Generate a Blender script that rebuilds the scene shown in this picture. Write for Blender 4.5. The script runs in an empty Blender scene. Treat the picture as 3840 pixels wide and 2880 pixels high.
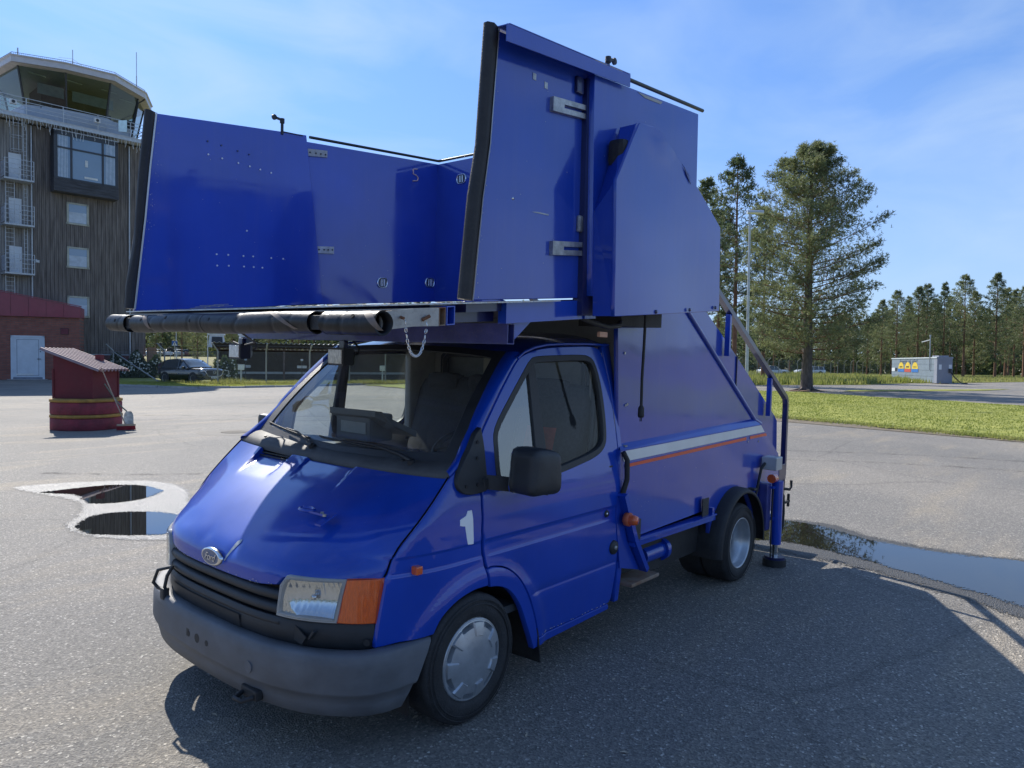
import bpy, bmesh, math, random
from mathutils import Vector, Matrix, noise
from mathutils.geometry import delaunay_2d_cdt
R = math.radians
PI = math.pi
random.seed(7)
scene = bpy.context.scene
COL = scene.collection

# ---------------------------------------------------------------- camera
def make_camera():
    yaw, pitch, roll = R(39.8), R(1.74), R(0.62)
    r = Vector((math.sin(yaw), -math.cos(yaw), 0)); fw = Vector((math.cos(yaw), math.sin(yaw), 0)); up = Vector((0, 0, 1))
    f2 = fw*math.cos(pitch) - up*math.sin(pitch); u2 = up*math.cos(pitch) + fw*math.sin(pitch)
    ex = r*math.cos(roll) + u2*math.sin(roll); ey = u2*math.cos(roll) - r*math.sin(roll)
    cam = bpy.data.cameras.new('camera'); o = bpy.data.objects.new('camera', cam); COL.objects.link(o)
    m = Matrix((ex, ey, -f2)).transposed().to_4x4(); m.translation = Vector((-2.55, -3.37, 1.74)); o.matrix_world = m
    cam.sensor_width = 36; cam.lens = 2770/3840*36; cam.clip_start = 0.05; cam.clip_end = 3000
    scene.camera = o
make_camera()
CAM = Vector((-2.55, -3.37, 1.74))

# ---------------------------------------------------------------- sky and sun
SUN_EL, SUN_AZ = R(41), math.atan2(0.295, 0.955)      # azimuth from +Y towards +X
def N(nt, t, **kw):
    n = nt.nodes.new(t)
    for k, v in kw.items():
        if k.startswith('i_'):
            key = k[2:]; n.inputs[int(key) if key.isdigit() else key.replace('_', ' ')].default_value = v
        else: setattr(n, k, v)
    return n
def ramp(nt, stops):
    n = nt.nodes.new('ShaderNodeValToRGB'); e = n.color_ramp.elements
    while len(e) < len(stops): e.new(0.5)
    for q, (p, c) in zip(e, stops):
        q.position = p; q.color = (*c, 1) if len(c) == 3 else c
    return n
w = bpy.data.worlds.new('World'); scene.world = w; w.use_nodes = True
nt = w.node_tree; nt.nodes.clear(); L = nt.links.new
sky = N(nt, 'ShaderNodeTexSky', sky_type='NISHITA', sun_disc=False, sun_elevation=SUN_EL, sun_rotation=SUN_AZ, altitude=50, air_density=1.0, dust_density=0.6, ozone_density=2.0)
tc = N(nt, 'ShaderNodeTexCoord')
mp = N(nt, 'ShaderNodeMapping'); mp.inputs['Scale'].default_value = (.9, 3.4, 7.5); mp.inputs['Rotation'].default_value = (R(14), R(-22), R(-12))
L(tc.outputs['Generated'], mp.inputs[0])
n1 = N(nt, 'ShaderNodeTexNoise', i_Scale=1.6, i_Detail=7.0, i_Roughness=0.52, i_Distortion=0.5)
L(mp.outputs[0], n1.inputs['Vector'])
n2 = N(nt, 'ShaderNodeTexNoise', i_Scale=1.1, i_Detail=2.0); L(tc.outputs['Generated'], n2.inputs['Vector'])
r1 = ramp(nt, [(0.38, (0, 0, 0)), (0.78, (1, 1, 1))]); L(n1.outputs[0], r1.inputs[0])
r2 = ramp(nt, [(0.34, (0, 0, 0)), (0.62, (1, 1, 1))]); L(n2.outputs[0], r2.inputs[0])
mu = N(nt, 'ShaderNodeMath', operation='MULTIPLY'); L(r1.outputs[0], mu.inputs[0]); L(r2.outputs[0], mu.inputs[1])
mu2 = N(nt, 'ShaderNodeMath', operation='MULTIPLY', i_1=0.62); L(mu.outputs[0], mu2.inputs[0])
mx = N(nt, 'ShaderNodeMixRGB', blend_type='MIX'); mx.inputs[2].default_value = (3.1, 3.9, 4.9, 1)
L(mu2.outputs[0], mx.inputs[0]); hs = N(nt, 'ShaderNodeHueSaturation', i_Saturation=1.05); L(sky.outputs[0], hs.inputs['Color']); tn = N(nt, 'ShaderNodeMixRGB', blend_type='MULTIPLY'); tn.inputs[0].default_value = 1; tn.inputs[2].default_value = (.86, .96, 1.06, 1); L(hs.outputs[0], tn.inputs[1]); kk = N(nt, 'ShaderNodeVectorMath', operation='ADD'); kk.inputs[1].default_value = (2.3, 6.0, 24.0); L(tn.outputs[0], kk.inputs[0])
dv = N(nt, 'ShaderNodeVectorMath', operation='DIVIDE'); L(tn.outputs[0], dv.inputs[0]); L(kk.outputs[0], dv.inputs[1])
ml = N(nt, 'ShaderNodeVectorMath', operation='MULTIPLY'); ml.inputs[1].default_value = (2.3, 6.0, 24.0); L(dv.outputs[0], ml.inputs[0]); sx = N(nt, 'ShaderNodeSeparateXYZ'); L(tc.outputs['Generated'], sx.inputs[0]); hz = N(nt, 'ShaderNodeMapRange'); hz.inputs[1].default_value = .42; hz.inputs[2].default_value = .0; hz.inputs[3].default_value = 0; hz.inputs[4].default_value = 1; L(sx.outputs[2], hz.inputs[0])
hp_ = N(nt, 'ShaderNodeMath', operation='POWER', i_1=2.0); L(hz.outputs[0], hp_.inputs[0]); hm = N(nt, 'ShaderNodeMath', operation='MULTIPLY', i_1=.80); L(hp_.outputs[0], hm.inputs[0])
hx_ = N(nt, 'ShaderNodeMixRGB'); hx_.inputs[2].default_value = (3.0, 3.75, 4.5, 1); L(hm.outputs[0], hx_.inputs[0]); L(ml.outputs[0], hx_.inputs[1]); L(hx_.outputs[0], mx.inputs[1])
bg = N(nt, 'ShaderNodeBackground', i_Strength=0.085); L(mx.outputs[0], bg.inputs[0])
wo = N(nt, 'ShaderNodeOutputWorld'); L(bg.outputs[0], wo.inputs[0])
sd = bpy.data.lights.new('sun', 'SUN'); sd.energy = 2.75; sd.angle = R(0.53); sd.color = (1.0, 0.945, 0.86)
so = bpy.data.objects.new('sun', sd); COL.objects.link(so)
SDIR = Vector((math.sin(SUN_AZ)*math.cos(SUN_EL), math.cos(SUN_AZ)*math.cos(SUN_EL), math.sin(SUN_EL)))
so.rotation_euler = SDIR.to_track_quat('Z', 'Y').to_euler()
scene.view_settings.view_transform = 'Standard'; scene.view_settings.look = 'None'
scene.view_settings.gamma = 1.0; scene.view_settings.use_curve_mapping = False
scene.view_settings.exposure = 1.30

# ---------------------------------------------------------------- materials
MATS = {}
def pm(name, col, rough=0.5, metal=0.0, coat=0.0, var=0.12, vscale=3.0, bump=0.0, bscale=60.0, col2=None, dirt=0.0, spec=0.5, big=0.0, bigscale=1.5, stretch=None, coat_rough=0.06, streak=0.0):
    """general painted / plastic / metal surface: large mottling, fine grain, optional waviness and wear"""
    if name in MATS: return MATS[name]
    m = bpy.data.materials.new(name); m.use_nodes = True; MATS[name] = m
    nt = m.node_tree; nt.nodes.clear(); L = nt.links.new
    out = N(nt, 'ShaderNodeOutputMaterial'); b = N(nt, 'ShaderNodeBsdfPrincipled'); L(b.outputs[0], out.inputs[0])
    tc = N(nt, 'ShaderNodeTexCoord'); vec = tc.outputs['Object']
    if stretch:
        mpn = N(nt, 'ShaderNodeMapping'); mpn.inputs['Scale'].default_value = stretch; L(vec, mpn.inputs[0]); vec = mpn.outputs[0]
    n = N(nt, 'ShaderNodeTexNoise', i_Scale=vscale, i_Detail=6.0, i_Roughness=0.6); L(vec, n.inputs['Vector'])
    c2 = col2 or tuple(min(1, c*(1+var*2.2)+0.002) for c in col)
    c1 = tuple(c*(1-var) for c in col)
    rp = ramp(nt, [(0.3, c1), (0.7, c2)]); L(n.outputs[0], rp.inputs[0]); colo = rp.outputs[0]
    if dirt > 0:
        d = N(nt, 'ShaderNodeTexNoise', i_Scale=vscale*7, i_Detail=8.0, i_Roughness=0.75); L(vec, d.inputs['Vector'])
        dr = ramp(nt, [(0.5, (0, 0, 0)), (0.72, (1, 1, 1))]); L(d.outputs[0], dr.inputs[0])
        dm = N(nt, 'ShaderNodeMath', operation='MULTIPLY', i_1=dirt); L(dr.outputs[0], dm.inputs[0])
        mx = N(nt, 'ShaderNodeMixRGB'); mx.inputs[2].default_value = (0.16, 0.14, 0.12, 1); L(dm.outputs[0], mx.inputs[0]); L(colo, mx.inputs[1]); colo = mx.outputs[0]
    if streak > 0:
        sm_ = N(nt, 'ShaderNodeMapping'); sm_.inputs['Scale'].default_value = (9, 9, .55); L(tc.outputs['Object'], sm_.inputs[0])
        sn = N(nt, 'ShaderNodeTexNoise', i_Scale=1.6, i_Detail=7.0, i_Roughness=.7); L(sm_.outputs[0], sn.inputs['Vector'])
        sr = ramp(nt, [(.50, (0, 0, 0)), (.78, (1, 1, 1))]); L(sn.outputs[0], sr.inputs[0]); sk = N(nt, 'ShaderNodeMath', operation='MULTIPLY', i_1=streak); L(sr.outputs[0], sk.inputs[0])
        mx = N(nt, 'ShaderNodeMixRGB'); mx.inputs[2].default_value = (.20, .20, .26, 1); L(sk.outputs[0], mx.inputs[0]); L(colo, mx.inputs[1]); colo = mx.outputs[0]
        cn = N(nt, 'ShaderNodeTexNoise', i_Scale=3.2, i_Detail=6.0, i_Roughness=.65); L(tc.outputs['Object'], cn.inputs['Vector']); cm = N(nt, 'ShaderNodeMapRange'); cm.inputs[1].default_value = .35; cm.inputs[2].default_value = .75; cm.inputs[3].default_value = coat_rough; cm.inputs[4].default_value = coat_rough+.14; L(cn.outputs[0], cm.inputs[0]); L(cm.outputs[0], b.inputs['Coat Roughness'])
    L(colo, b.inputs['Base Color'])
    rr = N(nt, 'ShaderNodeMapRange'); rr.inputs[3].default_value = max(0.02, rough*0.8); rr.inputs[4].default_value = min(1, rough*1.25); L(n.outputs[0], rr.inputs[0]); L(rr.outputs[0], b.inputs['Roughness'])
    b.inputs['Metallic'].default_value = metal; b.inputs['Specular IOR Level'].default_value = spec
    b.inputs['Coat IOR'].default_value = 1.6; b.inputs['Coat Weight'].default_value = coat
    if streak <= 0: b.inputs['Coat Roughness'].default_value = coat_rough
    last = None
    if bump > 0:
        bn = N(nt, 'ShaderNodeTexNoise', i_Scale=bscale, i_Detail=4.0); L(vec, bn.inputs['Vector'])
        bp = N(nt, 'ShaderNodeBump', i_Strength=bump, i_Distance=0.01); L(bn.outputs[0], bp.inputs['Height']); last = bp
    if big > 0:
        bn = N(nt, 'ShaderNodeTexNoise', i_Scale=bigscale, i_Detail=1.0); L(tc.outputs['Object'], bn.inputs['Vector'])
        bp2 = N(nt, 'ShaderNodeBump', i_Strength=1.0, i_Distance=big); L(bn.outputs[0], bp2.inputs['Height'])
        if last: L(last.outputs[0], bp2.inputs['Normal'])
        last = bp2
    if last:
        L(last.outputs[0], b.inputs['Normal'])
        if coat and big > 0:
            bp3 = N(nt, 'ShaderNodeBump', i_Strength=1.0, i_Distance=big); L(bn.outputs[0], bp3.inputs['Height']); L(bp3.outputs[0], b.inputs['Coat Normal'])
    return m
def glass(name, tint=(0.8, 0.86, 0.86), refl=1.0, rough=0.02, dust=0.0):
    if name in MATS: return MATS[name]
    m = bpy.data.materials.new(name); m.use_nodes = True; MATS[name] = m
    nt = m.node_tree; nt.nodes.clear(); L = nt.links.new
    out = N(nt, 'ShaderNodeOutputMaterial'); t = N(nt, 'ShaderNodeBsdfTransparent'); t.inputs[0].default_value = (*tint, 1)
    g = N(nt, 'ShaderNodeBsdfGlossy', i_Roughness=rough); ge = N(nt, 'ShaderNodeNewGeometry'); dp = N(nt, 'ShaderNodeVectorMath', operation='DOT_PRODUCT'); L(ge.outputs['Incoming'], dp.inputs[0]); L(ge.outputs['Normal'], dp.inputs[1])
    ab = N(nt, 'ShaderNodeMath', operation='ABSOLUTE'); L(dp.outputs['Value'], ab.inputs[0]); om = N(nt, 'ShaderNodeMath', operation='SUBTRACT', i_0=1.0); L(ab.outputs[0], om.inputs[1])
    pw = N(nt, 'ShaderNodeMath', operation='POWER', i_1=5.0); L(om.outputs[0], pw.inputs[0]); mm = N(nt, 'ShaderNodeMath', operation='MULTIPLY_ADD', i_1=.93, i_2=.055*refl); mm.use_clamp = True; L(pw.outputs[0], mm.inputs[0])
    mx = N(nt, 'ShaderNodeMixShader'); L(mm.outputs[0], mx.inputs[0]); L(t.outputs[0], mx.inputs[1]); L(g.outputs[0], mx.inputs[2])
    fin = mx
    if dust > 0:
        tc = N(nt, 'ShaderNodeTexCoord'); n = N(nt, 'ShaderNodeTexNoise', i_Scale=25.0, i_Detail=8.0, i_Roughness=0.7); L(tc.outputs['Object'], n.inputs['Vector'])
        rp = N(nt, 'ShaderNodeMapRange'); rp.inputs[1].default_value = 0.35; rp.inputs[2].default_value = 0.8; rp.inputs[3].default_value = dust*0.3; rp.inputs[4].default_value = dust; L(n.outputs[0], rp.inputs[0])
        df = N(nt, 'ShaderNodeBsdfDiffuse'); df.inputs[0].default_value = (0.45, 0.44, 0.4, 1)
        m2 = N(nt, 'ShaderNodeMixShader'); L(rp.outputs[0], m2.inputs[0]); L(mx.outputs[0], m2.inputs[1]); L(df.outputs[0], m2.inputs[2]); fin = m2
    L(fin.outputs[0], out.inputs[0])
    return m

# ---------------------------------------------------------------- mesh helpers
class MB:
    def __init__(s): s.v = []; s.f = []; s.sm = []
    def add(s, vs, fs, smooth=False):
        o = len(s.v); s.v += [tuple(v) for v in vs]; s.f += [tuple(i+o for i in f) for f in fs]; s.sm += [smooth]*len(fs); return s
    def box(s, x0, x1, y0, y1, z0, z1):
        if x0 > x1: x0, x1 = x1, x0
        if y0 > y1: y0, y1 = y1, y0
        if z0 > z1: z0, z1 = z1, z0
        return s.add([(x0,y0,z0),(x1,y0,z0),(x1,y1,z0),(x0,y1,z0),(x0,y0,z1),(x1,y0,z1),(x1,y1,z1),(x0,y1,z1)],
                     [(0,3,2,1),(4,5,6,7),(0,1,5,4),(1,2,6,5),(2,3,7,6),(3,0,4,7)])
    def bbox(s, x0, x1, y0, y1, z0, z1, b=0.01):
        """box with bevelled edges"""
        if x0 > x1: x0, x1 = x1, x0
        if y0 > y1: y0, y1 = y1, y0
        if z0 > z1: z0, z1 = z1, z0
        b = min(b, (x1-x0)*.45, (y1-y0)*.45, (z1-z0)*.45)
        bm = bmesh.new(); bmesh.ops.create_cube(bm, size=1)
        for v in bm.verts: v.co = Vector(((x0+x1)/2+v.co.x*(x1-x0), (y0+y1)/2+v.co.y*(y1-y0), (z0+z1)/2+v.co.z*(z1-z0)))
        bmesh.ops.bevel(bm, geom=bm.edges[:], offset=b, segments=2, affect='EDGES', profile=0.6)
        s.bm(bm); return s
    def bm(s, bm, smooth=False):
        bm.verts.index_update(); s.add([v.co[:] for v in bm.verts], [[v.index for v in f.verts] for f in bm.faces], smooth); bm.free()
    def obox(s, c, ax, ay, az):
        """oriented box: centre and three half axes"""
        c, ax, ay, az = map(Vector, (c, ax, ay, az)); P = [c+ax*i+ay*j+az*k for k in (-1,1) for j in (-1,1) for i in (-1,1)]
        return s.add(P, [(0,2,3,1),(4,5,7,6),(0,1,5,4),(1,3,7,5),(3,2,6,7),(2,0,4,6)])
    def bar(s, p, q, w, h, up=(0,0,1)):
        p, q, up = Vector(p), Vector(q), Vector(up); d = q-p
        if d.length < 1e-6: return s
        dn = d.normalized()
        if abs(dn.dot(up)) > .99: up = Vector((1,0,0))
        sx = dn.cross(up).normalized(); sz = sx.cross(dn)
        return s.obox((p+q)/2, d/2, sx*w/2, sz*h/2)
    def cyl(s, p, q, r, n=12, r2=None, cap=True, smooth=True):
        p, q = Vector(p), Vector(q); d = (q-p).normalized(); up = Vector((0,0,1)) if abs(d.z) < .9 else Vector((1,0,0))
        a = d.cross(up).normalized(); b = a.cross(d); r2 = r if r2 is None else r2
        V = [p+(a*math.cos(2*PI*i/n)+b*math.sin(2*PI*i/n))*r for i in range(n)]+[q+(a*math.cos(2*PI*i/n)+b*math.sin(2*PI*i/n))*r2 for i in range(n)]
        s.add(V, [(i,(i+1)%n,n+(i+1)%n,n+i) for i in range(n)], smooth)
        if cap: s.add(V[:n], [tuple(range(n))[::-1]]); s.add(V[n:], [tuple(range(n))])
        return s
    def tube(s, pts, r, n=8, cap=True):
        pts = [Vector(p) for p in pts]; V = []; prev = None
        for i, p in enumerate(pts):
            d = (pts[min(i+1, len(pts)-1)]-pts[max(i-1, 0)]).normalized()
            if prev is None: a = d.cross(Vector((0,0,1)) if abs(d.z) < .9 else Vector((1,0,0))).normalized()
            else: a = (prev - d*prev.dot(d)).normalized()
            prev = a; b = a.cross(d); rr = r[i] if isinstance(r, (list, tuple)) else r
            V += [p+(a*math.cos(2*PI*k/n)+b*math.sin(2*PI*k/n))*rr for k in range(n)]
        F = [(i*n+k, i*n+(k+1)%n, (i+1)*n+(k+1)%n, (i+1)*n+k) for i in range(len(pts)-1) for k in range(n)]
        s.add(V, F, True)
        if cap: s.add(V[:n], [tuple(range(n))[::-1]]); s.add(V[-n:], [tuple(range(n))])
        return s
    def lathe(s, prof, c, axis='y', n=32, smooth=True):
        """profile (radius, along axis)"""
        c = Vector(c); V = []
        for (r, h) in prof:
            for k in range(n):
                a = 2*PI*k/n; u, v_ = r*math.cos(a), r*math.sin(a)
                V.append(c+(Vector((u,h,v_)) if axis == 'y' else Vector((u,v_,h)) if axis == 'z' else Vector((h,u,v_))))
        m = len(prof); s.add(V, [(i*n+k, i*n+(k+1)%n, (i+1)*n+(k+1)%n, (i+1)*n+k) for i in range(m-1) for k in range(n)], smooth); return s
    def prism(s, poly, off):
        """polygon of 3D points extruded by a vector"""
        P = [Vector(p) for p in poly]; o = Vector(off); n = len(P)
        s.add(P+[p+o for p in P], [tuple(range(n))[::-1], tuple(range(n, 2*n))]+[(i,(i+1)%n,n+(i+1)%n,n+i) for i in range(n)]); return s
    def xz(s, poly, y0, y1): return s.prism([(x,y0,z) for x,z in poly], (0,y1-y0,0))
    def loft(s, curves, smooth=True, close=False):
        n = len(curves[0]); V = [p for c in curves for p in c]; m = len(curves)
        F = [(i*n+k, i*n+(k+1)%n, (i+1)*n+(k+1)%n, (i+1)*n+k) for i in range(m-1) for k in range(n if close else n-1)]
        s.add(V, F, smooth); return s
    def build(s, name, mat, parent=None, label=None, kind=None, fixn=True):
        me = bpy.data.meshes.new(name); me.from_pydata(s.v, [], s.f); me.polygons.foreach_set('use_smooth', s.sm)
        if fixn:
            bm = bmesh.new(); bm.from_mesh(me); bmesh.ops.recalc_face_normals(bm, faces=bm.faces); bm.to_mesh(me); bm.free()
        me.materials.append(mat); me.update()
        o = bpy.data.objects.new(name, me); COL.objects.link(o)
        if parent is not None: o.parent = parent
        if label: o['label'] = label
        if kind: o['kind'] = kind
        return o
def empty(name, label, cat, loc=(0,0,0), rz=0.0, group=None):
    o = bpy.data.objects.new(name, None); COL.objects.link(o); o.location = loc; o.rotation_euler = (0,0,rz); o.empty_display_size = .2
    o['label'] = label; o['category'] = cat
    if group: o['group'] = group
    return o
def tag(o, label, cat, group=None, kind=None):
    if label: o['label'] = label
    if cat: o['category'] = cat
    if group: o['group'] = group
    if kind: o['kind'] = kind
    return o
def copy_tree(o, parent=None):
    c = o.copy(); COL.objects.link(c); c.parent = parent
    for ch in list(o.children): copy_tree(ch, c)
    return c
def pip(x, y, poly):
    c = False; j = len(poly)-1
    for i in range(len(poly)):
        xi, yi = poly[i]; xj, yj = poly[j]
        if (yi > y) != (yj > y) and x < (xj-xi)*(y-yi)/(yj-yi)+xi: c = not c
        j = i
    return c
def densify(poly, sp):
    o = []
    for i, a in enumerate(poly):
        b = poly[(i+1) % len(poly)]; d = math.dist(a, b); k = max(1, int(d/sp+.5))
        for q in range(k): o.append((a[0]+(b[0]-a[0])*q/k, a[1]+(b[1]-a[1])*q/k))
    return o
def smooth_poly(poly, k=3):
    """closed Catmull-Rom through the points"""
    n = len(poly); o = []
    for i in range(n):
        p0, p1, p2, p3 = poly[i-1], poly[i], poly[(i+1)%n], poly[(i+2)%n]
        for q in range(k):
            t = q/k; o.append(tuple(0.5*((2*p1[a])+(-p0[a]+p2[a])*t+(2*p0[a]-5*p1[a]+4*p2[a]-p3[a])*t*t+(-p0[a]+3*p1[a]-3*p2[a]+p3[a])*t**3) for a in (0,1)))
    return o
def off(poly, d):
    n = len(poly); area = sum(poly[i][0]*poly[(i+1)%n][1]-poly[(i+1)%n][0]*poly[i][1] for i in range(n)); sg = 1 if area > 0 else -1; o = []
    for i in range(n):
        a, b = poly[i-1], poly[(i+1)%n]; t = Vector((b[0]-a[0], b[1]-a[1])).normalized(); o.append((poly[i][0]+t.y*sg*d, poly[i][1]-t.x*sg*d))
    return o
def panel(mb, poly, fn, sp=0.05, holes=(), rim=0.02, inward=None, xs=(), zs=(), gap=0.0):
    """a sheet cut to a 2D outline and laid on the surface fn(a, b) -> 3D, with a rolled edge going inward"""
    if gap: poly = off(poly, -gap)
    loops = [densify(poly, sp)]+[densify(h, sp) for h in holes]
    pts = []; edges = []
    for lp in loops:
        o = len(pts); pts += lp; edges += [(o+i, o+(i+1) % len(lp)) for i in range(len(lp))]
    nb = len(pts); x0 = min(p[0] for p in poly); x1 = max(p[0] for p in poly); y0 = min(p[1] for p in poly); y1 = max(p[1] for p in poly)
    gx = sorted([x0+sp*(i+.5) for i in range(int((x1-x0)/sp)+1)]+list(xs)); gy = sorted([y0+sp*(i+.5) for i in range(int((y1-y0)/sp)+1)]+list(zs))
    B = pts[:]
    for a in gx:
        for b in gy:
            if pip(a, b, poly) and not any(pip(a, b, h) for h in holes) and all((a-p[0])**2+(b-p[1])**2 > (sp*.3)**2 for p in B): pts.append((a, b))
    V, E, F, *_ = delaunay_2d_cdt([Vector(p) for p in pts], edges, [], 0, 1e-5)
    F = [f for f in F if (lambda c: pip(c[0], c[1], poly) and not any(pip(c[0], c[1], h) for h in holes))((sum(V[i][0] for i in f)/3, sum(V[i][1] for i in f)/3))]
    def fat(f):
        a, b, c = (V[i] for i in f); ar = abs((b[0]-a[0])*(c[1]-a[1])-(c[0]-a[0])*(b[1]-a[1])); return ar/max(math.dist(a, b), math.dist(b, c), math.dist(c, a)) > 4e-4
    F = [f for f in F if fat(f)]
    P = [Vector(fn(v[0], v[1])) for v in V]
    # orientation
    mb.add(P, F, True)
    if rim:
        for li, lp in enumerate(loops):
            n = len(lp); area = sum(lp[i][0]*lp[(i+1)%n][1]-lp[(i+1)%n][0]*lp[i][1] for i in range(n)); sg = 1 if area > 0 else -1
            if li > 0: sg = -sg
            rings = [[], [], []]
            for i in range(n):
                a, b = lp[i-1], lp[(i+1) % n]; t = Vector((b[0]-a[0], b[1]-a[1])); t = t.normalized() if t.length > 0 else Vector((1, 0))
                nn = Vector((t.y, -t.x))*sg; p = Vector(fn(*lp[i])); q = Vector(fn(lp[i][0]+nn.x*.003, lp[i][1]+nn.y*.003))
                iv = Vector(inward(lp[i][0], lp[i][1]) if callable(inward) else inward)
                rings[0].append(p); rings[1].append(q+iv*.002); rings[2].append(q+iv*rim)
            mb.loft(rings, True, True)
    return mb
# ================================================================ the stairs truck (its own frame: x to the rear, y to the far side)
BLUE = pm('blue_paint', (0.004, 0.050, 0.410), 0.42, 0.0, spec=.12, coat=0.95, var=0.10, vscale=2.0, bump=0.02, bscale=220, col2=(0.007, 0.062, 0.47), big=0.0015, bigscale=3.5, coat_rough=0.02, streak=0.025)
BLUEP = pm('blue_sheet_paint', (0.008, 0.048, 0.390), 0.40, 0.0, spec=.25, coat=1.0, var=0.12, vscale=1.3, bump=0.03, bscale=120, col2=(0.014, 0.062, 0.45), big=0.007, bigscale=1.7, coat_rough=0.035, streak=0.07)
BLUEW = pm('worn_blue_paint', (0.025, 0.035, 0.20), 0.5, 0.0, coat=0.3, var=0.2, vscale=9, bump=0.15, bscale=90, col2=(0.06, 0.07, 0.27), dirt=0.3)
BLUED = pm('dark_blue_paint', (0.006, 0.010, 0.07), 0.35, 0.0, coat=0.5, var=0.15, vscale=5, bump=0.05)
BLKP = pm('black_plastic', (0.022, 0.024, 0.027), 0.48, var=0.15, vscale=12, bump=0.25, bscale=500)
COWLM = pm('weathered_black_plastic', (0.060, 0.060, 0.060), 0.6, var=0.25, vscale=6, bump=0.25, bscale=500, dirt=0.15)
BUMPM = pm('grey_bumper_plastic', (0.110, 0.115, 0.125), 0.55, var=0.15, vscale=5, bump=0.25, bscale=400, dirt=0.25, stretch=(1, 1, 1.6))
RUB = pm('black_rubber', (0.018, 0.018, 0.019), 0.62, var=0.3, vscale=8, bump=0.2, bscale=150, dirt=0.12)
TYRE = pm('tyre_rubber', (0.020, 0.020, 0.021), 0.72, var=0.3, vscale=14, bump=0.25, bscale=120, dirt=0.25)
SILV = pm('silver_paint', (0.42, 0.44, 0.46), 0.33, metal=0.55, coat=0.4, var=0.1, vscale=8, bump=0.03, dirt=0.15)
STEEL = pm('weathered_steel', (0.38, 0.38, 0.37), 0.42, metal=0.8, var=0.25, vscale=18, bump=0.15, bscale=120, dirt=0.5)
CHR = pm('chrome', (0.7, 0.71, 0.72), 0.14, metal=1.0, var=0.05)
RUST = pm('rusty_painted_steel', (0.42, 0.36, 0.28), 0.65, var=0.3, vscale=9, bump=0.2, col2=(0.20, 0.09, 0.04))
GREYST = pm('pale_grey_steel', (0.40, 0.39, 0.37), 0.5, metal=0.3, var=0.15, vscale=9, bump=0.1, col2=(0.46, 0.44, 0.40), dirt=0.5)
AMB = pm('amber_lens', (.85,.11,.003), 0.12, coat=1.0, var=0.15, vscale=30, bump=0.5, bscale=160, stretch=(1, 8, 1))
RED = pm('orange_red_tape', (0.80, 0.085, 0.025), 0.42, coat=0.3, var=0.1, vscale=6)
WHT = pm('white_tape', (0.74, 0.74, 0.70), 0.38, coat=0.3, var=0.06, vscale=4)
GLS = glass('window_glass', (0.86, 0.90, 0.89), .65, 0.012, dust=0.012)
WSG = glass('windscreen_glass', (0.82, 0.87, 0.86), 1.9, 0.02, dust=0.15)
TRIM = pm('beige_cab_trim', (0.46, 0.43, 0.39), 0.6, var=0.1, vscale=5, bump=0.1)
DASHM = pm('grey_dashboard', (0.07, 0.075, 0.08), 0.6, var=0.12, vscale=5, bump=0.2, bscale=400)
SEATM = pm('dark_seat_cloth', (.034,.033,.037), 0.9, var=0.25, vscale=60, bump=0.3, bscale=300)
SEATR = pm('red_seat_cloth', (.30,.050,.035), 0.9, var=0.3, vscale=14, bump=0.3, bscale=300)

root = empty('passenger_stairs_truck', 'blue airport stairs truck with number 1 on its fender and raised platform over the cab', 'stairs truck')
rho = R(1.35); PIV = Vector((0, -.97, 0)); RM = Matrix.Rotation(rho, 3, 'X'); root.rotation_euler = (rho, 0, 0); root.location = PIV-RM@PIV
T = root

def sstep(a, b, x):
    t = min(1, max(0, (x-a)/(b-a))); return t*t*(3-2*t)
def SW(x, z):
    w_ = .955
    if z < .7: w_ -= .025*((.7-z)/.45)**2
    if z > .98: w_ -= .155*((z-.98)/.85)**1.1
    if x < -.05: w_ -= .10*((-.05-x)/.45)**2
    return w_
SHUT = [(-.50, .70), (-.434, .787), (-.419, .81), (-.389, .883), (-.336, .951), (-.241, 1.045), (-.089, 1.192), (.143, 1.42)]
def ztop(x):
    for (a, b), (c, d) in zip(SHUT, SHUT[1:]):
        if x <= c: return b+(d-b)*(x-a)/(c-a)
    return 9
def side_y(x, z):
    y = SW(x, z)
    if -.43 < x < 1.40: y -= .006*(sstep(.778, .788, z)*(1-sstep(.856, .864, z)))*sstep(-.43, -.40, x)
    if x > .52: y -= .005*math.exp(-((z-.507)/.009)**2)
    r = math.hypot(x-.12, z-.17)
    if z > .1: y += .017*(1-sstep(.49, .575, r))+.006*math.exp(-((r-.535)/.03)**2)
    if x < .1 and z > .6:
        d = ztop(x)-z
        if d < .05: y -= .014*(1-max(0, d)/.05)**2
    if z > 1.0 and x > 1.15: y -= 0.0
    return y
near = lambda x, z: (x, -side_y(x, z), z)
far = lambda x, z: (x, side_y(x, z), z)
FENDER = [(-.089,1.192),(-.241,1.045),(-.336,.951),(-.389,.883),(-.419,.81),(-.434,.787),(-.462,.60),(-.474,.475),(-.361,.479),(-.208,.484),(-.199,.49),(-.157,.555),(-.076,.607),(.024,.632),(.10,.636),(.155,.632),(.137,.713),(.122,.781),(.107,.914),(.109,1.031),(.114,1.105),(.137,1.283),(.137,1.337)]
DOOR = [(.121,1.105),(.144,1.283),(.144,1.341),(.162,1.385),(.209,1.441),(.346,1.590),(.49,1.731),(.56,1.774),(.661,1.801),(.762,1.817),(.912,1.828),(1.189,1.838),(1.29,1.83),(1.345,1.79),(1.385,1.618),(1.395,1.356),(1.394,1.171),(1.385,.876),(1.383,.714),(1.375,.432),(1.353,.271),(1.325,.245),(.60,.240),(.545,.377),(.468,.520),(.380,.630),(.289,.694),(.191,.720),(.146,.718),(.133,.781),(.116,.914),(.117,1.031)]
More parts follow.
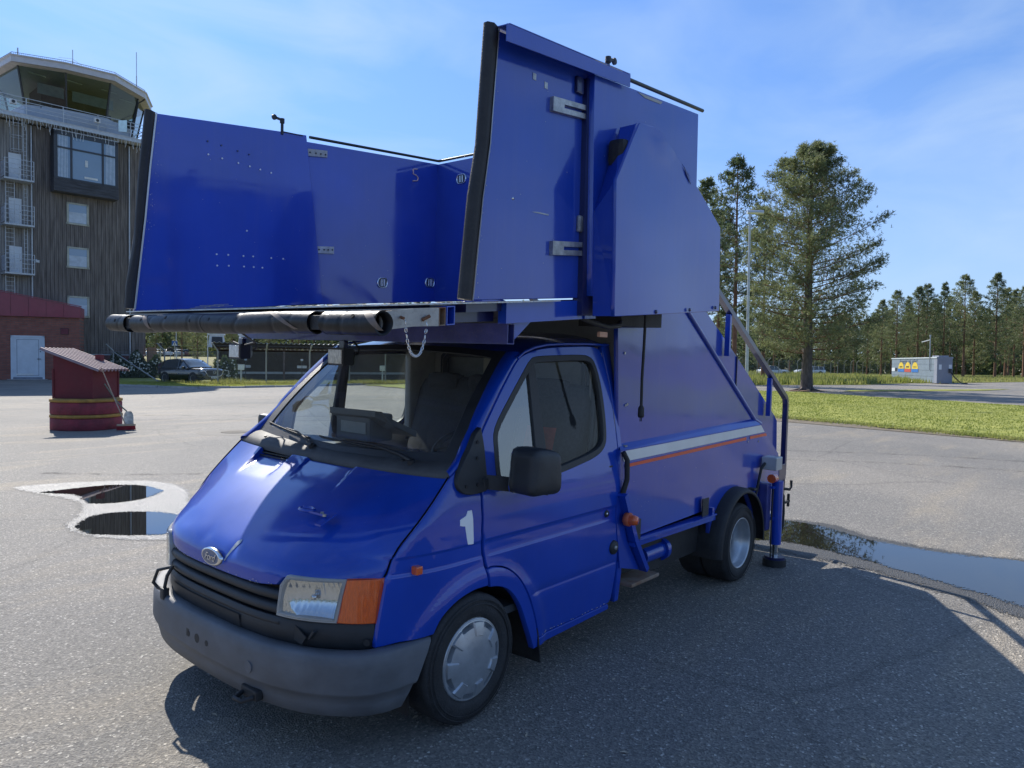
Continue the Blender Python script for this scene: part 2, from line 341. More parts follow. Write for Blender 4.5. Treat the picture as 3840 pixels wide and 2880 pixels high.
WIN = [(.268,1.398),(.397,1.533),(.569,1.695),(.615,1.734),(.677,1.758),(.9,1.768),(1.09,1.773),(1.20,1.763),(1.255,1.709),(1.285,1.547),(1.278,1.329),(1.242,1.236),(1.139,1.188),(.97,1.158),(.764,1.130),(.585,1.115),(.27,1.125),(.245,1.15),(.247,1.30)]
FLARE = [(.146,.718),(.191,.720),(.289,.694),(.380,.630),(.468,.520),(.545,.377),(.60,.240),(1.325,.245),(1.335,.205),(.568,.186),(.523,.268),(.473,.358),(.413,.465),(.336,.555),(.257,.604),(.160,.628)]
def rnd_run(P, i0, i1, k=4):
    """round the run of points i0..i1 with a curve through them"""
    Q = P[:i0]
    for i in range(i0, i1):
        p0, p1, p2, p3 = P[max(i-1, i0)], P[i], P[i+1], P[min(i+2, i1)]
        for q in range(k): t = q/k; Q.append(tuple(.5*((2*p1[a])+(-p0[a]+p2[a])*t+(2*p0[a]-5*p1[a]+4*p2[a]-p3[a])*t*t+(-p0[a]+3*p1[a]-3*p2[a]+p3[a])*t**3) for a in (0, 1)))
    return Q+P[i1:]
FENDER = rnd_run(FENDER, 10, 15); FENDER = rnd_run(FENDER, 0, 5, 3)
DOOR = rnd_run(DOOR, 22, 28); DOOR = rnd_run(DOOR, 0, 20, 3)
FLARE = rnd_run(FLARE, 9, 15); FLARE = rnd_run(FLARE, 0, 6)
WIN = smooth_poly(WIN, 3)
inn = lambda s: (0, s, 0)
ZS = (.776,.783,.790,.855,.860,.866,.500,.507,.514)
for sgn, fn in ((1, near), (-1, far)):
    fb = MB(); panel(fb, FENDER, fn, .019, gap=.0074, rim=.02, inward=inn(sgn), zs=ZS[:6]); fender = fb.build('fender', BLUE, T)
    fb = MB(); panel(fb, FLARE, fn, .022, gap=.005, rim=.035, inward=inn(sgn)); fb.build('wheel_arch', BLUE, T)
    db = MB(); panel(db, DOOR, fn, .032, gap=.0074, holes=[WIN], rim=.03, inward=inn(sgn), zs=ZS, xs=(.53,)); door = db.build('door', BLUE, T)
    # inner skin with trim, below the glass and round it
    ib = MB(); panel(ib, off(DOOR, -.03), lambda x, z: (x, -sgn*(side_y(x, z)-.055), z), .12, holes=[off(WIN, .012)], rim=.012, inward=inn(-sgn)); ib.build('door_trim', TRIM, door)
    # black rubber frame and two panes
    wb = MB(); panel(wb, off(WIN, .006), lambda x, z: (x, -sgn*(side_y(x, z)+.002), z), .05, holes=[off(WIN, -.024)], rim=.03, inward=inn(sgn)); wb.build('window_seal', BLKP, door)
    div = [(.600,1.75),(.650,1.755),(.672,1.10),(.575,1.10)]; div = [(.598,1.742),(.652,1.752),(.672,1.13),(.575,1.12)]
    vb = MB(); panel(vb, div, lambda x, z: (x, -sgn*(SW(x, z)-.002), z), .08, rim=.025, inward=inn(sgn)); vb.build('window_divider', BLKP, door)
    gp = off(WIN, -.014); q = [p for p in gp if p[0] < .62]; r_ = [p for p in gp if p[0] > .60]
    g1 = MB(); panel(g1, [(.268,1.376),(.397,1.512),(.560,1.668),(.61,1.715),(.63,1.14),(.585,1.13),(.27,1.14),(.258,1.17)], lambda x, z: (x, -sgn*(SW(x, z)-.014), z), .1, rim=0); g1.build('quarter_pane', glass('quarter_glass', (0.70, 0.78, 0.80), 5.0, .012, dust=.01), door, fixn=False)
    g2 = MB(); panel(g2, [(.65,1.742),(.69,1.745),(1.09,1.760),(1.19,1.75),(1.242,1.70),(1.27,1.547),(1.262,1.329),(1.228,1.246),(1.13,1.202),(.97,1.172),(.764,1.144),(.66,1.134)], lambda x, z: (x, -sgn*(SW(x, z)-.020), z), .1, rim=0); g2.build('window_pane', GLS, door, fixn=False)
    if sgn == 1:
        h = MB(); h.bbox(1.262, 1.334, -.925, -.905, .97, 1.125, .008); h.build('door_handle', BLKP, door)
        h = MB(); h.bbox(1.272, 1.318, -.937, -.924, .985, 1.112, .006); h.build('handle_grip', BLKP, door)
        k = MB(); k.lathe([(0, -.957), (.020, -.957), (.022, -.95), (.022, -.93)], (1.237, 0, .825), 'y', 20); k.build('lock', BLKP, door)
        k = MB(); k.lathe([(0, -.960), (.009, -.960), (.009, -.955)], (1.237, 0, .825), 'y', 12); k.build('key_slot', CHR, door)
        k = MB(); k.lathe([(0, -.972), (.030, -.972), (.034, -.967), (.040, -.967), (.044, -.955), (.044, -.94)], (1.322, 0, .605), 'y', 28); k.build('fuel_cap', BLKP, T)
        k = MB(); k.lathe([(0, -.977), (.013, -.977), (.014, -.970)], (1.322, 0, .605), 'y', 16); k.build('cap_lock', STEEL, T)
        # the white number 1
        one = [(-.047,.990),(-.047,.966),(-.012,.958),(.010,.867),(.047,.862),(.034,1.024),(.008,1.024),(-.005,1.003)]
        nb = MB(); panel(nb, one, lambda x, z: (x, -(side_y(x, z)+.0025), z), .02, rim=.002, inward=inn(1)); nb.build('number_one', pm('white_vinyl', (.93,.93,.93), .4, var=.04), fender)
        ib = MB(); ib.bbox(-.314, -.276, -.95, -.905, .782, .820, .006); o_ = ib.build('side_repeater', AMB, fender)
        # little blue cross sticker in the quarter window
        sb = MB(); sb.add([(.405,-.905,1.175),(.47,-.905,1.175),(.47,-.895,1.275),(.405,-.895,1.275)], [(0,1,2,3)]); s_ = sb.build('window_sticker', pm('sticker_blue', (.02,.16,.55), .4), door)
        sb = MB()
        for a, b, c, d in ((.432,.440,1.215,1.262), (.418,.456,1.234,1.243)): sb.add([(a,-.907,c),(b,-.907,c),(b,-.904,d),(a,-.904,d)], [(0,1,2,3)])
        sb.add([(.408,-.9075,1.178),(.467,-.9075,1.178),(.467,-.9065,1.20),(.408,-.9065,1.20)], [(0,1,2,3)])
        sb.build('sticker_cross', pm('sticker_white', (.7,.72,.75), .4), s_)

for sgn in (-1, 1):
    ub = MB(); panel(ub, [(-.40,.50),(-.38,.84),(-.05,1.17),(.14,1.30),(.20,1.10),(.20,.66),(.0,.60),(-.20,.46)], lambda x, z: (x, sgn*(SW(x, z)-.045), z), .08, rim=0); ub.build('inner_wing', BLKP, T)
# ---- hood
HA = [0, .20, .38, .56, .70, .78, .85]
HXC = [-.125, -.28, -.45, -.60, -.712, -.750, -.752]; HZC = [1.172, 1.100, 1.012, .918, .835, .772, .706]
HXE = [-.089, -.241, -.336, -.389, -.425, -.434, -.437]; HZE = [1.190, 1.043, .949, .881, .815, .790, .784]
def cr(xs, ys, x):
    if xs[0]-.2 < x < xs[0]: return ys[0]+(cr(xs, ys, xs[0]+.01)-ys[0])*(x-xs[0])/.01
    x = min(max(x, xs[0]), xs[-1]); i = max(k for k in range(len(xs)) if xs[k] <= x); i = min(i, len(xs)-2)
    h = xs[i+1]-xs[i]; t = (x-xs[i])/h
    m0 = (ys[i+1]-ys[i-1])/(xs[i+1]-xs[i-1]) if i > 0 else (ys[1]-ys[0])/h
    m1 = (ys[i+2]-ys[i])/(xs[i+2]-xs[i]) if i+2 < len(xs) else (ys[-1]-ys[-2])/(xs[-1]-xs[-2])
    return (2*t**3-3*t*t+1)*ys[i]+(t**3-2*t*t+t)*h*m0+(-2*t**3+3*t*t)*ys[i+1]+(t**3-t*t)*h*m1
def F(y):
    t = abs(y)/.86; return -.757+.03*t**2+.285*t**4.2
_HT = {}
def hs_(ys, key, a):
    if (key, round(a, 5)) in _HT: return _HT[(key, round(a, 5))]
    w_ = .075*(1-sstep(.58, .72, a)); v = sum(cr(HA, ys, a+w_*k/6) for k in range(-6, 7))/13 if w_ > 0 else cr(HA, ys, a)
    _HT[(key, round(a, 5))] = v; return v
def hood(a, y):
    xe, ze = cr(HA, HXE, a), cr(HA, HZE, a); ye = side_y(xe, ze-.002)+.002
    t = min(1, abs(y)/.90); yy = y*ye/.90
    g = (.03*t*t+.285*t**4.2)/.315; xc, zc = hs_(HXC, 0, a), hs_(HZC, 1, a)
    x = xc+(xe-xc)*g; z = zc+(ze-zc)*t**3
    # the two scoops in front of the cowl grilles
    for lo, hi in ((.30, .62), (-.27, .14)):
        sh = .29*max(0, a); f_ = sstep(lo-sh-.002, lo-sh+.012, -yy*-1)*(1-sstep(hi-sh-.012, hi-sh+.002, yy))
        if a < .30: z -= (.036 if lo > 0 else .014)*max(0, 1-a/.27)*f_
    # dents along the leading edge
    if a > .4: z -= .006*math.exp(-((yy-.45)/.10)**2-((a-.66)/.05)**2)+.010*math.exp(-((yy+.13)/.03)**2-((a-.72)/.05)**2)+.006*math.exp(-((yy-.16)/.05)**2-((a-.70)/.05)**2)
    return (x, yy, z)
hp = [(0,-.90),(0,.90),(.84,.90),(.825,.80),(.800,.70),(.785,.60),(.795,.535),(.84,.50),(.85,.40),(.85,-.40),(.84,-.50),(.795,-.535),(.785,-.60),(.800,-.70),(.825,-.80),(.84,-.90)]
hb = MB(); panel(hb, hp, hood, .019, gap=.0072, rim=.02, inward=lambda a, y: (.3, 0, -.95) if a < .5 else (.9, 0, -.2), xs=(.005,), zs=tuple(v+d for v in (.28,.60,-.29,.12) for d in (-.02,-.008,.004))); hoodo = hb.build('hood', pm('worn_bonnet_paint', (0.006, 0.052, 0.400), 0.45, 0.0, spec=.15, coat=0.85, var=.14, vscale=3.0, bump=.02, bscale=160, col2=(.012,.070,.47), big=.0015, bigscale=3.0, coat_rough=.03, streak=.05), T)
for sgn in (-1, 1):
    g = MB(); Q = rnd_run([(x, z) for x, z in SHUT[1:7]], 0, 5, 3); g.tube([(x, sgn*(side_y(x, z-.001)-.0005), z) for x, z in Q], .0042, 6); g.build('bonnet_gap_shade_strip', pm('gap_shade_black', (.004,.004,.005), .9, spec=.05), T)  # black tube laid on the shut line to stand in for the gap's shade
# cowl and its grilles
def wbot(b): return (-.045+.061*b*b, .845*b, 1.222+.036*b*b)
def wtop(b): return (.470+.050*b*b, .705*b, 1.798-.022*b*b)
def wsc(a, b):
    p, q = Vector(wbot(b)), Vector(wtop(b)); c = p.lerp(q, a); c += Vector((-.55, 0, .55))*.045*(4*a*(1-a))*(1-.3*b*b); return tuple(c)
cv = []
for k in range(4):
    row = []
    for i in range(37):
        b = -1+2*i/36; h0 = Vector(hood(0, .90*b)); w0 = Vector(wbot(b*.985)); 
        zf = h0.z+.004
        if any(lo < h0.y < hi for lo, hi in ((.30,.62),(-.27,.14))): zf = 1.172+.02*abs(b)+.004
        h0 = Vector((h0.x+.002, h0.y, zf)); p = h0.lerp(w0, k/3); p.z += .010*math.sin(PI*k/3); row.append(tuple(p))
    cv.append(row)
front = [(p[0]+.004, p[1], p[2]-.03) for p in cv[0]]
cb = MB(); cb.loft([front]+cv, True); cowl = cb.build('cowl_panel', COWLM, T)
for lo, hi in ((.30, .62), (-.27, .14)):
    g = MB(); g.box(-.155, -.085, lo+.004, hi-.004, 1.115, 1.128); g.build('vent_tray', BLKP, cowl)
    for k in range(4):
        s = MB(); z = 1.132+k*.013; x = -.150+k*.020; s.box(x, x+.012, lo+.01, hi-.01, z, z+.007); s.build('vent_slat', BLKP, cowl)
for x, y in ((-.03,.80),(-.045,.70),(-.05,-.55),(-.05,-.62),(-.035,-.80)):
    s = MB(); s.cyl((x, y, 1.205), (x-.004, y, 1.232), .010, 12); s.build('cowl_plug', BLKP, cowl)
# windscreen, its black edge, pillars
gl = MB(); gl.loft([[wsc(a/12, b/10) for b in range(-10, 11)] for a in range(13)], True); ws = gl.build('windscreen', WSG, T, fixn=False)
sb = MB(); rim_out = [(0,-1),(0,1),(1,1),(1,-1)]
wmap = lambda a, b: tuple(Vector(wsc(a/.75, b/.80))+Vector((-.6, 0, .6))*.005)
seal = [(-.022,-.815),(-.022,.815),(.765,.815),(.765,-.815)]; hole = smooth_poly([(.035,-.70),(.028,-.4),(.022,0),(.028,.4),(.035,.70),(.075,.745),(.4,.752),(.66,.75),(.705,.70),(.715,.4),(.72,0),(.715,-.4),(.705,-.70),(.66,-.75),(.4,-.752),(.075,-.745)], 2)
def wclamp(a, b):
    A, Bv = a/.75, b/.80; p = Vector(wsc(min(1, max(0, A)), min(1, max(-1, Bv)))); e = Vector((.5, 0, .55))*((A-min(1, max(0, A)))*.8); e.y = (Bv-min(1, max(-1, Bv)))*.8; return tuple(p+e+Vector((-.004, 0, .005)))
panel(sb, seal, wclamp, .06, holes=[hole], rim=.012, inward=(.5, 0, -.5)); sb.build('windscreen_seal', BLKP, T)
SEAM = [(-.089,1.195),(.03,1.268),(.137,1.345),(.156,1.388),(.204,1.446),(.275,1.522),(.343,1.596),(.415,1.668),(.487,1.738),(.556,1.781)]
def seam_at(s):
    d = [0]
    for p, q in zip(SEAM, SEAM[1:]): d.append(d[-1]+math.dist(p, q))
    t = s*d[-1]; i = max(k for k in range(len(d)) if d[k] <= t+1e-9); i = min(i, len(SEAM)-2); f = (t-d[i])/(d[i+1]-d[i]); return (SEAM[i][0]+(SEAM[i+1][0]-SEAM[i][0])*f, SEAM[i][1]+(SEAM[i+1][1]-SEAM[i][1])*f)
for sgn in (-1, 1):
    rows = []
    for k in range(6):
        row = []
        for i in range(17):
            s = i/16; x, z = seam_at(s); q = Vector((x, sgn*SW(x, z), z)); p = Vector(wsc(max(0, (s-.06)/.94), sgn)) if s > .0 else Vector(wbot(sgn))+Vector((-.03,0,-.03)); p += Vector((-.002, 0, .002))
            if s == 0: p = Vector((-.06, sgn*.86, 1.21))
            t = k/5; c = p.lerp(q, t)+Vector((-.014, sgn*.012, .012))*math.sin(PI*t); row.append(tuple(c))
        rows.append(row)
    last = [(p[0]+.012, p[1]-sgn*.03, p[2]-.012) for p in rows[-1]]
    pb = MB(); pb.loft(rows+[last], True); pb.build('windscreen_pillar', BLUE, T)
    ip = MB(); ip.loft([[tuple(Vector(p)+Vector((.02, -sgn*.02, -.02))) for p in rows[0]], [tuple(Vector(p)+Vector((.03, -sgn*.03, -.03))) for p in rows[3]]], True); ip.build('pillar_trim', DASHM, T)
# roof
rs = []
for k in range(12):
    f_ = k/11; row = []
    for i in range(-10, 11):
        t = i/10; xf = .470+.050*t*t+.04*t**10; zf = 1.800-.020*t*t; ye = .805
        x = xf+(1.425-xf)*f_; zc = 1.800+.125*(1-(1-f_)**1.8); ze = 1.780+.052*min(1, f_*2.2); z = zc+(ze-zc)*abs(t)**4.0
        row.append((x, ye*t if abs(t) < 1 else math.copysign(SW(x, ze), t), z))
    rs.append(row)
rb = MB(); rb.loft(rs, True); rb.build('roof', BLUE, T)
rb = MB(); rb.loft([[(p[0], p[1]*.97, p[2]-.03) for p in row] for row in rs[::2]], True); rb.build('headlining', TRIM, T)
for sgn in (-1, 1):
    g = MB(); g.tube([(x, sgn*(SW(x, z)+.010), z) for x, z in ((.50,1.757),(.56,1.789),(.66,1.817),(.78,1.834),(.95,1.843),(1.2,1.848),(1.42,1.847))], .008, 6); g.build('rain_gutter', BLUE, T)
    g = MB(); panel(g, [(1.398,.24),(1.44,.24),(1.44,1.845),(1.355,1.835),(1.392,1.618),(1.402,1.356),(1.402,1.17),(1.392,.876)], near if sgn < 0 else far, .06, rim=.03, inward=(0, -sgn, 0)); g.build('rear_pillar', BLUE, T)
    g = MB(); g.bbox(1.31 if sgn < 0 else 1.16, 1.42, sgn*.74, sgn*.80, 1.15, 1.80, .02); g.build('inner_pillar_trim', TRIM, T)
    g = MB(); g.tube([(1.30, sgn*.79, 1.66), (1.28, sgn*.80, 1.4), (1.22, sgn*.82, 1.1)], .020, 6); g.build('seat_belt', BLKP, T)
# bulkhead with rear window
bk = MB(); panel(bk, [(-.93,.3),(.93,.3),(.93,1.0),(.88,1.4),(.79,1.83),(0,1.90),(-.79,1.83),(-.88,1.4),(-.93,1.0)], lambda y, z: (1.425, y, z), .2, holes=[smooth_poly([(-.66,1.40),(-.66,1.72),(-.62,1.765),(.60,1.765),(.645,1.72),(.645,1.40),(.60,1.36),(-.62,1.36)], 1)], rim=.03, inward=(-1,0,0)); bkh = bk.build('cab_bulkhead', TRIM, T)
fr = MB(); hole_ = [(-.62,1.395),(-.62,1.72),(-.59,1.74),(.57,1.74),(.60,1.72),(.60,1.395)]
panel(fr, [(-.68,1.35),(-.68,1.74),(-.63,1.785),(.62,1.785),(.665,1.74),(.665,1.35)], lambda y, z: (1.40, y, z), .2, holes=[hole_], rim=.02, inward=(1,0,0)); fr.build('rear_window_seal', BLKP, bkh)
fr = MB(); fr.box(1.395, 1.405, -.06, -.03, 1.38, 1.76); fr.build('rear_window_bar', BLKP, bkh)
# interior
d = MB(); d.loft([[(x, y, z-.02*abs(y)) for y in (-.86,-.6,-.3,0,.3,.6,.86)] for x, z in ((-.02,1.205),(.12,1.225),(.26,1.235),(.36,1.20),(.42,1.12),(.43,.98),(.40,.75))], True); dash = d.build('dashboard', DASHM, T)
d = MB(); d.bbox(.20, .38, .02, .34, 1.235, 1.40, .02); d.add([(.17,.36,1.42),(.17,-.12,1.43),(.24,-.16,1.33),(.42,-.14,1.28),(.42,.38,1.30)], [(0,1,2,3,4)]); d.prism([(.17,.36,1.425),(.17,-.06,1.43),(.40,-.16,1.31),(.40,.38,1.31)], (0,0,-.035)); bx = d.build('radio_box', pm('grey_box', (.16,.165,.17), .5), dash)
d = MB(); d.box(.193, .199, .05, .28, 1.285, 1.35); d.build('box_screen', pm('pale_panel', (.38,.38,.37), .5), dash)
d = MB(); d.add([(.0,-.50,1.262),(.12,-.46,1.262),(.14,-.53,1.262),(.02,-.57,1.262)], [(0,1,2,3)]); d.build('plastic_card_sleeve', pm('clear_card', (.12,.13,.14), .15, coat=1), dash)
d = MB(); d.box(-.05, 1.42, -.90, .90, .42, .46); d.build('cab_floor', DASHM, T)
sw = MB(); cst = Vector((.46, -.50, 1.265)); ax = Vector((-.45, 0, .89)); u_ = Vector((0,1,0)); v_ = ax.cross(u_)
sw.tube([cst+(u_*math.cos(2*PI*k/28)+v_*math.sin(2*PI*k/28))*.19 for k in range(29)], .016, 8, cap=False); sw.cyl(cst-ax*.10, cst+ax*.01, .045, 14)
for k in range(3): sw.bar(cst, cst+(u_*math.cos(2*PI*k/3+.5)+v_*math.sin(2*PI*k/3+.5))*.185, .035, .012)
sw.build('steering_wheel', BLKP, T)
def seat(y0, y1, heads, m2):
    s = MB(); s.bbox(.55, 1.12, y0, y1, .78, .93, .05); s.bbox(.60, 1.05, y0+.03, y1-.03, .46, .80, .02)
    st = s.build('seat', SEATM, T)
    b = MB(); prof = []
    for k in range(9):
        z = .90+k*.085; xx = 1.06+.19*(k/8); row = []
        for i in range(9):
            t = i/8; y = y0+(y1-y0)*t; e = (abs(2*t-1))**4; row.append((xx+.02*e-.055*(1-e), y*(1 if k < 7 else 1)+(-1 if t > .5 else 1)*(.03 if k == 8 else 0)*abs(2*t-1), z+(-.012*e if k == 8 else 0)))
        prof.append(row)
    back = [[(p[0]+.12, p[1], p[2]) for p in r] for r in prof]
    b.loft(prof, True); b.loft(back, True); b.loft([prof[-1], [(p[0]+.05, p[1], p[2]+.02) for p in prof[-1]], back[-1]], True); b.loft([[r[0] for r in prof], [r[0] for r in back]]); b.loft([[r[-1] for r in prof], [r[-1] for r in back]])
    b.build('backrest', SEATM, st)
    c = MB(); c.loft([[(p[0]-.006, y0+(y1-y0)*(.08+.84*i/8), p[2]) for i, p in enumerate(r)] for r in prof[0:6]], True); c.build('seat_insert', m2, st)
    for h in heads: c = MB(); c.bbox(1.16, 1.27, h-.15, h+.15, 1.50, 1.625, .045); c.build('headrest', SEATM, st)
seat(-.76, -.28, (-.50,), SEATR); seat(-.16, .72, (.02, .42), SEATM)
# far and near mirrors
mb = MB(); mp_ = smooth_poly([(.184,1.318),(.30,1.322),(.396,1.300),(.420,1.265),(.430,1.14),(.405,1.095),(.29,1.098),(.164,1.112),(.166,1.22)], 3)
cx_, cz_ = .305, 1.205; n_ = [(cx_+(x-cx_)*.92, z) for x, z in densify(mp_, .02)]
mb.loft([[(cx_+(x-cx_)*k+dx, y, cz_+(z-cz_)*k) for x, z in n_] for k, y, dx in ((1.0,-1.06,.02),(1.0,-1.14,.012),(.995,-1.17,.006),(.97,-1.19,.003),(.90,-1.203,0),(.70,-1.213,0),(.35,-1.217,0),(.01,-1.218,0))], True, True); mir = mb.build('door_mirror', BLKP, T)
m2 = MB(); m2.prism([(x+.02, -1.06, z) for x, z in mp_], (0, .005, 0)); m2.build('mirror_glass', CHR, mir)
m2 = MB(); m2.prism([(.125,-.91,1.185),(.40,-1.10,1.150),(.40,-1.10,1.075),(.125,-.91,1.115)], (0, -.03, 0)); m2.bbox(.11, .15, -.955, -.90, 1.11, 1.17, .006); m2.build('mirror_arm', BLKP, mir)
mq = MB(); sail = [(.137,1.41),(.142,1.20),(.145,1.125),(.10,1.108),(.02,1.106),(-.03,1.118),(-.062,1.15),(-.055,1.195),(-.01,1.255),(.05,1.32)]
panel(mq, smooth_poly(sail, 2), lambda x, z: (x, -(SW(x, z)+.022), z), .04, rim=.03, inward=(0,1,0)); mq.build('mirror_base', BLKP, mir)
for x, z in ((.10,1.345),(.085,1.27),(-.01,1.145),(.07,1.145)): s = MB(); s.cyl((x, -SW(x, z)-.020, z), (x, -SW(x, z)-.027, z), .009, 10); s.build('screw', RUB, mir)
m3 = MB(); m3.bbox(.13, .20, .98, 1.10, 1.16, 1.33, .03); m3.bbox(.12, .16, .90, 1.0, 1.19, 1.22, .01); m3.build('far_door_mirror', BLKP, T)
# wipers
def onws(a, y, o=.014): p = Vector(wsc(a, y/.845)); return p+Vector((-.62, 0, .78))*o
for (px, py, pz), yt, ym in (((-.060,.20,1.205), .80, .40), ((-.055,-.62,1.213), .20, -.30)):
    a = MB(); a.cyl((px,py,pz-.01),(px-.008,py,pz+.026),.019,14); m_ = onws(.045, ym, .030); a.tube([(px-.006,py,pz+.022), Vector((px+.012, py+(ym-py)*.35, pz+.042)), m_, onws(.055, ym+(yt-ym)*.35, .024)], [.013,.009,.006,.0045], 8); w_ = a.build('wiper', RUB, T)
    b = MB(); y0 = ym-.12; b.tube([onws(.040+.03*k/8, y0+(yt-y0)*k/8, .008) for k in range(9)], .0050, 6)
    b.build('wiper_blade', RUB, w_)
# hood eye bracket
e_ = MB(); c0 = Vector((-.50,-.385,1.015)); 
e_.tube([c0+Vector((.028*math.cos(2*PI*k/20), .045*math.sin(2*PI*k/20), .004)) for k in range(21)], .008, 6, cap=False); e_.obox(c0+Vector((.0,-.10,-.004)), (.018,0,-.006), (0,.065,0), (0,0,.005)); e_.obox(c0+Vector((-.012,-.165,-.014)), (.045,0,.02), (0,.022,0), (0,0,.004)); eb = e_.build('bonnet_eye_bracket', BLUE, T)
for dy, dx in ((-.12,.0),(-.165,-.02)): s = MB(); s.cyl(c0+Vector((dx,dy,0)), c0+Vector((dx,dy,.010)), .009, 10); s.build('bolt', STEEL, eb)
# emblem
def onfront(y, z, o): return (F(y)+o+(.78-z)*-.02, y, z)
em = MB(); em.loft([[Vector(onfront(.00+a*.078*math.cos(t), .768+a*.036*math.sin(t), o)) for t in [2*PI*k/36 for k in range(36)]] for a, o in ((1.18,.0),(1.16,-.012),(1.0,-.017),(.94,-.016))], True, True); emb = em.build('maker_emblem_rim', CHR, hoodo)
em = MB(); V = [Vector(onfront(0, .768, -.0172))]+[Vector(onfront(.95*.078*math.cos(2*PI*k/36), .768+.95*.036*math.sin(2*PI*k/36), -.0165)) for k in range(36)]; em.add(V, [(0, 1+k, 1+(k+1)%36) for k in range(36)]); em.build('maker_emblem_field', pm('emblem_blue', (.012,.06,.16), .25, coat=1), hoodo)
def text(s, size, mat, parent, name, mtx, ext=.001, shear=0, sp=1.0):
    c = bpy.data.curves.new(name, 'FONT'); c.body = s; c.size = size; c.extrude = ext; c.align_x = 'CENTER'; c.align_y = 'CENTER'; c.shear = shear; c.space_character = sp; c.resolution_u = 3
    t = bpy.data.objects.new(name+'_tmp', c); COL.objects.link(t); dg = bpy.context.evaluated_depsgraph_get(); dg.update(); me = bpy.data.meshes.new_from_object(t.evaluated_get(dg)); bpy.data.objects.remove(t)
    me.transform(mtx); me.materials.clear(); me.materials.append(mat); o = bpy.data.objects.new(name, me); COL.objects.link(o)
    if parent: o.parent = parent
    return o
def frame(o, xa, ya): xa, ya = Vector(xa).normalized(), Vector(ya).normalized(); m = Matrix((xa, ya, xa.cross(ya))).transposed().to_4x4(); m.translation = Vector(o); return m
text('Ford', .052, CHR, hoodo, 'emblem_script', frame(onfront(0, .768, -.0195), (0,-1,0), (0,0,1)), shear=.45, sp=.9)
# bare metal scrape beside the emblem
sc = MB(); sc.loft([[Vector(hood(a, y))+Vector((-.0025,0,.0015)) for y in (yc-wd, yc, yc+wd)] for a, yc, wd in ((.66,-.135,.004),(.675,-.13,.016),(.69,-.125,.012),(.72,-.118,.007),(.76,-.11,.006),(.79,-.10,.004))], True); sc.build('bare_metal_scrape', STEEL, hoodo)
# ---- front face
def fr_sheet(mb, y0, y1, zs, off_, n=24):
    mb.loft([[(F(y0+(y1-y0)*i/n)+o, y0+(y1-y0)*i/n, z) for i in range(n+1)] for z, o in zip(zs, off_)], True); return mb
g = MB(); fr_sheet(g, -.535, .535, (.70,.58,.50), (.045,.050,.045)); gr = g.build('grille', BLKP, T)
for z0, h in ((.678,.052),(.617,.052),(.560,.044)):
    s = MB(); fr_sheet(s, -.50, .505, (z0+h*.5, z0+h*.42, z0+h*.1, z0-h*.25, z0-h*.45, z0-h*.5), (.030,.008,-.002,.004,.022,.045)); s.build('grille_slat', BLKP, gr)
s = MB(); fr_sheet(s, -.845, .845, (.585,.575,.50,.46,.38), (.012,.002,.004,.02,.05), 40); val = s.build('front_valance', BLKP, T)
s = MB(); fr_sheet(s, -.24, .47, (.545,.50,.45), (-.006,.002,.012)); s.build('lower_grille_panel', BLKP, T)
for y, z in ((-.83,.50),): s = MB(); s.cyl((F(y)-.004,y,z),(F(y)-.012,y-.004,z),.016,14); s.build('valance_bolt', RUB, val)
s = MB(); s.prism([(F(-.62)-.012,-.58,.565),(F(-.62)-.012,-.66,.53),(F(-.62)-.012,-.63,.49),(F(-.62)-.012,-.57,.50)], (-.006,0,0)); s.bar((F(-.66)-.02,-.66,.52),(F(-.68)-.03,-.69,.56),.02,.01); s.build('torn_bracket', BLKP, val)
LENS = pm('headlamp_glass', (.62,.65,.68), .07, metal=.95, coat=1.0, var=.04, vscale=3, bump=.10, bscale=18, stretch=(1,5,1))
for sgn in (-1, 1):
    def fm(y, z, o=0): return (F(y)+o-(.0 if abs(y) < .6 else 0), y, z)
    hl = [(.505,.600),(.520,.720),(.555,.785),(.775,.779),(.745,.592)] ; hl = [(.497,.600),(.515,.735),(.550,.782),(.770,.779),(.742,.590)]
    pl = [(sgn*y, z) for y, z in hl]
    m = MB(); panel(m, pl, lambda y, z: fm(y, z, -.010), .03, holes=[off(pl, -.013)], rim=.05, inward=(1,0,0)); hd = m.build('headlight', pm('headlight_surround', (.33,.34,.34), .35, coat=.6), T)
    m = MB(); panel(m, off(pl, -.014), lambda y, z: fm(y, z, .006+.050*max(0, 1-((abs(y)-.66)/.13)**2-((z-.70)/.11)**2)+.0022*math.sin(abs(y)*300)), .006, rim=0); m.build('reflector', LENS, hd)
    m = MB(); panel(m, off(pl, -.012), lambda y, z: fm(y, z, -.014-.006*(1-((abs(y)-.63)/.13)**2)), .03, rim=.006, inward=(1,0,0)); m.build('lens', glass('headlamp_cover', (.90,.92,.92), 1.4, .02, dust=.02), hd, fixn=False)
    m = MB(); m.lathe([(0,-.004),(.011,-.003),(.013,.01)], (F(.64)+.018, sgn*.64, .69), 'x', 14); m.build('bulb_cap', CHR, hd)
    il = [(sgn*y, z) for y, z in ((.774,.782),(.868,.780),(.858,.583),(.746,.590))]
    m = MB(); panel(m, il, lambda y, z: (F(y)-.010, y, z), .03, rim=.06, inward=(1,0,0)); io = m.build('indicator', pm('dark_orange_surround', (.45,.035,.008), .3, coat=.8), T); m = MB(); panel(m, off(il, -.008), lambda y, z: (F(y)-.014-.010*(1-((abs(y)-.81)/.06)**2)-.0015*math.sin(abs(y)*420), y, z), .005, rim=.004, inward=(1,0,0)); m.build('lens', AMB, io)
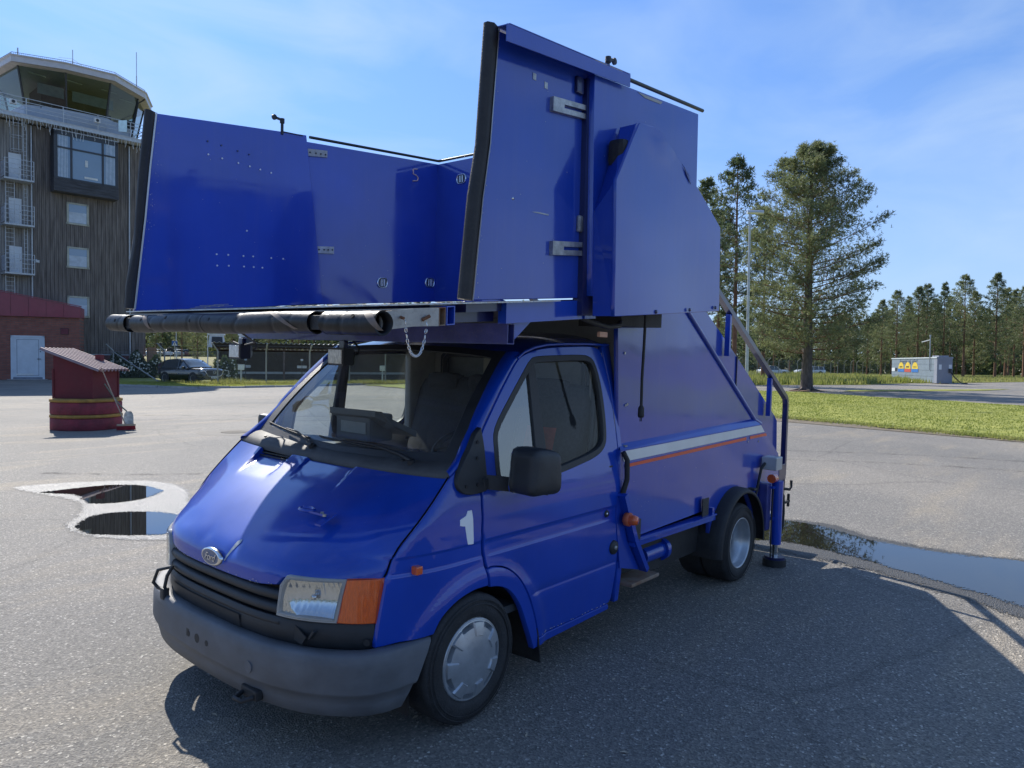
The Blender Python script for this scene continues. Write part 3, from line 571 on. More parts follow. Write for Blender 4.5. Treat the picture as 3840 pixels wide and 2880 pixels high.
# far lamp cover sheet hanging at the corner and loose trailer cable on the far side of the grille
cb_ = MB(); cb_.tube([(-.745,.44,.62),(-.79,.50,.60),(-.80,.53,.53),(-.78,.52,.50),(-.775,.46,.50)], .009, 8); cb_.bbox(-.800,-.765,.42,.46,.46,.52,.008); cb_.tube([(-.783,.44,.52),(-.775,.43,.58),(-.75,.42,.63)],.009,8); cb_.build('loose_cable_plug', BLKP, T)
# chips of missing paint along edges
random.seed(21); ch = MB(); CHIP = pm('chipped_primer', (.42,.42,.40), .7, var=.2, vscale=40)
def chip(p, u, v, s_):
    n = 6; u, v = Vector(u).normalized(), Vector(v).normalized(); ch.add([Vector(p)+u*(s_*random.uniform(.5,1.3)*math.cos(2*PI*k/n))+v*(s_*random.uniform(.3,.9)*math.sin(2*PI*k/n)) for k in range(n)], [tuple(range(n))])
for k in range(46): y = random.uniform(-.48, .48); chip(Vector(hood(.842+random.uniform(-.012,.004), y))+Vector((-.003,0,0)), (0,1,0), (0,0,1), random.uniform(.0015,.004))
for k in range(34): x = random.uniform(.62, 1.30); z = .252+random.uniform(0,.008); chip((x, -(side_y(x,z)+.003), z), (1,0,0), (0,0,1), random.uniform(.002,.005))
for k in range(26): a, y = random.uniform(.1,.8), random.uniform(-.7,.7); chip(Vector(hood(a, y))+Vector((-.0015,0,.0025)), (0,1,0), (.8,0,-.6), random.uniform(.001,.0025))
for k in range(40): t = random.random(); x = -.654+.119*t+.006+abs(random.gauss(0,.02)); z = 1.96+1.15*t; chip((x, 1.0982, z), (0,0,1), (1,0,0), random.uniform(.001,.0035))
for k in range(40): t = random.random(); x = -.19+.10*t+abs(random.gauss(0,.02)); z = 2.02+1.16*t; chip((x, -1.1325, z), (0,0,1), (1,0,0), random.uniform(.0015,.004))
for k in range(46): x, z = random.uniform(-.1,1.7), random.uniform(2.15,3.15); yy = -1.1325 if x < .58 else -1.1925; chip((x, yy, z), (1,0,0), (0,0,1), random.uniform(.0012,.003))
for k in range(30): x, z = random.uniform(-.5,1.6), random.uniform(2.15,3.05); chip((x, 1.0982 if x < .5 else 1.128, z), (1,0,0), (0,0,1), random.uniform(.0015,.0035))
for k in range(34): x, z = random.uniform(1.45,3.9), random.uniform(.72,1.05); chip((x, -.9532, z), (1,0,0), (0,0,1), random.uniform(.0015,.004))
ch.build('paint_chips', CHIP, T, kind='stuff')
# ---- bumper
BP = [(-.812,0),(-.808,.20),(-.795,.40),(-.760,.58),(-.705,.72),(-.62,.845),(-.54,.915),(-.44,.948),(-.32,.958),(-.228,.962)]
path = [(x, -y) for x, y in BP[::-1]]+[(x, y) for x, y in BP[1:]]
dn = []
for i in range(len(path)-1):
    for q in range(4):
        t = q/4; p0 = path[max(i-1,0)]; p1 = path[i]; p2 = path[i+1]; p3 = path[min(i+2,len(path)-1)]
        dn.append(tuple(.5*((2*p1[a])+(-p0[a]+p2[a])*t+(2*p0[a]-5*p1[a]+4*p2[a]-p3[a])*t*t+(-p0[a]+3*p1[a]-3*p2[a]+p3[a])*t**3) for a in (0,1)))
dn.append(path[-1])
sec = [(-.09,.455),(-.075,.478),(-.012,.482),(0,.470),(.006,.430),(.008,.318),(.004,.306),(-.010,.298),(-.016,.26),(-.030,.205),(-.06,.19),(-.09,.19)]
rows = []
for i, (x, y) in enumerate(dn):
    a = dn[max(i-1,0)]; b = dn[min(i+1,len(dn)-1)]; t = Vector((b[0]-a[0], b[1]-a[1])).normalized(); nrm = Vector((-t.y, t.x)) * 1
    if nrm.dot(Vector((x+.2, y))) < 0: nrm = -nrm
    s_ = min(i, len(dn)-1-i)/(len(dn)-1); k = max(0, 1-s_*(len(dn)-1)/10); row = []
    for o_, z in sec:
        dx = -.55*(.47-z)*k; row.append((x+nrm.x*o_+dx, y+nrm.y*o_, z+(-.012 if abs(y) > .7 else 0)*0+.012*(1-k)*0))
    rows.append(row)
b = MB(); b.loft([[r[j] for r in rows] for j in range(len(sec))], True)
for r in (rows[0], rows[-1]): b.add(r, [tuple(range(len(r)))])
bump = b.build('bumper', BUMPM, T)
s = MB(); s.cyl((-.60,-.36,.0),( -.6,-.36,.0001),.001,3); 
for y, r_, m_ in ((.115,.018,RUB),(.03,.028,RUB),(-.06,.018,RUB)):
    x = -.8135; s = MB(); s.cyl((x-.006,y,.375),(x+.004,y,.375),r_*.8,16); pl_ = s.build('plate_mounting_hole', m_, bump)
    if r_ < .02: s = MB(); s.box(x-.004,x+.004,y-.022,y+.022,.352,.398); s.build('plate_clip', BLKP, bump)
s = MB(); s.tube([(-.80,-.44,.232),(-.845,-.42,.225),(-.85,-.37,.225),(-.80,-.35,.232)], .011, 8); s.bbox(-.80,-.76,-.46,-.33,.215,.262,.01); s.build('tow_hook', RUB, bump)
s = MB(); s.cyl((-.8055,-.40,.36),(-.79,-.40,.36),.026,24); s.build('round_blank', BUMPM, bump)
# ---- wheels
def wheel(x, y, z, r, s, rear=False):
    """s = -1: outer face toward the near side"""
    wdt = .19
    e = empty_child('wheel', T)
    o = (x, y, z)
    prof = [(.195, .0), (.205, -.012), (.235, -.020), (.270, -.014), (.296, -.008), (.309, .004), (r, .022), (r, .165), (.311, .175), (.29, .195), (.21, .195)]
    t = MB(); t.lathe([(a, -s*-1*b if s > 0 else b) for a, b in prof], o, 'y', 48); tt = t.build('tyre', TYRE, e)
    for rr in (.262, .283):
        q = MB(); q.lathe([(rr, (-.021 if s < 0 else .021)), (rr+.004, (-.023 if s < 0 else .023)), (rr+.008, (-.017 if s < 0 else .017))], o, 'y', 48); q.build('sidewall_ring', TYRE, tt)
    return e
def empty_child(name, parent):
    o = bpy.data.objects.new(name, None); COL.objects.link(o); o.parent = parent; o.empty_display_size = .1; return o
for sgn in (-1, 1):
    wo_ = wheel(.042, sgn*.962, .303, .312, sgn)
    c = Vector((.042, sgn*.962, .303)); S = sgn
    q = MB(); q.lathe([(.20, S*.0), (.197, S*.006), (.192, S*-.004), (.185, S*-.03), (.10, S*-.05)], c, 'y', 48); q.build('rim', SILV, wo_)
    # dished hubcap with six cut-outs
    hc = MB(); nseg = 140; rr = [.0, .03, .07, .100, .116, .120, .140, .158, .163, .180, .184, .192]; V = []
    for ri, r_ in enumerate(rr):
        for k in range(nseg):
            a = 2*PI*k/nseg+.3; ph = k % 20; d_ = .034*(1-(r_/.200)**2)+.004
            if ph < 9 and .118 < r_ < .183: d_ += .009
            if ph > 9 and ph < 19 and .160 < r_ < .182: d_ -= .034
            V.append(c+Vector((r_*math.cos(a), S*(d_+.004), r_*math.sin(a))))
    hc.add(V, [(i*nseg+k, i*nseg+(k+1)%nseg, (i+1)*nseg+(k+1)%nseg, (i+1)*nseg+k) for i in range(len(rr)-1) for k in range(nseg)], False)
    hc.build('hubcap', SILV, wo_)
    q = MB(); q.lathe([(.186, S*.008), (.190, S*.012), (.196, S*.010), (.199, S*.0)], c, 'y', 56); q.build('hubcap_ring', SILV, wo_)
    # rear, twin tyres with a deep dish
    for k, yy in enumerate((sgn*1.00, sgn*.79)):
        w2 = wheel(3.16, yy, .305, .315, sgn)
        if k == 0:
            c = Vector((3.16, yy, .305)); q = MB(); q.lathe([(.200, S*.004), (.204, S*.010), (.196, S*.012), (.190, S*.0), (.182, S*-.03), (.172, S*-.05), (.166, S*-.052), (.160, S*-.085), (.150, S*-.10), (.146, S*-.135)], c, 'y', 48); rim_ = q.build('rim', SILV, w2); q = MB(); q.lathe([(.150, S*-.13), (.10, S*-.145), (.085, S*-.115), (.06, S*-.11), (0, S*-.11)], c, 'y', 40); q.build('wheel_disc', pm('dark_wheel_disc', (.10,.105,.11), .5, metal=.4, var=.2, vscale=12), rim_)
            for j in range(6):
                a = 2*PI*j/6; p = c+Vector((.115*math.cos(a), S*-.138, .115*math.sin(a))); q = MB(); q.cyl(p, p+Vector((0, S*.028, 0)), .014, 6); q.build('wheel_nut', STEEL, rim_)
# wheel housings
for sgn in (-1, 1):
    q = MB(); rows = []
    for k in range(15):
        a = PI*(1.02-k/14*1.04); rows.append([(.12+.450*math.cos(a), sgn*y, .17+.450*math.sin(a)) for y in (.93,.80,.62)])
    q.loft(rows, True); q.build('wheel_liner', RUB, T)
    q = MB(); q.prism([(.545,sgn*.70,.42),(.575,sgn*.95,.34),(.615,sgn*.95,.10),(.60,sgn*.70,.10)], (.008,0,0)); q.build('mudflap', RUB, T)
# ---- chassis
q = MB(); 
for y in (-.42, .34): q.box(-.3, 4.1, y, y+.08, .44, .60)
q.box(-.1, .5, -.4, .4, .28, .5); q.cyl((.035,-.8,.31),(.035,.8,.31),.05,10); q.cyl((3.16,-.8,.30),(3.16,.8,.30),.06,10); q.lathe([(0,-.16),(.14,-.1),(.16,0),(.14,.1),(0,.16)],(3.16,.05,.31),'y',16)
for x in (1.5,2.2,3.9): q.box(x, x+.08, -.7, .7, .5, .58)
q.box(1.5, 2.7, -.86, -.30, .30, .56); q.build('chassis', RUB, T)
# ================================================================ stair housing behind the cab
HY = .95
lowp = [(1.405,.62),(2.70,.645),(2.70,.60),(2.705,.50)]
for k in range(9): a = PI*(.93-.86*k/8); lowp.append((3.13+.44*math.cos(a), .305+.44*math.sin(a)))
lowp += [(3.62,.42),(3.98,.44),(4.10,.50),(4.12,.70),(4.105,.86),(4.085,.937),(3.73,1.160),(3.64,1.225),(1.375,1.195)]
for sgn in (-1, 1):
    I = (0, -sgn, 0); Y = lambda y: (lambda x, z: (x, sgn*y, z))
    m = MB(); panel(m, lowp, Y(HY), .12, rim=.03, inward=I); hs = m.build('housing_side_panel', BLUEP, T)
    m = MB(); m.loft([[(1.375,sgn*HY,1.197),(3.64,sgn*HY,1.227),(3.66,sgn*HY,1.222)],[(1.44,sgn*.895,1.228),(3.60,sgn*.895,1.272),(3.70,sgn*.895,1.240)]], False); m.build('housing_ledge', BLUE, T)
    m = MB(); panel(m, [(1.44,1.22),(3.62,1.266),(2.317,2.098),(2.0,2.15),(1.38,2.03)], Y(.895), .15, rim=.03, inward=I); m.build('housing_upper_panel', BLUEP, T)
    m = MB(); m.tube([(2.26,sgn*.90,2.135),(3.62,sgn*.90,1.268),(3.72,sgn*.915,1.225)], .017, 8); m.build('edge_flange', pm('pale_blue_paint', (.06,.09,.34), .3, coat=.8), T)
    for x0, x1, za, zb in ((1.41,1.44,0,0),): pass
    m = MB(); m.add([(1.415,sgn*(HY+.003),1.125),(3.725,sgn*(HY+.003),1.158),(3.640,sgn*(HY+.003),1.221),(1.38,sgn*(HY+.003),1.191)], [(0,1,2,3)]); m.build('white_stripe', WHT, hs)
    m = MB(); m.add([(1.425,sgn*(HY+.003),1.085),(3.336,sgn*(HY+.003),1.116),(3.334,sgn*(HY+.003),1.140),(1.425,sgn*(HY+.003),1.106)], [(0,1,2,3)]); m.build('red_stripe', RED, hs)
    m = MB(); m.add([(3.41,sgn*(HY+.003),1.118),(3.787,sgn*(HY+.003),1.121),(3.755,sgn*(HY+.003),1.145),(3.41,sgn*(HY+.003),1.142)], [(0,1,2,3)]); m.build('red_stripe', RED, hs)
    for x, z in ((3.375,1.10),(3.60,1.085),(1.47,1.80),(1.50,1.47),(1.52,1.475)): m = MB(); m.cyl((x,sgn*(HY+.004) if z < 1.2 else sgn*.902,z),(x,sgn*(HY-.01) if z < 1.2 else sgn*.88,z),.008,8); m.build('rivet', STEEL, hs)
    m = MB(); panel(m, [(2.0,2.30),(2.684,2.131),(3.264,1.812),(4.204,1.262),(4.262,1.215),(4.286,.966),(4.29,.60),(4.10,.50),(2.4,1.6),(1.7,2.10)], Y(.86), .2, rim=.03, inward=I); m.build('stair_stringer', BLUEP, T)
    m = MB(); m.bar((3.285,sgn*.865,1.80),(3.285,sgn*.865,1.50),.012,.01); m.build('stringer_seam', BLUED, T)
    h = MB(); pts = [(2.40,sgn*.90,2.52),(2.64,sgn*.90,2.36),(4.34,sgn*.90,1.43),(4.36,sgn*.90,1.38),(4.37,sgn*.90,.70),(4.30,sgn*.90,.58)]
    for p, q in zip(pts, pts[1:]): h.bar(p, q, .045, .040)
    hr = h.build('handrail', BLUED, T)
    for x, z1, z0 in ((3.02,2.13,1.80),(3.95,1.62,1.28)): m = MB(); m.bar((x,sgn*.895,z0),(x,sgn*.895,z1),.04,.03,up=(1,0,0)); m.build('handrail_post', BLUE, hr)
m = MB(); m.box(1.46, 1.49, -.93, .93, .45, 1.22); m.box(1.46, 1.49, -.88, .88, 1.22, 2.03); m.build('housing_front_wall', pm('housing_grey', (.26,.27,.27), .6, var=.1, dirt=.3), T)
m = MB(); m.box(1.445, 1.455, .18, .27, 1.0, 1.95); m.build('front_wall_batten', pm('cream_batten', (.55,.50,.40), .5), T)
for k in range(12):
    x = 4.22-k*.205; z = .50+k*.142; m = MB(); m.box(x-.13, x+.13, -.84, .84, z-.03, z); st = m.build('step', GREYST, T)
    m = MB(); m.box(x-.13, x-.12, -.84, .84, z, z+.11) if k < 11 else m.box(x-.13, x-.12, -.84, .84, z-.02, z); m.build('riser', BLUED, st)
m = MB(); m.box(4.31, 4.52, -.88, .88, .285, .325); stp = m.build('bottom_step', BLUEP, T)
for k in range(9): m = MB(); y = -.85+k*.2; m.box(4.32, 4.51, y, y+.14, .325, .333); m.build('tread_plate', STEEL, stp)
m = MB(); m.bbox(4.17, 4.34, -.935, -.925, .54, .82, .004); m.build('rear_plate', BLUED, T)
m = MB(); m.tube([(4.23,-.93,.60),(4.36,-.97,.58),(4.40,-.97,.60),(4.40,-.97,.66)], .014, 6); m.bar((4.36,-.93,.45),(4.48,-.93,.45),.02,.02); m.bar((4.46,-.93,.40),(4.46,-.93,.52),.02,.02); m.build('rear_latch', RUB, T)
# side rail and fins
m = MB(); m.add([], []); 
m.prism([(1.50,-1.0,.580),(2.69,-1.0,.566),(2.69,-1.0,.610),(1.50,-1.0,.612)], (0,.06,0)); m.prism([(1.50,-1.012,.608),(2.69,-1.012,.605),(2.69,-1.012,.614),(1.50,-1.012,.616)], (0,.075,0)); rl = m.build('side_rail', BLUE, T)
for x in (2.50, 1.50): m = MB(); m.bbox(x, x+.10, -.985, -.975, .60, .745, .003); m.build('rail_stop', BLKP, rl)
m = MB(); m.bar((2.66,-.98,.60),(2.66,-.98,.66),.03,.03); m.build('rail_end_tab', BLUE, rl)
# sloping support leg with foot plate and amber lamp
m = MB(); m.prism([(1.355,-.96,.95),(1.335,-.96,.79),(1.40,-.96,.46),(1.64,-.96,.40),(1.47,-.96,.627)], (0,.04,0)); lg = m.build('support_leg', BLUEP, T)
m = MB(); m.bar((1.36,-.985,.93),(1.51,-.985,.62),.035,.055,up=(0,1,0)); m.bar((1.50,-.98,.64),(1.67,-.98,.40),.035,.06,up=(0,1,0)); m.build('leg_channel', BLUE, lg)
m = MB(); m.bbox(1.45, 1.80, -1.02, -.72, .335, .358, .004); m.build('foot_plate', RUST, lg)
m = MB(); m.lathe([(.0,-1.075),(.026,-1.07),(.032,-1.05),(.034,-1.02)], (1.40,0,.775), 'y', 24); lm = m.build('amber_side_lamp', AMB, T)
m = MB(); m.lathe([(.034,-1.025),(.042,-1.02),(.042,-.99),(.0,-.985)], (1.40,0,.775), 'y', 24); m.build('lamp_base', pm('orange_base', (.55,.12,.05), .5), lm)
m = MB(); m.tube([(1.375,-.97,1.19),(1.40,-.985,1.14),(1.405,-.985,1.02),(1.385,-.97,.93)], .017, 8); m.build('hydraulic_hose', RUB, T)
m = MB(); m.cyl((1.86,-.84,.42),(2.20,-.84,.42),.06,18); m.cyl((2.12,-.84,.42),(2.16,-.84,.42),.08,18); m.cyl((1.90,-.80,.34),(2.06,-.80,.34),.045,14); m.build('hydraulic_cylinder', BLUE, T)
m = MB(); m.tube([(2.2,-.7,.36),(2.35,-.72,.31),(2.55,-.7,.33)], .010, 6); m.build('brake_hose', RUB, T)
# rear mudguards
for sgn in (-1, 1):
    rows = []
    for k in range(25):
        a = PI*(1.03-1.06*k/24); c_, s_ = math.cos(a), math.sin(a); rr = .452; row = []
        for y, dr in ((.60,0),(.95,0),(1.02,-.004),(1.05,-.018),(1.058,-.038),(1.05,-.045)): row.append((3.13+(rr+dr)*c_, sgn*y, .305+(rr+dr)*s_))
        rows.append(row)
    m = MB(); m.loft(rows, True); md = m.build('rear_mudguard', RUB, T)
    m = MB(); m.bbox(3.28, 3.34, sgn*1.06, sgn*1.0, .715, .735, .006); m.build('mudguard_clip', RUB, md)
    # jack
    x, y = 3.80, sgn*1.06
    m = MB(); m.cyl((x,y,.19),(x,y,.74),.048,20); m.box(x-.10,x+.10,y-(-sgn)*0,sgn*.94,.68,.70); m.box(x-.06,x+.06,sgn*.94,y,.40,.43); jk = m.build('jack_cylinder', BLUE, T)
    m = MB(); m.cyl((x,y,.08),(x,y,.20),.026,14); m.build('jack_rod', CHR, jk)
    m = MB(); m.cyl((x,y,.055),(x,y,.085),.085,28); m.build('jack_flange', BLUED, jk)
    m = MB(); m.cyl((x,y,.005),(x,y,.062),.098,28); m.build('jack_foot', RUB, jk)
    m = MB(); m.bbox(x-.15, x-.06, sgn*.955, sgn*1.03, .32, .72, .01); m.build('jack_bracket', BLUEW, jk)
    m = MB(); m.tube([(x+.05,y,.66),(x+.09,y+sgn*.02,.60),(x+.08,y+sgn*.03,.45),(x+.10,y+sgn*.02,.33),(x+.08,y,.25)], .014, 8); m.tube([(x+.06,y,.70),(x+.12,y,.68),(x+.12,y,.50),(x+.07,y,.47)], .008, 6); m.tube([(x-.10,y,.68),(x-.115,y,.40),(x-.10,y,.09)], .006, 6); m.build('jack_hoses', RUB, jk)
    m = MB(); m.bbox(x-.16, x-.02, sgn*.97, sgn*1.10, .845, .955, .008); cb2 = m.build('control_box', pm('pale_grey_plastic', (.42,.43,.42), .45, coat=.3), T)
    m = MB(); m.tube([(x-.02,sgn*1.04,.90),(x+.02,sgn*1.04,.90)], .016, 8); m.tube([(x+.01,sgn*1.02,.88),(x+.03,sgn*1.06,.92)], .014, 8); m.build('control_knob', BLKP, cb2)
    m = MB(); m.tube([(x-.16,sgn*1.0,.90),(x-.21,sgn*.99,.86),(x-.235,sgn*.98,.74),(x-.26,sgn*.97,.62)], .012, 8); m.build('control_cable', RUB, cb2)
    m = MB(); m.cyl((x-.10,sgn*1.04,.765),(x-.03,sgn*1.04,.765),.038,20); m.build('amber_marker_lamp', AMB, T)
# ================================================================ raised platform
FL = lambda x: 2.028+.0842*x          # platform floor level
TP = lambda x: 3.200+.0840*x          # wall top
# near side walls
m = MB(); panel(m, [(-.190,2.012),(.69,2.086),(.69,3.245),(.61,3.238),(-.089,3.193),(-.128,2.69),(-.165,2.45)], lambda x, z: (x, -1.13, z), .15, rim=.035, inward=(0,1,0)); nw = m.build('sliding_side_panel', BLUEP, T)
m = MB(); m.xz([(.02,2.02),(.50,2.06),(.50,3.22),(.02,3.19)], -1.118, -1.10); 
m = MB(); panel(m, [(.640,2.09),(1.80,2.19),(1.76,3.299),(.602,3.196)], lambda x, z: (x, -1.19, z), .2, rim=.045, inward=(0,1,0)); fw_ = m.build('fixed_side_panel', BLUEP, T)
m = MB(); m.box(.69, 1.80, -1.145, -1.12, 2.07, 3.19); m.build('inner_skin', BLUEP, fw_)
m = MB(); m.xz([(.60,1.985),(.70,1.99),(.66,3.19),(.585,3.18)], -1.16, -1.10); m.build('corner_post', BLUED, T)
m = MB(); m.xz([(.50,2.06),(.59,2.07),(.59,3.19),(.50,3.18)], -1.128, -1.09)
# cap channel along the top of the near wall
for (y0, y1, za, zb) in ((-1.22,-1.215,-.062,0),): 
    m = MB(); m.prism([(-.116,-1.22,3.114+.003),(-.116,-1.22,3.190),(.895,-1.22,3.275),(.895,-1.22,3.213)], (0,.006,0)); m.prism([(-.10,-1.22,3.193),(.895,-1.22,3.278),(.895,-1.10,3.290),(-.09,-1.10,3.206)], (0,0,.004)); m.build('top_channel', BLUEP, T)
def latch(x, y, z, s=1, par=None):
    l = MB(); l.cyl((x,y,z-.03),(x,y,z+.05),.010,10); l.cyl((x,y,z+.045),(x,y,z+.075),.016,10); l.bar((x,y,z+.065),(x+s*.055,y,z+.070),.012,.014); l.cyl((x+s*.06,y-.006,z+.07),(x+s*.06,y+.006,z+.07),.018,12); l.bar((x+.01,y,z-.01),(x+.16,y,z+.0),.012,.006); return l.build('wing_latch', BLKP, par or T)
latch(.78, -1.15, 3.275, 1); latch(.29, 1.10, 3.225, -1)
m = MB(); m.tube([(.92,-1.15,3.29),(1.90,-1.15,3.366)], .011, 10); m.build('top_rod', pm('dark_green_rod', (.03,.036,.028), .35, metal=.3), T)
m = MB(); m.tube([(.52,1.12,3.235),(1.76,1.12,3.335),(1.77,1.08,3.336)], .010, 10); m.tube([(1.77,1.12,3.335),(1.77,.62,3.335)], .010, 10); m.build('top_rod', MATS['dark_green_rod'], T)
# slotted slide brackets
for x0, z0, x1, z1, h in ((.316,2.984,.60,3.015,.068),(.347,2.300,.625,2.328,.068)):
    m = MB(); yb = -1.152; d_ = (z1-z0)/(x1-x0)
    for a, b in ((h*.5, h*.13), (-h*.13, -h*.5)): m.prism([(x0,yb,z0+a),(x1,yb,z1+a),(x1,yb,z1+b),(x0,yb,z0+b)], (0,.022,0))
    m.prism([(x0,yb,z0+h*.13),(x0+.09,yb,z0+h*.13+.09*d_),(x0+.09,yb,z0-h*.13+.09*d_),(x0,yb,z0-h*.13)], (0,.022,0)); br = m.build('slotted_bracket', STEEL, nw)
for x, z, hh, mt in ((.545,3.135,.085,BLUED),(.600,2.452,.085,STEEL)): m = MB(); m.bbox(x-.033, x+.03, -1.150, -1.128, z-hh/2, z+hh/2, .012); m.build('catch_plate', mt, nw)
for x, z in ((.19,3.075),(.28,3.06)): m = MB(); m.box(x-.012, x+.012, -1.1325, -1.13, z-.014, z+.016); m.build('paint_chip', STEEL, nw)
m = MB(); m.prism([(.20,-1.1325,2.452),(.33,-1.1325,2.455),(.33,-1.1325,2.461),(.24,-1.1325,2.458)], (0,.0015,0)); m.build('long_scratch', STEEL, nw)
m = MB(); m.lathe([(0,-1.136),(.006,-1.135),(.008,-1.13)], (.06,0,2.49), 'y', 10); m.build('rivet', CHR, nw)
m = MB(); m.prism([(1.02,-1.1925,3.228),(1.30,-1.1925,3.250),(1.28,-1.1925,3.232),(1.10,-1.1925,3.218)], (0,.0015,0)); m.build('peeled_paint', GREYST, fw_)
# rubber docking lips
def lip(y, pts_in, pts_out, sgn):
    m = MB(); rows = []
    n = 12
    def samp(P, t):
        t *= len(P)-1; i = min(int(t), len(P)-2); f_ = t-i; return (P[i][0]+(P[i+1][0]-P[i][0])*f_, P[i][1]+(P[i+1][1]-P[i][1])*f_)
    for k in range(n+1):
        a, b = samp(pts_in, k/n), samp(pts_out, k/n)
        rows.append([(a[0]-.004,y-.020,a[1]),(a[0]*.35+b[0]*.65,y-.030,(a[1]+b[1])/2),(b[0],y-.012,b[1]),(b[0],y+.012,b[1]),(a[0]*.35+b[0]*.65,y+.030,(a[1]+b[1])/2),(a[0]-.004,y+.020,a[1])])
    m.loft(rows, True, True); m.add(rows[0], [tuple(range(6))]); m.add(rows[-1], [tuple(range(6))]); o = m.build('rubber_docking_lip', RUB, T)
    t = MB(); t.loft([[(p[0]-.004,y-.024,p[1]),(p[0]+.006,y-.020,p[1]),(p[0]+.006,y+.020,p[1])] for p in pts_in], False); t.build('lip_trim_strip', pm('pale_aluminium', (.5,.5,.5), .35, metal=.7), o)
lip(-1.13, [(-.212,2.006),(-.165,2.455),(-.128,2.69),(-.09,3.20)], [(-.276,2.012),(-.232,2.449),(-.190,2.68),(-.156,3.205)], -1)
lip(1.10, [(-.667,1.971),(-.612,2.49),(-.585,2.80),(-.552,3.116)], [(-.712,1.975),(-.706,2.10),(-.665,2.35),(-.640,2.75),(-.606,3.125)], 1)
# outer shield hiding the lift gear
sp_ = [(.661,1.985),(1.893,2.085),(1.849,2.600),(1.538,2.779),(1.323,2.885),(1.072,3.003),(.99,3.010),(.839,2.994),(.625,2.66)]
m = MB(); panel(m, sp_, lambda x, z: (x+0, -1.32+.006*math.sin(x*5+z*3)-(.012*math.exp(-((x-1.1)/.12)**2-((z-2.95)/.06)**2)), z), .07, rim=.02, inward=(0,1,0)); sh = m.build('outer_shield', BLUEP, T)
m = MB(); m.loft([[(.661,-1.32,1.985),(.625,-1.32,2.66),(.839,-1.32,2.994)],[(.655,-1.19,1.985),(.64,-1.19,2.52),(.84,-1.20,2.99)]], False); m.loft([[(1.893,-1.32,2.085),(1.849,-1.32,2.60),(1.538,-1.32,2.779),(1.323,-1.32,2.885)],[(1.893,-1.20,2.085),(1.849,-1.20,2.60),(1.538,-1.20,2.779),(1.323,-1.20,2.885)]], False); m.build('shield_return', BLUEP, sh)
for x, z in ((1.07,2.03),(1.47,2.065),(1.82,2.10)): m = MB(); m.lathe([(0,-1.336),(.009,-1.334),(.012,-1.326)], (x,0,z), 'y', 10); m.build('rivet', BLUED, sh)
m = MB(); m.bbox(.72, .84, -1.30, -1.20, 2.76, 2.90, .03); m.build('cable_reel', RUB, sh)
m = MB(); m.prism([(1.34,-1.322,2.872),(1.40,-1.322,2.835),(1.43,-1.322,2.79),(1.375,-1.322,2.83)], (0,-.003,0)); m.build('torn_corner', BLUEW, sh)
# far side walls
m = MB(); panel(m, [(-.535,3.116),(.479,3.233),(.585,2.489),(.638,2.092),(-.654,1.951)], lambda x, z: (x, 1.10, z), .15, rim=.03, inward=(0,1,0)); fwl = m.build('sliding_side_panel', BLUEP, T)
DOT = pm('white_hole_plug', (.75,.76,.78), .5)
for row, mats in ((((-.23,3.03),(-.14,3.025),(-.03,3.015),(.05,3.01)), BLUED), (((-.225,2.95),(-.135,2.945),(-.025,2.94),(.055,2.935),(.13,2.93),(.21,2.925)), DOT)):
    for x, z in row: m = MB(); m.cyl((x,1.0985,z-.0),(x,1.094,z),.0055,8); m.build('rivet', mats, fwl)
for x, z in ((-.165,2.345),(-.087,2.350),(.018,2.355),(.087,2.360),(-.160,2.275),(-.082,2.282),(.023,2.288),(.092,2.292),(.155,2.294),(.04,2.52),(.10,2.02),(.22,2.365),(.31,2.37)): m = MB(); m.cyl((x,1.0985,z),(x,1.094,z),.0055,8); m.build('rivet', DOT, fwl)
m = MB()
for k in range(7): x = -.33+.03*k; z = 1.995+.004*k+.006*(k%3); m.prism([(x,1.0985,z),(x+.10,1.0985,z+.010),(x+.10,1.0985,z+.013),(x,1.0985,z+.003)], (0,-.001,0))
m.build('scraped_paint', GREYST, fwl)
m = MB(); panel(m, [(.45,2.07),(1.77,2.184),(1.77,3.31),(.45,3.195)], lambda x, z: (x, 1.13, z), .2, rim=.03, inward=(0,1,0)); ffx = m.build('fixed_side_panel', BLUEP, T)
m = MB(); m.prism([(1.77,1.13,2.18),(1.77,1.13,3.31),(1.77,.60,3.31),(1.77,.60,2.18)], (.03,0,0)); m.build('rear_wall_wing', BLUEP, T)
m = MB(); m.prism([(1.77,-1.12,2.18),(1.77,-1.12,3.29),(1.77,-.60,3.29),(1.77,-.60,2.18)], (.03,0,0)); m.build('rear_wall_wing', BLUEP, T)
def oval(x, z, y, wall, axis='x'):
    P = []
    for k in range(28):
        a = 2*PI*k/28; u_ = .026*math.copysign(1, math.cos(a))*(abs(math.cos(a)) > 1e-6)*.9+.030*math.cos(a); v_ = .040*math.sin(a); P.append((u_, v_))
    def pt(u_, v_, o_): return (x+u_, y-o_, z+v_+.08*u_) if axis == 'x' else (y-o_, x+u_, z+v_)
    m = MB(); m.loft([[pt(a*s, b*s, o_) for a, b in P] for s, o_ in ((1.0,.001),(.97,.008),(.86,.009),(.80,.002))], True, True); o = m.build('oval_vent_light', CHR, wall)
    m = MB(); m.add([pt(a*.8, b*.8, .003) for a, b in P], [tuple(range(28))]); m.build('vent_lens', pm('vent_dark', (.05,.06,.08), .3), o)
    for u_ in (-.017, 0, .017): m = MB(); m.tube([pt(u_, -.026, .006), pt(u_, .026, .006)], .004, 6); m.build('vent_bar', CHR, o)
oval(1.206, 2.290, 1.13, ffx); oval(1.71, 2.335, 1.13, ffx); oval(.855, 3.158, 1.77, ffx, 'y')
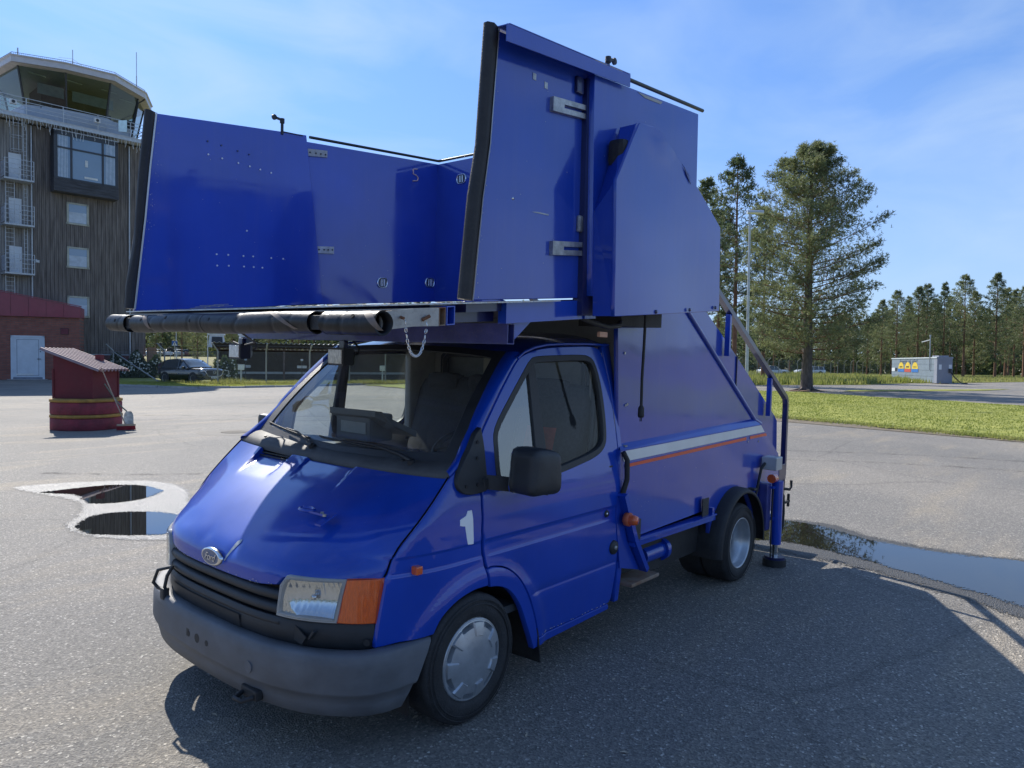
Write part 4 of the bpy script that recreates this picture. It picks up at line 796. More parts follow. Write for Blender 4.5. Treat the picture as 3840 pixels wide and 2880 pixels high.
for q in (((.507,3.154),(.669,3.175),(.67,3.128),(.512,3.106)), ((.598,2.492),(.74,2.507),(.741,2.455),(.603,2.445))):
    m = MB(); m.prism([(x,1.128,z) for x, z in q], (0,-.010,0)); pt_ = m.build('slide_plate', GREYST if q[0][1] > 3 else STEEL, ffx)
    for f_ in (.1,.4,.65,.9): x = q[0][0]+(q[1][0]-q[0][0])*f_; z = (q[0][1]+q[3][1])/2+f_*.015; m = MB(); m.cyl((x,1.119,z),(x,1.114,z),.006,8); m.build('bolt', RUB, pt_)
m = MB(); m.tube([(1.54,1.127,3.226),(1.50,1.127,3.218),(1.498,1.127,3.18),(1.53,1.127,3.175),(1.553,1.127,3.158),(1.545,1.127,3.135),(1.495,1.127,3.124)], .005, 6); m.build('hook_decal', pm('pink_hook', (.62,.42,.38), .5), ffx)
# deck, beams, fender tube
m = MB(); m.prism([(-.66,1.13,FL(-.66)-.065),(-.20,-1.10,FL(-.2)-.055),(1.80,-1.10,FL(1.8)-.055),(1.80,1.13,FL(1.8)-.055)], (0,0,.045)); dk = m.build('platform_deck', BLUED, T)
m = MB(); m.prism([(-.69,1.14,FL(-.69)-.018),(-.69,-1.17,FL(-.69)-.018),(.40,-1.17,FL(.40)-.018),(.40,1.14,FL(.4)-.018)], (0,0,.006)); m.build('checker_plate', pm('checker_plate', (.55,.54,.52), .4, metal=.7, var=.15, vscale=8, bump=.8, bscale=70, dirt=.4), dk)
m = MB()
for i in range(16):
    for j in range(30):
        x = -.66+i*.035; y = -1.12+j*.075+(.035 if i % 2 else 0); a = .9 if (i+j) % 2 else -.9; z = FL(x)-.010; c_, s_ = math.cos(a)*.014, math.sin(a)*.014
        m.add([(x-c_,y-s_,z),(x+s_*.25,y-c_*.25,z+.002),(x+c_,y+s_,z),(x-s_*.25,y+c_*.25,z+.002)], [(0,1,2,3)])
m.build('tread_studs', MATS['checker_plate'], dk, kind='stuff')
def rhs(mb, x0, x1, y0, y1, z0, z1, t=.005, tilt=0):
    """open-ended rectangular tube along y"""
    O = [(x0,z0),(x1,z0+tilt*(x1-x0)),(x1,z1+tilt*(x1-x0)),(x0,z1)]; Iq = [(x0+t,z0+t),(x1-t,z0+t+tilt*(x1-x0)),(x1-t,z1-t+tilt*(x1-x0)),(x0+t,z1-t)]
    A = [(x,y0,z) for x,z in O]; B = [(x,y1,z) for x,z in O]; Cc = [(x,y0,z) for x,z in Iq]; Dd = [(x,y1,z) for x,z in Iq]
    mb.add(A+B+Cc+Dd, [(i,(i+1)%4,4+(i+1)%4,4+i) for i in range(4)]+[(8+i,8+(i+1)%4,12+(i+1)%4,12+i) for i in range(4)]+[(i,(i+1)%4,8+(i+1)%4,8+i) for i in range(4)]+[(4+i,4+(i+1)%4,12+(i+1)%4,12+i) for i in range(4)])
    return mb
m = MB(); rhs(m, .073, .123, -1.11, 1.16, 1.824, 1.922); bm_ = m.build('cross_beam', BLUEW, T)
m = MB(); m.prism([(.125,-1.09,1.922),(.270,-1.09,1.938),(.13,-1.09,1.834)], (0,.006,0)); m.build('gusset', BLUE, bm_); m = MB(); m.prism([(.125,1.09,1.922),(.270,1.09,1.938),(.13,1.09,1.834)], (0,.006,0)); m.build('gusset', BLUE, bm_)
m = MB(); rhs(m, -.460, -.424, -1.20, 1.10, 1.886, 1.960, .004, .08); m.build('rusty_tube', RUST, T)
m = MB(); rhs(m, -.418, -.370, -1.20, 1.10, 1.890, 1.968, .005, .08); m.build('blue_tube', BLUE, T)
m = MB(); m.prism([(-.760,-1.20,1.855),(-.60,-1.20,1.877),(-.462,-1.20,1.885),(-.462,-1.20,1.958),(-.60,-1.20,1.946),(-.760,-1.20,1.925)], (0,.012,0)); m.prism([(-.70,-1.19,1.935),(-.70,1.15,1.935),(-.46,1.15,1.955),(-.46,-1.19,1.955)], (0,0,.004)); gb = m.build('extending_front_deck', GREYST, T)
m = MB(); m.prism([(.037,-1.13,1.918),(.665,-1.13,1.972),(.659,-1.13,2.068),(.037,-1.13,2.015)], (0,.05,0)); m.prism([(.66,-1.14,1.972),(.76,-1.14,1.978),(.76,-1.14,2.08),(.655,-1.14,2.075)], (0,.05,0)); m.build('deck_side_channel', BLUE, T)
m = MB(); m.prism([(-.36,-1.04,1.900),(.05,-1.04,1.930),(.05,-1.04,2.008),(-.36,-1.04,1.978)], (0,.04,0)); m.build('deck_rail', BLUED, T); m = MB(); m.prism([(-.36,1.04,1.900),(.05,1.04,1.930),(.05,1.04,2.008),(-.36,1.04,1.978)], (0,.04,0)); m.build('deck_rail', BLUED, T); m = MB(); m.prism([(.2,.9,1.95),(1.75,.9,2.08),(1.75,.9,2.14),(.2,.9,2.01)], (0,.06,0)); m.build('deck_frame', BLUED, T); m = MB(); m.prism([(.2,-.96,1.95),(1.75,-.96,2.08),(1.75,-.96,2.14),(.2,-.96,2.01)], (0,.06,0)); m.build('deck_frame', BLUED, T)
m = MB(); m.prism([(1.15,-1.06,1.955),(1.63,-1.06,1.965),(1.63,-1.06,2.06),(1.15,-1.06,2.05)], (0,.30,0)); m.build('underside_plate', RUB, T)
m = MB()
for k, r_ in enumerate((.0,)): m.tube([(.66,-1.12+r_,1.975-r_*.3),(.78,-1.12,1.955),(.95,-1.10+r_,1.94-r_),(1.10,-1.08,1.955),(1.22,-1.02,2.01)], .014, 8)
m.build('hydraulic_hoses', RUB, T)
m = MB(); m.bbox(.93, 1.01, -1.06, -1.04, 1.885, 1.915, .004); m.build('orange_bracket', pm('peach_bracket', (.62,.36,.24), .6), T)
# split rubber tube fender along the front
tx_, tz_, tr_ = -.790, 1.883, .046
def sleeve(y0, y1, hollow=False):
    n = max(2, int(abs(y1-y0)/.012)); rows = []
    for k in range(n+1):
        y = y0+(y1-y0)*k/n; row = []
        for q in range(26):
            a = 2*PI*q/26; crease = max(0, math.sin(y*52+1.6*math.sin(y*6.3)+.7*math.sin(a)+.4*math.sin(a*2+y*11)))**9
            r_ = tr_*(1-.075*crease*(.6+.4*math.sin(y*17)))+.0012*math.sin(a*3+y*9)
            row.append((tx_+r_*math.cos(a), y, tz_+r_*math.sin(a)+.0030*math.sin(y*7)))
        rows.append(row)
    m = MB(); m.loft(rows, True, True)
    inner = [[(tx_+(p[0]-tx_)*.84, p[1], tz_+(p[2]-tz_)*.84) for p in r] for r in (rows[0], rows[min(4, n)])]; inn2 = [[(tx_+(p[0]-tx_)*.84, p[1], tz_+(p[2]-tz_)*.84) for p in r] for r in (rows[-1], rows[max(-5, -n)])]
    m.loft([rows[0]]+inner, True, True); m.loft([rows[-1]]+inn2, True, True); return m.build('fender_sleeve', RUBF, fend)
RUBF = pm('fender_rubber', (.009,.009,.010), .42, var=.3, vscale=9, bump=.10, bscale=90, spec=.28)
m = MB(); m.bbox(tx_-.028, tx_+.028, -1.10, 1.04, tz_-.028, tz_+.028, .004); fend = m.build('fender_core', RUB, T)
sleeve(-1.25, -.92); sleeve(-.845, -.005); sleeve(.0, .755); sleeve(.83, 1.055)
for y, a in ((-1.12,2.6),(-.60,2.7),(-.08,2.8),(.10,2.9),(.36,2.5),(.62,2.8),(.94,2.8)):
    p = Vector((tx_+tr_*math.cos(a), y, tz_+tr_*math.sin(a))); d_ = Vector((math.cos(a), 0, math.sin(a))); m = MB(); m.cyl(p-d_*.006, p+d_*.0002, .009, 12); m.build('fixing_hole', pm('hole_black', (.004,.004,.005), .9), fend)
TAN = pm('scuffed_tan', (.30,.22,.17), .6, var=.3, vscale=20, col2=(.12,.10,.09))
for q0, y0, wd in ((2.2, -1.13, .10), (2.2, -.45, .20), (2.3, .66, .09)):
    rows = []
    for k in range(13):
        t = k/12; a = 1.2+2.6*t; y = y0-wd*t*1.6; r_ = tr_+.0015
        rows.append([(tx_+r_*math.cos(a), y+o_, tz_+r_*math.sin(a)+.0030*math.sin(y*7)) for o_ in (-.022*math.sin(PI*min(1,t*.9+.1))-.006, .022)])
    m = MB(); m.loft(rows, True); m.build('scuffed_label_band', TAN, fend)
# work lamps under the beam
LMP = pm('work_lamp_lens', (.60,.58,.52), .15, metal=.2, coat=1.0, var=.25, vscale=40, bump=.9, bscale=130, stretch=(1,2,1))
for (x, y, z) in ((.06,1.184,1.738),(.06,.106,1.733)):
    m = MB(); P0 = [(x-.045,y-.072,z-.050),(x-.045,y+.072,z-.050),(x-.045,y+.072,z+.050),(x-.045,y-.072,z+.050)]; P1 = [(x+.030,y-.066,z-.046),(x+.030,y+.066,z-.046),(x+.030,y+.066,z+.046),(x+.030,y-.066,z+.046)]; P2 = [(x+.062,y-.035,z-.026),(x+.062,y+.035,z-.026),(x+.062,y+.035,z+.026),(x+.062,y-.035,z+.026)]
    m.loft([P0,P1,P2], False, True); m.add(P0, [(0,1,2,3)]); m.add(P2, [(0,1,2,3)]); lp = m.build('work_lamp', BLKP, T)
    m = MB(); m.bbox(x-.052, x-.044, y-.060, y+.060, z-.040, z+.040, .003); m.build('lamp_lens', LMP, lp)
    m = MB(); m.bbox(x-.005, x+.025, y-.022, y+.022, z+.045, 1.826, .003); m.build('lamp_bracket', BLUED, lp)
    m = MB(); m.tube([(x+.06,y,z),(x+.09,y-.03,z+.02),(x+.08,y-.05,z+.05),(x+.03,y-.06,1.824)], .006, 6); m.build('lamp_cable', RUB, lp)
m = MB(); m.tube([(-.2,.75,1.86),(.02,.95,1.80),(.05,1.15,1.775),(.07,1.3,1.80)], .006, 6); m.build('loose_cable', RUB, T)
m = MB(); m.tube([(1.34,-1.11,2.06),(1.335,-1.11,1.85),(1.325,-1.11,1.65),(1.328,-1.11,1.49)], .009, 8); pc = m.build('power_cable', RUB, T)
m = MB(); m.lathe([(.010,1.49),(.018,1.475),(.020,1.43),(.016,1.418),(0,1.418)], (1.328,-1.11,0), 'z', 14); m.cyl((1.320,-1.11,1.42),(1.320,-1.11,1.395),.0035,6); m.cyl((1.336,-1.11,1.42),(1.336,-1.11,1.395),.0035,6); m.build('mains_plug', RUB, pc)
# pin chain
m = MB(); m.tube([(-.669,-1.205,1.91),(-.667,-1.222,1.905)], .006, 8); m.tube([(-.555,-1.203,1.905),(-.525,-1.214,1.922)], .007, 8); pn = m.build('locking_pins', pm('rust_brown', (.16,.07,.035), .8), T)
A_, B_ = Vector((-.662,-1.222,1.90)), Vector((-.545,-1.222,1.91)); n = 26
tm = None
for k in range(n):
    t = (k+.5)/n; x = A_.x+(B_.x-A_.x)*t; sag = .142*(1-(2*t-1)**4*.55-(2*t-1)**2*.45); p = Vector((x, -1.222, 1.905-sag)); t2 = (k+1.5)/n; sg2 = .142*(1-(2*t2-1)**4*.55-(2*t2-1)**2*.45); q = Vector((A_.x+(B_.x-A_.x)*t2, -1.222, 1.905-sg2)); d_ = (q-p).normalized()
    if tm is None:
        m = MB(); m.tube([Vector((.0042*math.copysign(1, math.sin(a))*min(1, abs(math.sin(a))*1.6), 0, .0085*math.cos(a))) for a in [2*PI*i/14 for i in range(15)]], .0016, 5, cap=False); o = m.build('chain_link', CHR, T); tm = o.data
    else: o = bpy.data.objects.new('chain_link', tm); COL.objects.link(o); o.parent = T
    o.location = p; qz = d_.to_track_quat('Z', 'Y'); o.rotation_mode = 'QUATERNION'; o.rotation_quaternion = qz @ Matrix.Rotation(PI/2*(k % 2)+.4, 3, 'Z').to_quaternion()
# ================================================================ ground and surroundings
def at(X, Z, z=0.0):
    """surveyed position: X metres across, Z metres away along the line of the yard"""
    return Vector((CAM.x+.640*X+.768*Z, CAM.y-.768*X+.640*Z, z))
def asphalt():
    m = bpy.data.materials.new('asphalt'); m.use_nodes = True; nt = m.node_tree; nt.nodes.clear(); L = nt.links.new
    out = N(nt, 'ShaderNodeOutputMaterial'); b = N(nt, 'ShaderNodeBsdfPrincipled'); L(b.outputs[0], out.inputs[0])
    tc = N(nt, 'ShaderNodeTexCoord'); v = tc.outputs['Object']
    big = N(nt, 'ShaderNodeTexNoise', i_Scale=.16, i_Detail=6.0, i_Roughness=.55, i_Distortion=.6); L(v, big.inputs['Vector'])
    rb = ramp(nt, [(.30, (.155, .150, .138)), (.50, (.205, .193, .172)), (.70, (.250, .230, .198))]); L(big.outputs[0], rb.inputs[0])
    # sandy film gathered in streaks
    mp = N(nt, 'ShaderNodeMapping'); mp.inputs['Scale'].default_value = (.22, .9, 1); mp.inputs['Rotation'].default_value = (0, 0, R(28)); L(v, mp.inputs[0])
    sd = N(nt, 'ShaderNodeTexNoise', i_Scale=1.3, i_Detail=7.0, i_Roughness=.62); L(mp.outputs[0], sd.inputs['Vector'])
    rs = ramp(nt, [(.52, (0,0,0)), (.74, (1,1,1))]); L(sd.outputs[0], rs.inputs[0]); ms = N(nt, 'ShaderNodeMath', operation='MULTIPLY', i_1=.75); L(rs.outputs[0], ms.inputs[0])
    m1 = N(nt, 'ShaderNodeMixRGB'); m1.inputs[2].default_value = (.32, .275, .205, 1); L(ms.outputs[0], m1.inputs[0]); L(rb.outputs[0], m1.inputs[1])
    # single stones
    vo = N(nt, 'ShaderNodeTexVoronoi', i_Scale=95.0); L(v, vo.inputs['Vector']); vh = N(nt, 'ShaderNodeSeparateColor'); L(vo.outputs['Color'], vh.inputs[0])
    rv = ramp(nt, [(.0, (.62,.62,.63)), (.45, (.93,.93,.93)), (.80, (1.10,1.09,1.07)), (.965, (1.5,1.48,1.45)), (1.0, (2.6,2.6,2.55))]); L(vh.outputs[0], rv.inputs[0])
    m2 = N(nt, 'ShaderNodeMixRGB', blend_type='MULTIPLY'); m2.inputs[0].default_value = 1; L(m1.outputs[0], m2.inputs[1]); L(rv.outputs[0], m2.inputs[2])
    fi = N(nt, 'ShaderNodeTexNoise', i_Scale=28.0, i_Detail=6.0, i_Roughness=.7); L(v, fi.inputs['Vector']); rf = ramp(nt, [(.3, (.84,.84,.85)), (.7, (1.15,1.14,1.12))]); L(fi.outputs[0], rf.inputs[0])
    m3 = N(nt, 'ShaderNodeMixRGB', blend_type='MULTIPLY'); m3.inputs[0].default_value = 1; L(m2.outputs[0], m3.inputs[1]); L(rf.outputs[0], m3.inputs[2])
    # crack lines and old joints
    nz = N(nt, 'ShaderNodeTexNoise', i_Scale=.8, i_Detail=5.0); L(v, nz.inputs['Vector']); mm = N(nt, 'ShaderNodeMixRGB', blend_type='LINEAR_LIGHT'); mm.inputs[0].default_value = .25; L(v, mm.inputs[1]); L(nz.outputs['Color'], mm.inputs[2])
    cr_ = N(nt, 'ShaderNodeTexVoronoi', feature='DISTANCE_TO_EDGE', i_Scale=.16); L(mm.outputs[0], cr_.inputs['Vector']); rc = ramp(nt, [(.0, (.55,.55,.56)), (.0035, (.8,.8,.8)), (.008, (1,1,1))]); L(cr_.outputs['Distance'], rc.inputs[0])
    m4 = N(nt, 'ShaderNodeMixRGB', blend_type='MULTIPLY'); m4.inputs[0].default_value = .45; L(m3.outputs[0], m4.inputs[1]); L(rc.outputs[0], m4.inputs[2])
    L(m4.outputs[0], b.inputs['Base Color']); b.inputs['Roughness'].default_value = .78; b.inputs['Specular IOR Level'].default_value = .35
    bn = N(nt, 'ShaderNodeTexNoise', i_Scale=70.0, i_Detail=3.0, i_Roughness=.7); L(v, bn.inputs['Vector']); ad = N(nt, 'ShaderNodeMath', operation='ADD'); L(bn.outputs[0], ad.inputs[0]); L(vo.outputs['Distance'], ad.inputs[1])
    bp = N(nt, 'ShaderNodeBump', i_Strength=.65, i_Distance=.009); L(ad.outputs[0], bp.inputs['Height']); L(bp.outputs[0], b.inputs['Normal'])
    return m
def sheet(name, poly, z, mat, sp=None, label=None, kind='structure', zf=None):
    m = MB(); sp = sp or 4.0; panel(m, poly, (lambda x, y: (x, y, z)) if zf is None else zf, sp, rim=0)
    o = m.build(name, mat, kind=kind); return o
GRS = pm('meadow_grass', (.10,.14,.022), .9, var=.3, vscale=.6, bump=.6, bscale=14, col2=(.22,.22,.05), spec=.2)
LAWN = pm('lawn_grass', (.19,.225,.035), .85, var=.25, vscale=1.4, bump=.8, bscale=30, col2=(.34,.34,.085), spec=.2, dirt=0)
g = MB(); g.add([(-900,-900,-.02),(900,-900,-.02),(900,900,-.02),(-900,900,-.02)], [(0,1,2,3)]); g.build('ground', GRS, kind='structure')
KERB = [(19.3,57.2),(16.2,50.5),(15.62,47.35),(16.56,43.91),(17.3,40.0),(18.44,37.53),(21.0,36.9),(24.93,36.95),(33.72,37.9),(45,39.5),(62,42)]
apron = [(-70,-70),(140,-70),(101,5.8),(84.7,10.7),(80.6,13.1),(67.8,14.4),(56.9,20.2),(60,30)]+KERB[::-1]+[(19.6,57.9),(15.03,60.2),(-30,82),(-70,82)]
ASP = asphalt(); sheet('asphalt_apron', apron, 0.0, ASP, 6.0)
lawn = [(30,37),(25.5,22),(22.6,11),(21.22,4.97),(20.9,3.8),(20.45,2.7),(19.95,1.8),(19.3,.4),(18.9,-.6),(18.45,-1.6),(17.2,-5.5),(15,-12),(13,-20),(28,-22),(33,-8),(37.08,.12),(39.5,3.4),(40.2,5.2),(41.2,7.5),(44.73,12.1),(44.4,14.8),(46,20),(49,36)]
random.seed(3)
lw = [(x+random.uniform(-.14,.14)+.18*math.sin(y*2.1+x), y+random.uniform(-.10,.10)) for x, y in densify(lawn, .35)]
sheet('lawn', lw, .035, LAWN, 3.0)
sheet('road_edge_soil', [(x-.16, y-.02) for x, y in densify(lawn[:12], 1.2)]+[(18.2,-10),(24,6),(27,20)], .012, pm('bare_soil', (.13,.105,.07), .95, var=.3, vscale=6, bump=.6, bscale=60), 2.0)
verge = KERB+[(70,60),(60,75),(30,72),(20.4,60)]
sheet('grass_verge', [(x, y+.16) for x, y in verge], .09, LAWN, 3.0)
sheet('parking_yard', [(26,50),(40,51),(64,55),(66,68),(52,72),(28,66)], .094, pm('yard_gravel', (.16,.15,.13), .9, var=.2, vscale=2, bump=.5, bscale=40), 4.0)
far_v = [(56.9,20.3),(67.8,14.5),(80.6,13.2),(84.7,10.8),(101,5.9),(160,-20),(260,20),(200,120),(70,60),(60,34)]
sheet('rough_grass_bank', far_v, .03, GRS, 9.0)
# mown island strip lying between the two roads
isl = [(52,11.3),(58,8.2),(66,3.5),(60,4.5),(52,8.6),(48.6,11.0)]
sheet('grass_island', isl, .03, LAWN, 2.0)
# kerb of single granite stones
ke = empty('kerb', 'low granite kerb of separate stones along the edge of the grass verge', 'kerb'); ke['kind'] = 'structure'
KM = [pm('granite_kerb', (.30,.29,.28), .8, var=.2, vscale=10, bump=.4, bscale=60), pm('granite_kerb_pale', (.40,.36,.32), .8, var=.2, vscale=10, bump=.4, bscale=60)]
dk_ = densify(KERB, 1.0)[:-48] if False else None
tot = 0
for (a, b) in zip(KERB, KERB[1:]):
    n = max(1, round(math.dist(a, b)/1.05)); A, B = Vector((*a, 0)), Vector((*b, 0)); 
    for k in range(n):
        if tot >= 60: break
        p, q = A.lerp(B, k/n), A.lerp(B, (k+1)/n); d_ = (q-p).normalized(); p += d_*.012; q -= d_*.012; j = Vector((random.uniform(-.02,.02), random.uniform(-.02,.02), 0)); m = MB(); nx = Vector((-d_.y, d_.x, 0)); h = .115+random.uniform(-.012,.012)
        m.add([p+j-nx*.07, q+j-nx*.07, q+j+nx*.08, p+j+nx*.08]+[v+Vector((0,0,h)) for v in (p+j-nx*.055, q+j-nx*.055, q+j+nx*.08, p+j+nx*.08)], [(0,3,2,1),(4,5,6,7),(0,1,5,4),(1,2,6,5),(2,3,7,6),(3,0,4,7)]); m.build('kerb_stone', KM[tot % 7 == 4], ke); tot += 1

TM = bpy.data.materials.new('tyre_mark_film'); TM.use_nodes = True; nt = TM.node_tree; nt.nodes.clear(); L = nt.links.new; out = N(nt, 'ShaderNodeOutputMaterial'); df = N(nt, 'ShaderNodeBsdfDiffuse'); df.inputs[0].default_value = (.07,.068,.062,1); tr_s = N(nt, 'ShaderNodeBsdfTransparent')
tc = N(nt, 'ShaderNodeTexCoord'); nz = N(nt, 'ShaderNodeTexNoise', i_Scale=3.0, i_Detail=8.0, i_Roughness=.75); L(tc.outputs['Object'], nz.inputs['Vector']); mr = N(nt, 'ShaderNodeMapRange'); mr.inputs[1].default_value = .45; mr.inputs[2].default_value = .75; mr.inputs[3].default_value = 0; mr.inputs[4].default_value = .55; L(nz.outputs[0], mr.inputs[0]); mxs = N(nt, 'ShaderNodeMixShader'); L(mr.outputs[0], mxs.inputs[0]); L(tr_s.outputs[0], mxs.inputs[1]); L(df.outputs[0], mxs.inputs[2]); L(mxs.outputs[0], out.inputs[0])
for (X0, Z0, X1, Z1, bow, wd) in ((-14,33,8,30,3.0,.28),(-13,30.5,9,27,3.2,.28),(-12,22,3,19.5,1.5,.22),(-11,20.4,4,18,1.6,.22),(5,15,14,9,1.5,.22),(4.4,13.6,13,8,1.4,.22),(-7,11,-1.5,13,-.8,.18)):
    m = MB(); rows = []
    for k in range(25): t = k/24; c = at(X0+(X1-X0)*t, Z0+(Z1-Z0)*t+bow*math.sin(PI*t), .0025); d_ = at(X1-X0, Z1-Z0+bow*PI*math.cos(PI*t))-at(0, 0); d_.z = 0; nr = Vector((-d_.y, d_.x, 0)).normalized()*wd/2; rows.append([c-nr, c+nr])
    m.loft(rows, False); m.build('tyre_mark', TM, kind='structure')
# ---- puddles and their wet margins
def wetmat(name, r0, base, bumps, frm):
    m = bpy.data.materials.new(name); m.use_nodes = True; nt = m.node_tree; nt.nodes.clear(); L = nt.links.new
    out = N(nt, 'ShaderNodeOutputMaterial'); b = N(nt, 'ShaderNodeBsdfPrincipled', i_Roughness=r0); b.inputs['Base Color'].default_value = (*base, 1); b.inputs['Specular IOR Level'].default_value = .6
    tc = N(nt, 'ShaderNodeTexCoord'); v = tc.outputs['Object']
    if bumps:
        vo = N(nt, 'ShaderNodeTexVoronoi', i_Scale=80.0); L(v, vo.inputs['Vector']); bp = N(nt, 'ShaderNodeBump', i_Strength=bumps, i_Distance=.012); L(vo.outputs['Distance'], bp.inputs['Height']); L(bp.outputs[0], b.inputs['Normal'])
    at_ = N(nt, 'ShaderNodeAttribute', attribute_name='inset'); nz = N(nt, 'ShaderNodeTexNoise', i_Scale=60.0, i_Detail=3.0); L(v, nz.inputs['Vector'])
    nz2 = N(nt, 'ShaderNodeTexNoise', i_Scale=6.0, i_Detail=3.0); L(v, nz2.inputs['Vector'])
    a1 = N(nt, 'ShaderNodeMath', operation='MULTIPLY_ADD', i_1=1.5, i_2=-.75); L(nz.outputs[0], a1.inputs[0]); a2 = N(nt, 'ShaderNodeMath', operation='MULTIPLY_ADD', i_1=.5, i_2=-.25); L(nz2.outputs[0], a2.inputs[0])
    s1 = N(nt, 'ShaderNodeMath', operation='ADD'); L(a1.outputs[0], s1.inputs[0]); L(a2.outputs[0], s1.inputs[1]); s2 = N(nt, 'ShaderNodeMath', operation='ADD'); L(s1.outputs[0], s2.inputs[0]); L(at_.outputs['Fac'], s2.inputs[1])
    gt = N(nt, 'ShaderNodeMapRange'); gt.inputs[1].default_value = frm; gt.inputs[2].default_value = frm+.08; L(s2.outputs[0], gt.inputs[0])
    t = N(nt, 'ShaderNodeBsdfTransparent'); mx = N(nt, 'ShaderNodeMixShader'); L(gt.outputs[0], mx.inputs[0]); L(t.outputs[0], mx.inputs[1]); L(b.outputs[0], mx.inputs[2]); L(mx.outputs[0], out.inputs[0]); return m
WATER = wetmat('puddle_water', .015, (.012,.012,.011), 0, .45)
WET = wetmat('wet_asphalt', .46, (.075,.074,.070), .8, .40)
WETD = wetmat('damp_asphalt', .5, (.075,.073,.068), .8, .50); WETD.node_tree.nodes['Principled BSDF'].inputs['Specular IOR Level'].default_value = .3; WET.node_tree.nodes['Principled BSDF'].inputs['Specular IOR Level'].default_value = 1.0
def pool(name, pts, z, mat, width, label=None):
    P = smooth_poly(pts, 5); m = MB(); V = []; n = len(P); cx = sum(p[0] for p in P)/n; cy = sum(p[1] for p in P)/n
    def dist(x, y): return min(((x-(ax+(bx-ax)*t))**2+(y-(ay+(by-ay)*t))**2)**.5 for (ax, ay), (bx, by) in zip(P, P[1:]+P[:1]) for t in [max(0, min(1, ((x-ax)*(bx-ax)+(y-ay)*(by-ay))/max(1e-9, (bx-ax)**2+(by-ay)**2)))])
    panel(m, P, lambda x, y: (x, y, z), .10, rim=0); o = m.build(name, mat, kind='structure'); at_ = o.data.attributes.new('inset', 'FLOAT', 'POINT')
    for i, v in enumerate(o.data.vertices): at_.data[i].value = min(1, dist(v.co.x, v.co.y)/width)
    return o
pool('wet_patch', [(.62,7.95),(1.21,7.98),(2.0,7.5),(2.32,6.95),(2.25,6.1),(1.85,5.2),(1.70,4.4),(1.28,3.72),(.78,3.52),(.28,4.1),(.20,4.9),(.48,5.40),(.74,5.95),(.80,6.5),(.68,7.2)], .004, WET, .20)
pool('puddle', [(.72,7.30),(1.15,7.32),(1.62,7.28),(1.95,6.95),(2.0,6.35),(1.85,6.08),(1.50,5.82),(1.12,5.80),(.88,6.02),(.92,6.35),(.98,6.75),(.83,7.05)], .008, WATER, .14)
pool('puddle', [(.36,4.98),(.78,5.38),(1.25,5.10),(1.42,4.55),(1.30,4.05),(.88,3.78),(.45,4.12),(.26,4.50)], .008, WATER, .14)
pool('wet_patch', [(5.05,.1),(5.75,-.15),(6.0,-.9),(5.65,-1.5),(5.55,-2.3),(5.8,-3.2),(5.6,-4.4),(4.2,-4.6),(3.3,-3.8),(3.35,-3.0),(3.75,-2.3),(4.05,-1.6),(4.15,-.8),(4.3,-.1)], .004, WETD, .30)
pool('puddle', [(4.6,.10),(5.35,.0),(5.75,-.5),(5.72,-.95),(5.42,-1.45),(5.34,-2.1),(5.50,-2.75),(5.5,-3.6),(5.3,-4.6),(4.3,-4.6),(3.80,-3.75),(3.72,-3.05),(4.0,-2.5),(4.28,-1.9),(4.50,-1.4),(4.62,-.85),(4.35,-.4)], .008, WATER, .16)
DP = pm('darker_patch_asphalt', (.105,.100,.090), .8, var=.2, vscale=5, bump=.6, bscale=80, spec=.3)
for nm, P_ in (('repaired_patch', [(9.3,-3.4),(13.4,-5.9),(14.0,-5.1),(9.8,-2.6)]), ('repaired_patch', [(2.4,19.8),(3.3,19.0),(3.7,19.5),(2.8,20.3)])):
    sheet(nm, smooth_poly(densify(P_, 1.0), 2), .003, DP, .8)
# manhole with its settled ring
mh = empty('manhole_cover', 'round iron manhole cover set in a pale ring of patched asphalt', 'manhole', (6.66,12.77,0))
m = MB(); m.lathe([(.34,.0),(.34,.010),(.30,.012)], (0,0,0), 'z', 36); m.add([(.30*math.cos(2*PI*k/36), .30*math.sin(2*PI*k/36), .012) for k in range(36)], [tuple(range(36))]); m.build('cover', pm('pale_iron', (.17,.155,.13), .9, metal=0, spec=.1, var=.2, vscale=20, bump=.5, bscale=80), mh)
m = MB(); m.lathe([(.345,.006),(.80,.006),(.86,.002)], (0,0,0), 'z', 40); m.build('patched_ring', pm('patch_asphalt', (.17,.155,.13), .85, var=.15, vscale=8, bump=.5, bscale=90), mh)
random.seed(5)
lf = MB()
for k in range(70):
    X = random.uniform(-1.5, 3.5); Z = random.uniform(2.6, 7); p = at(X, Z, .004); a = random.uniform(0, 6.3); s_ = random.uniform(.004, .011); q = Vector((math.cos(a)*s_*2, math.sin(a)*s_*2, .003)); r_ = Vector((-math.sin(a)*s_, math.cos(a)*s_, .004)); lf.add([p-q, p+r_, p+q, p-r_+Vector((0,0,.006))], [(0,1,2,3)])
lf.build('blown_litter', pm('dry_leaf', (.45,.38,.28), .8), kind='stuff')

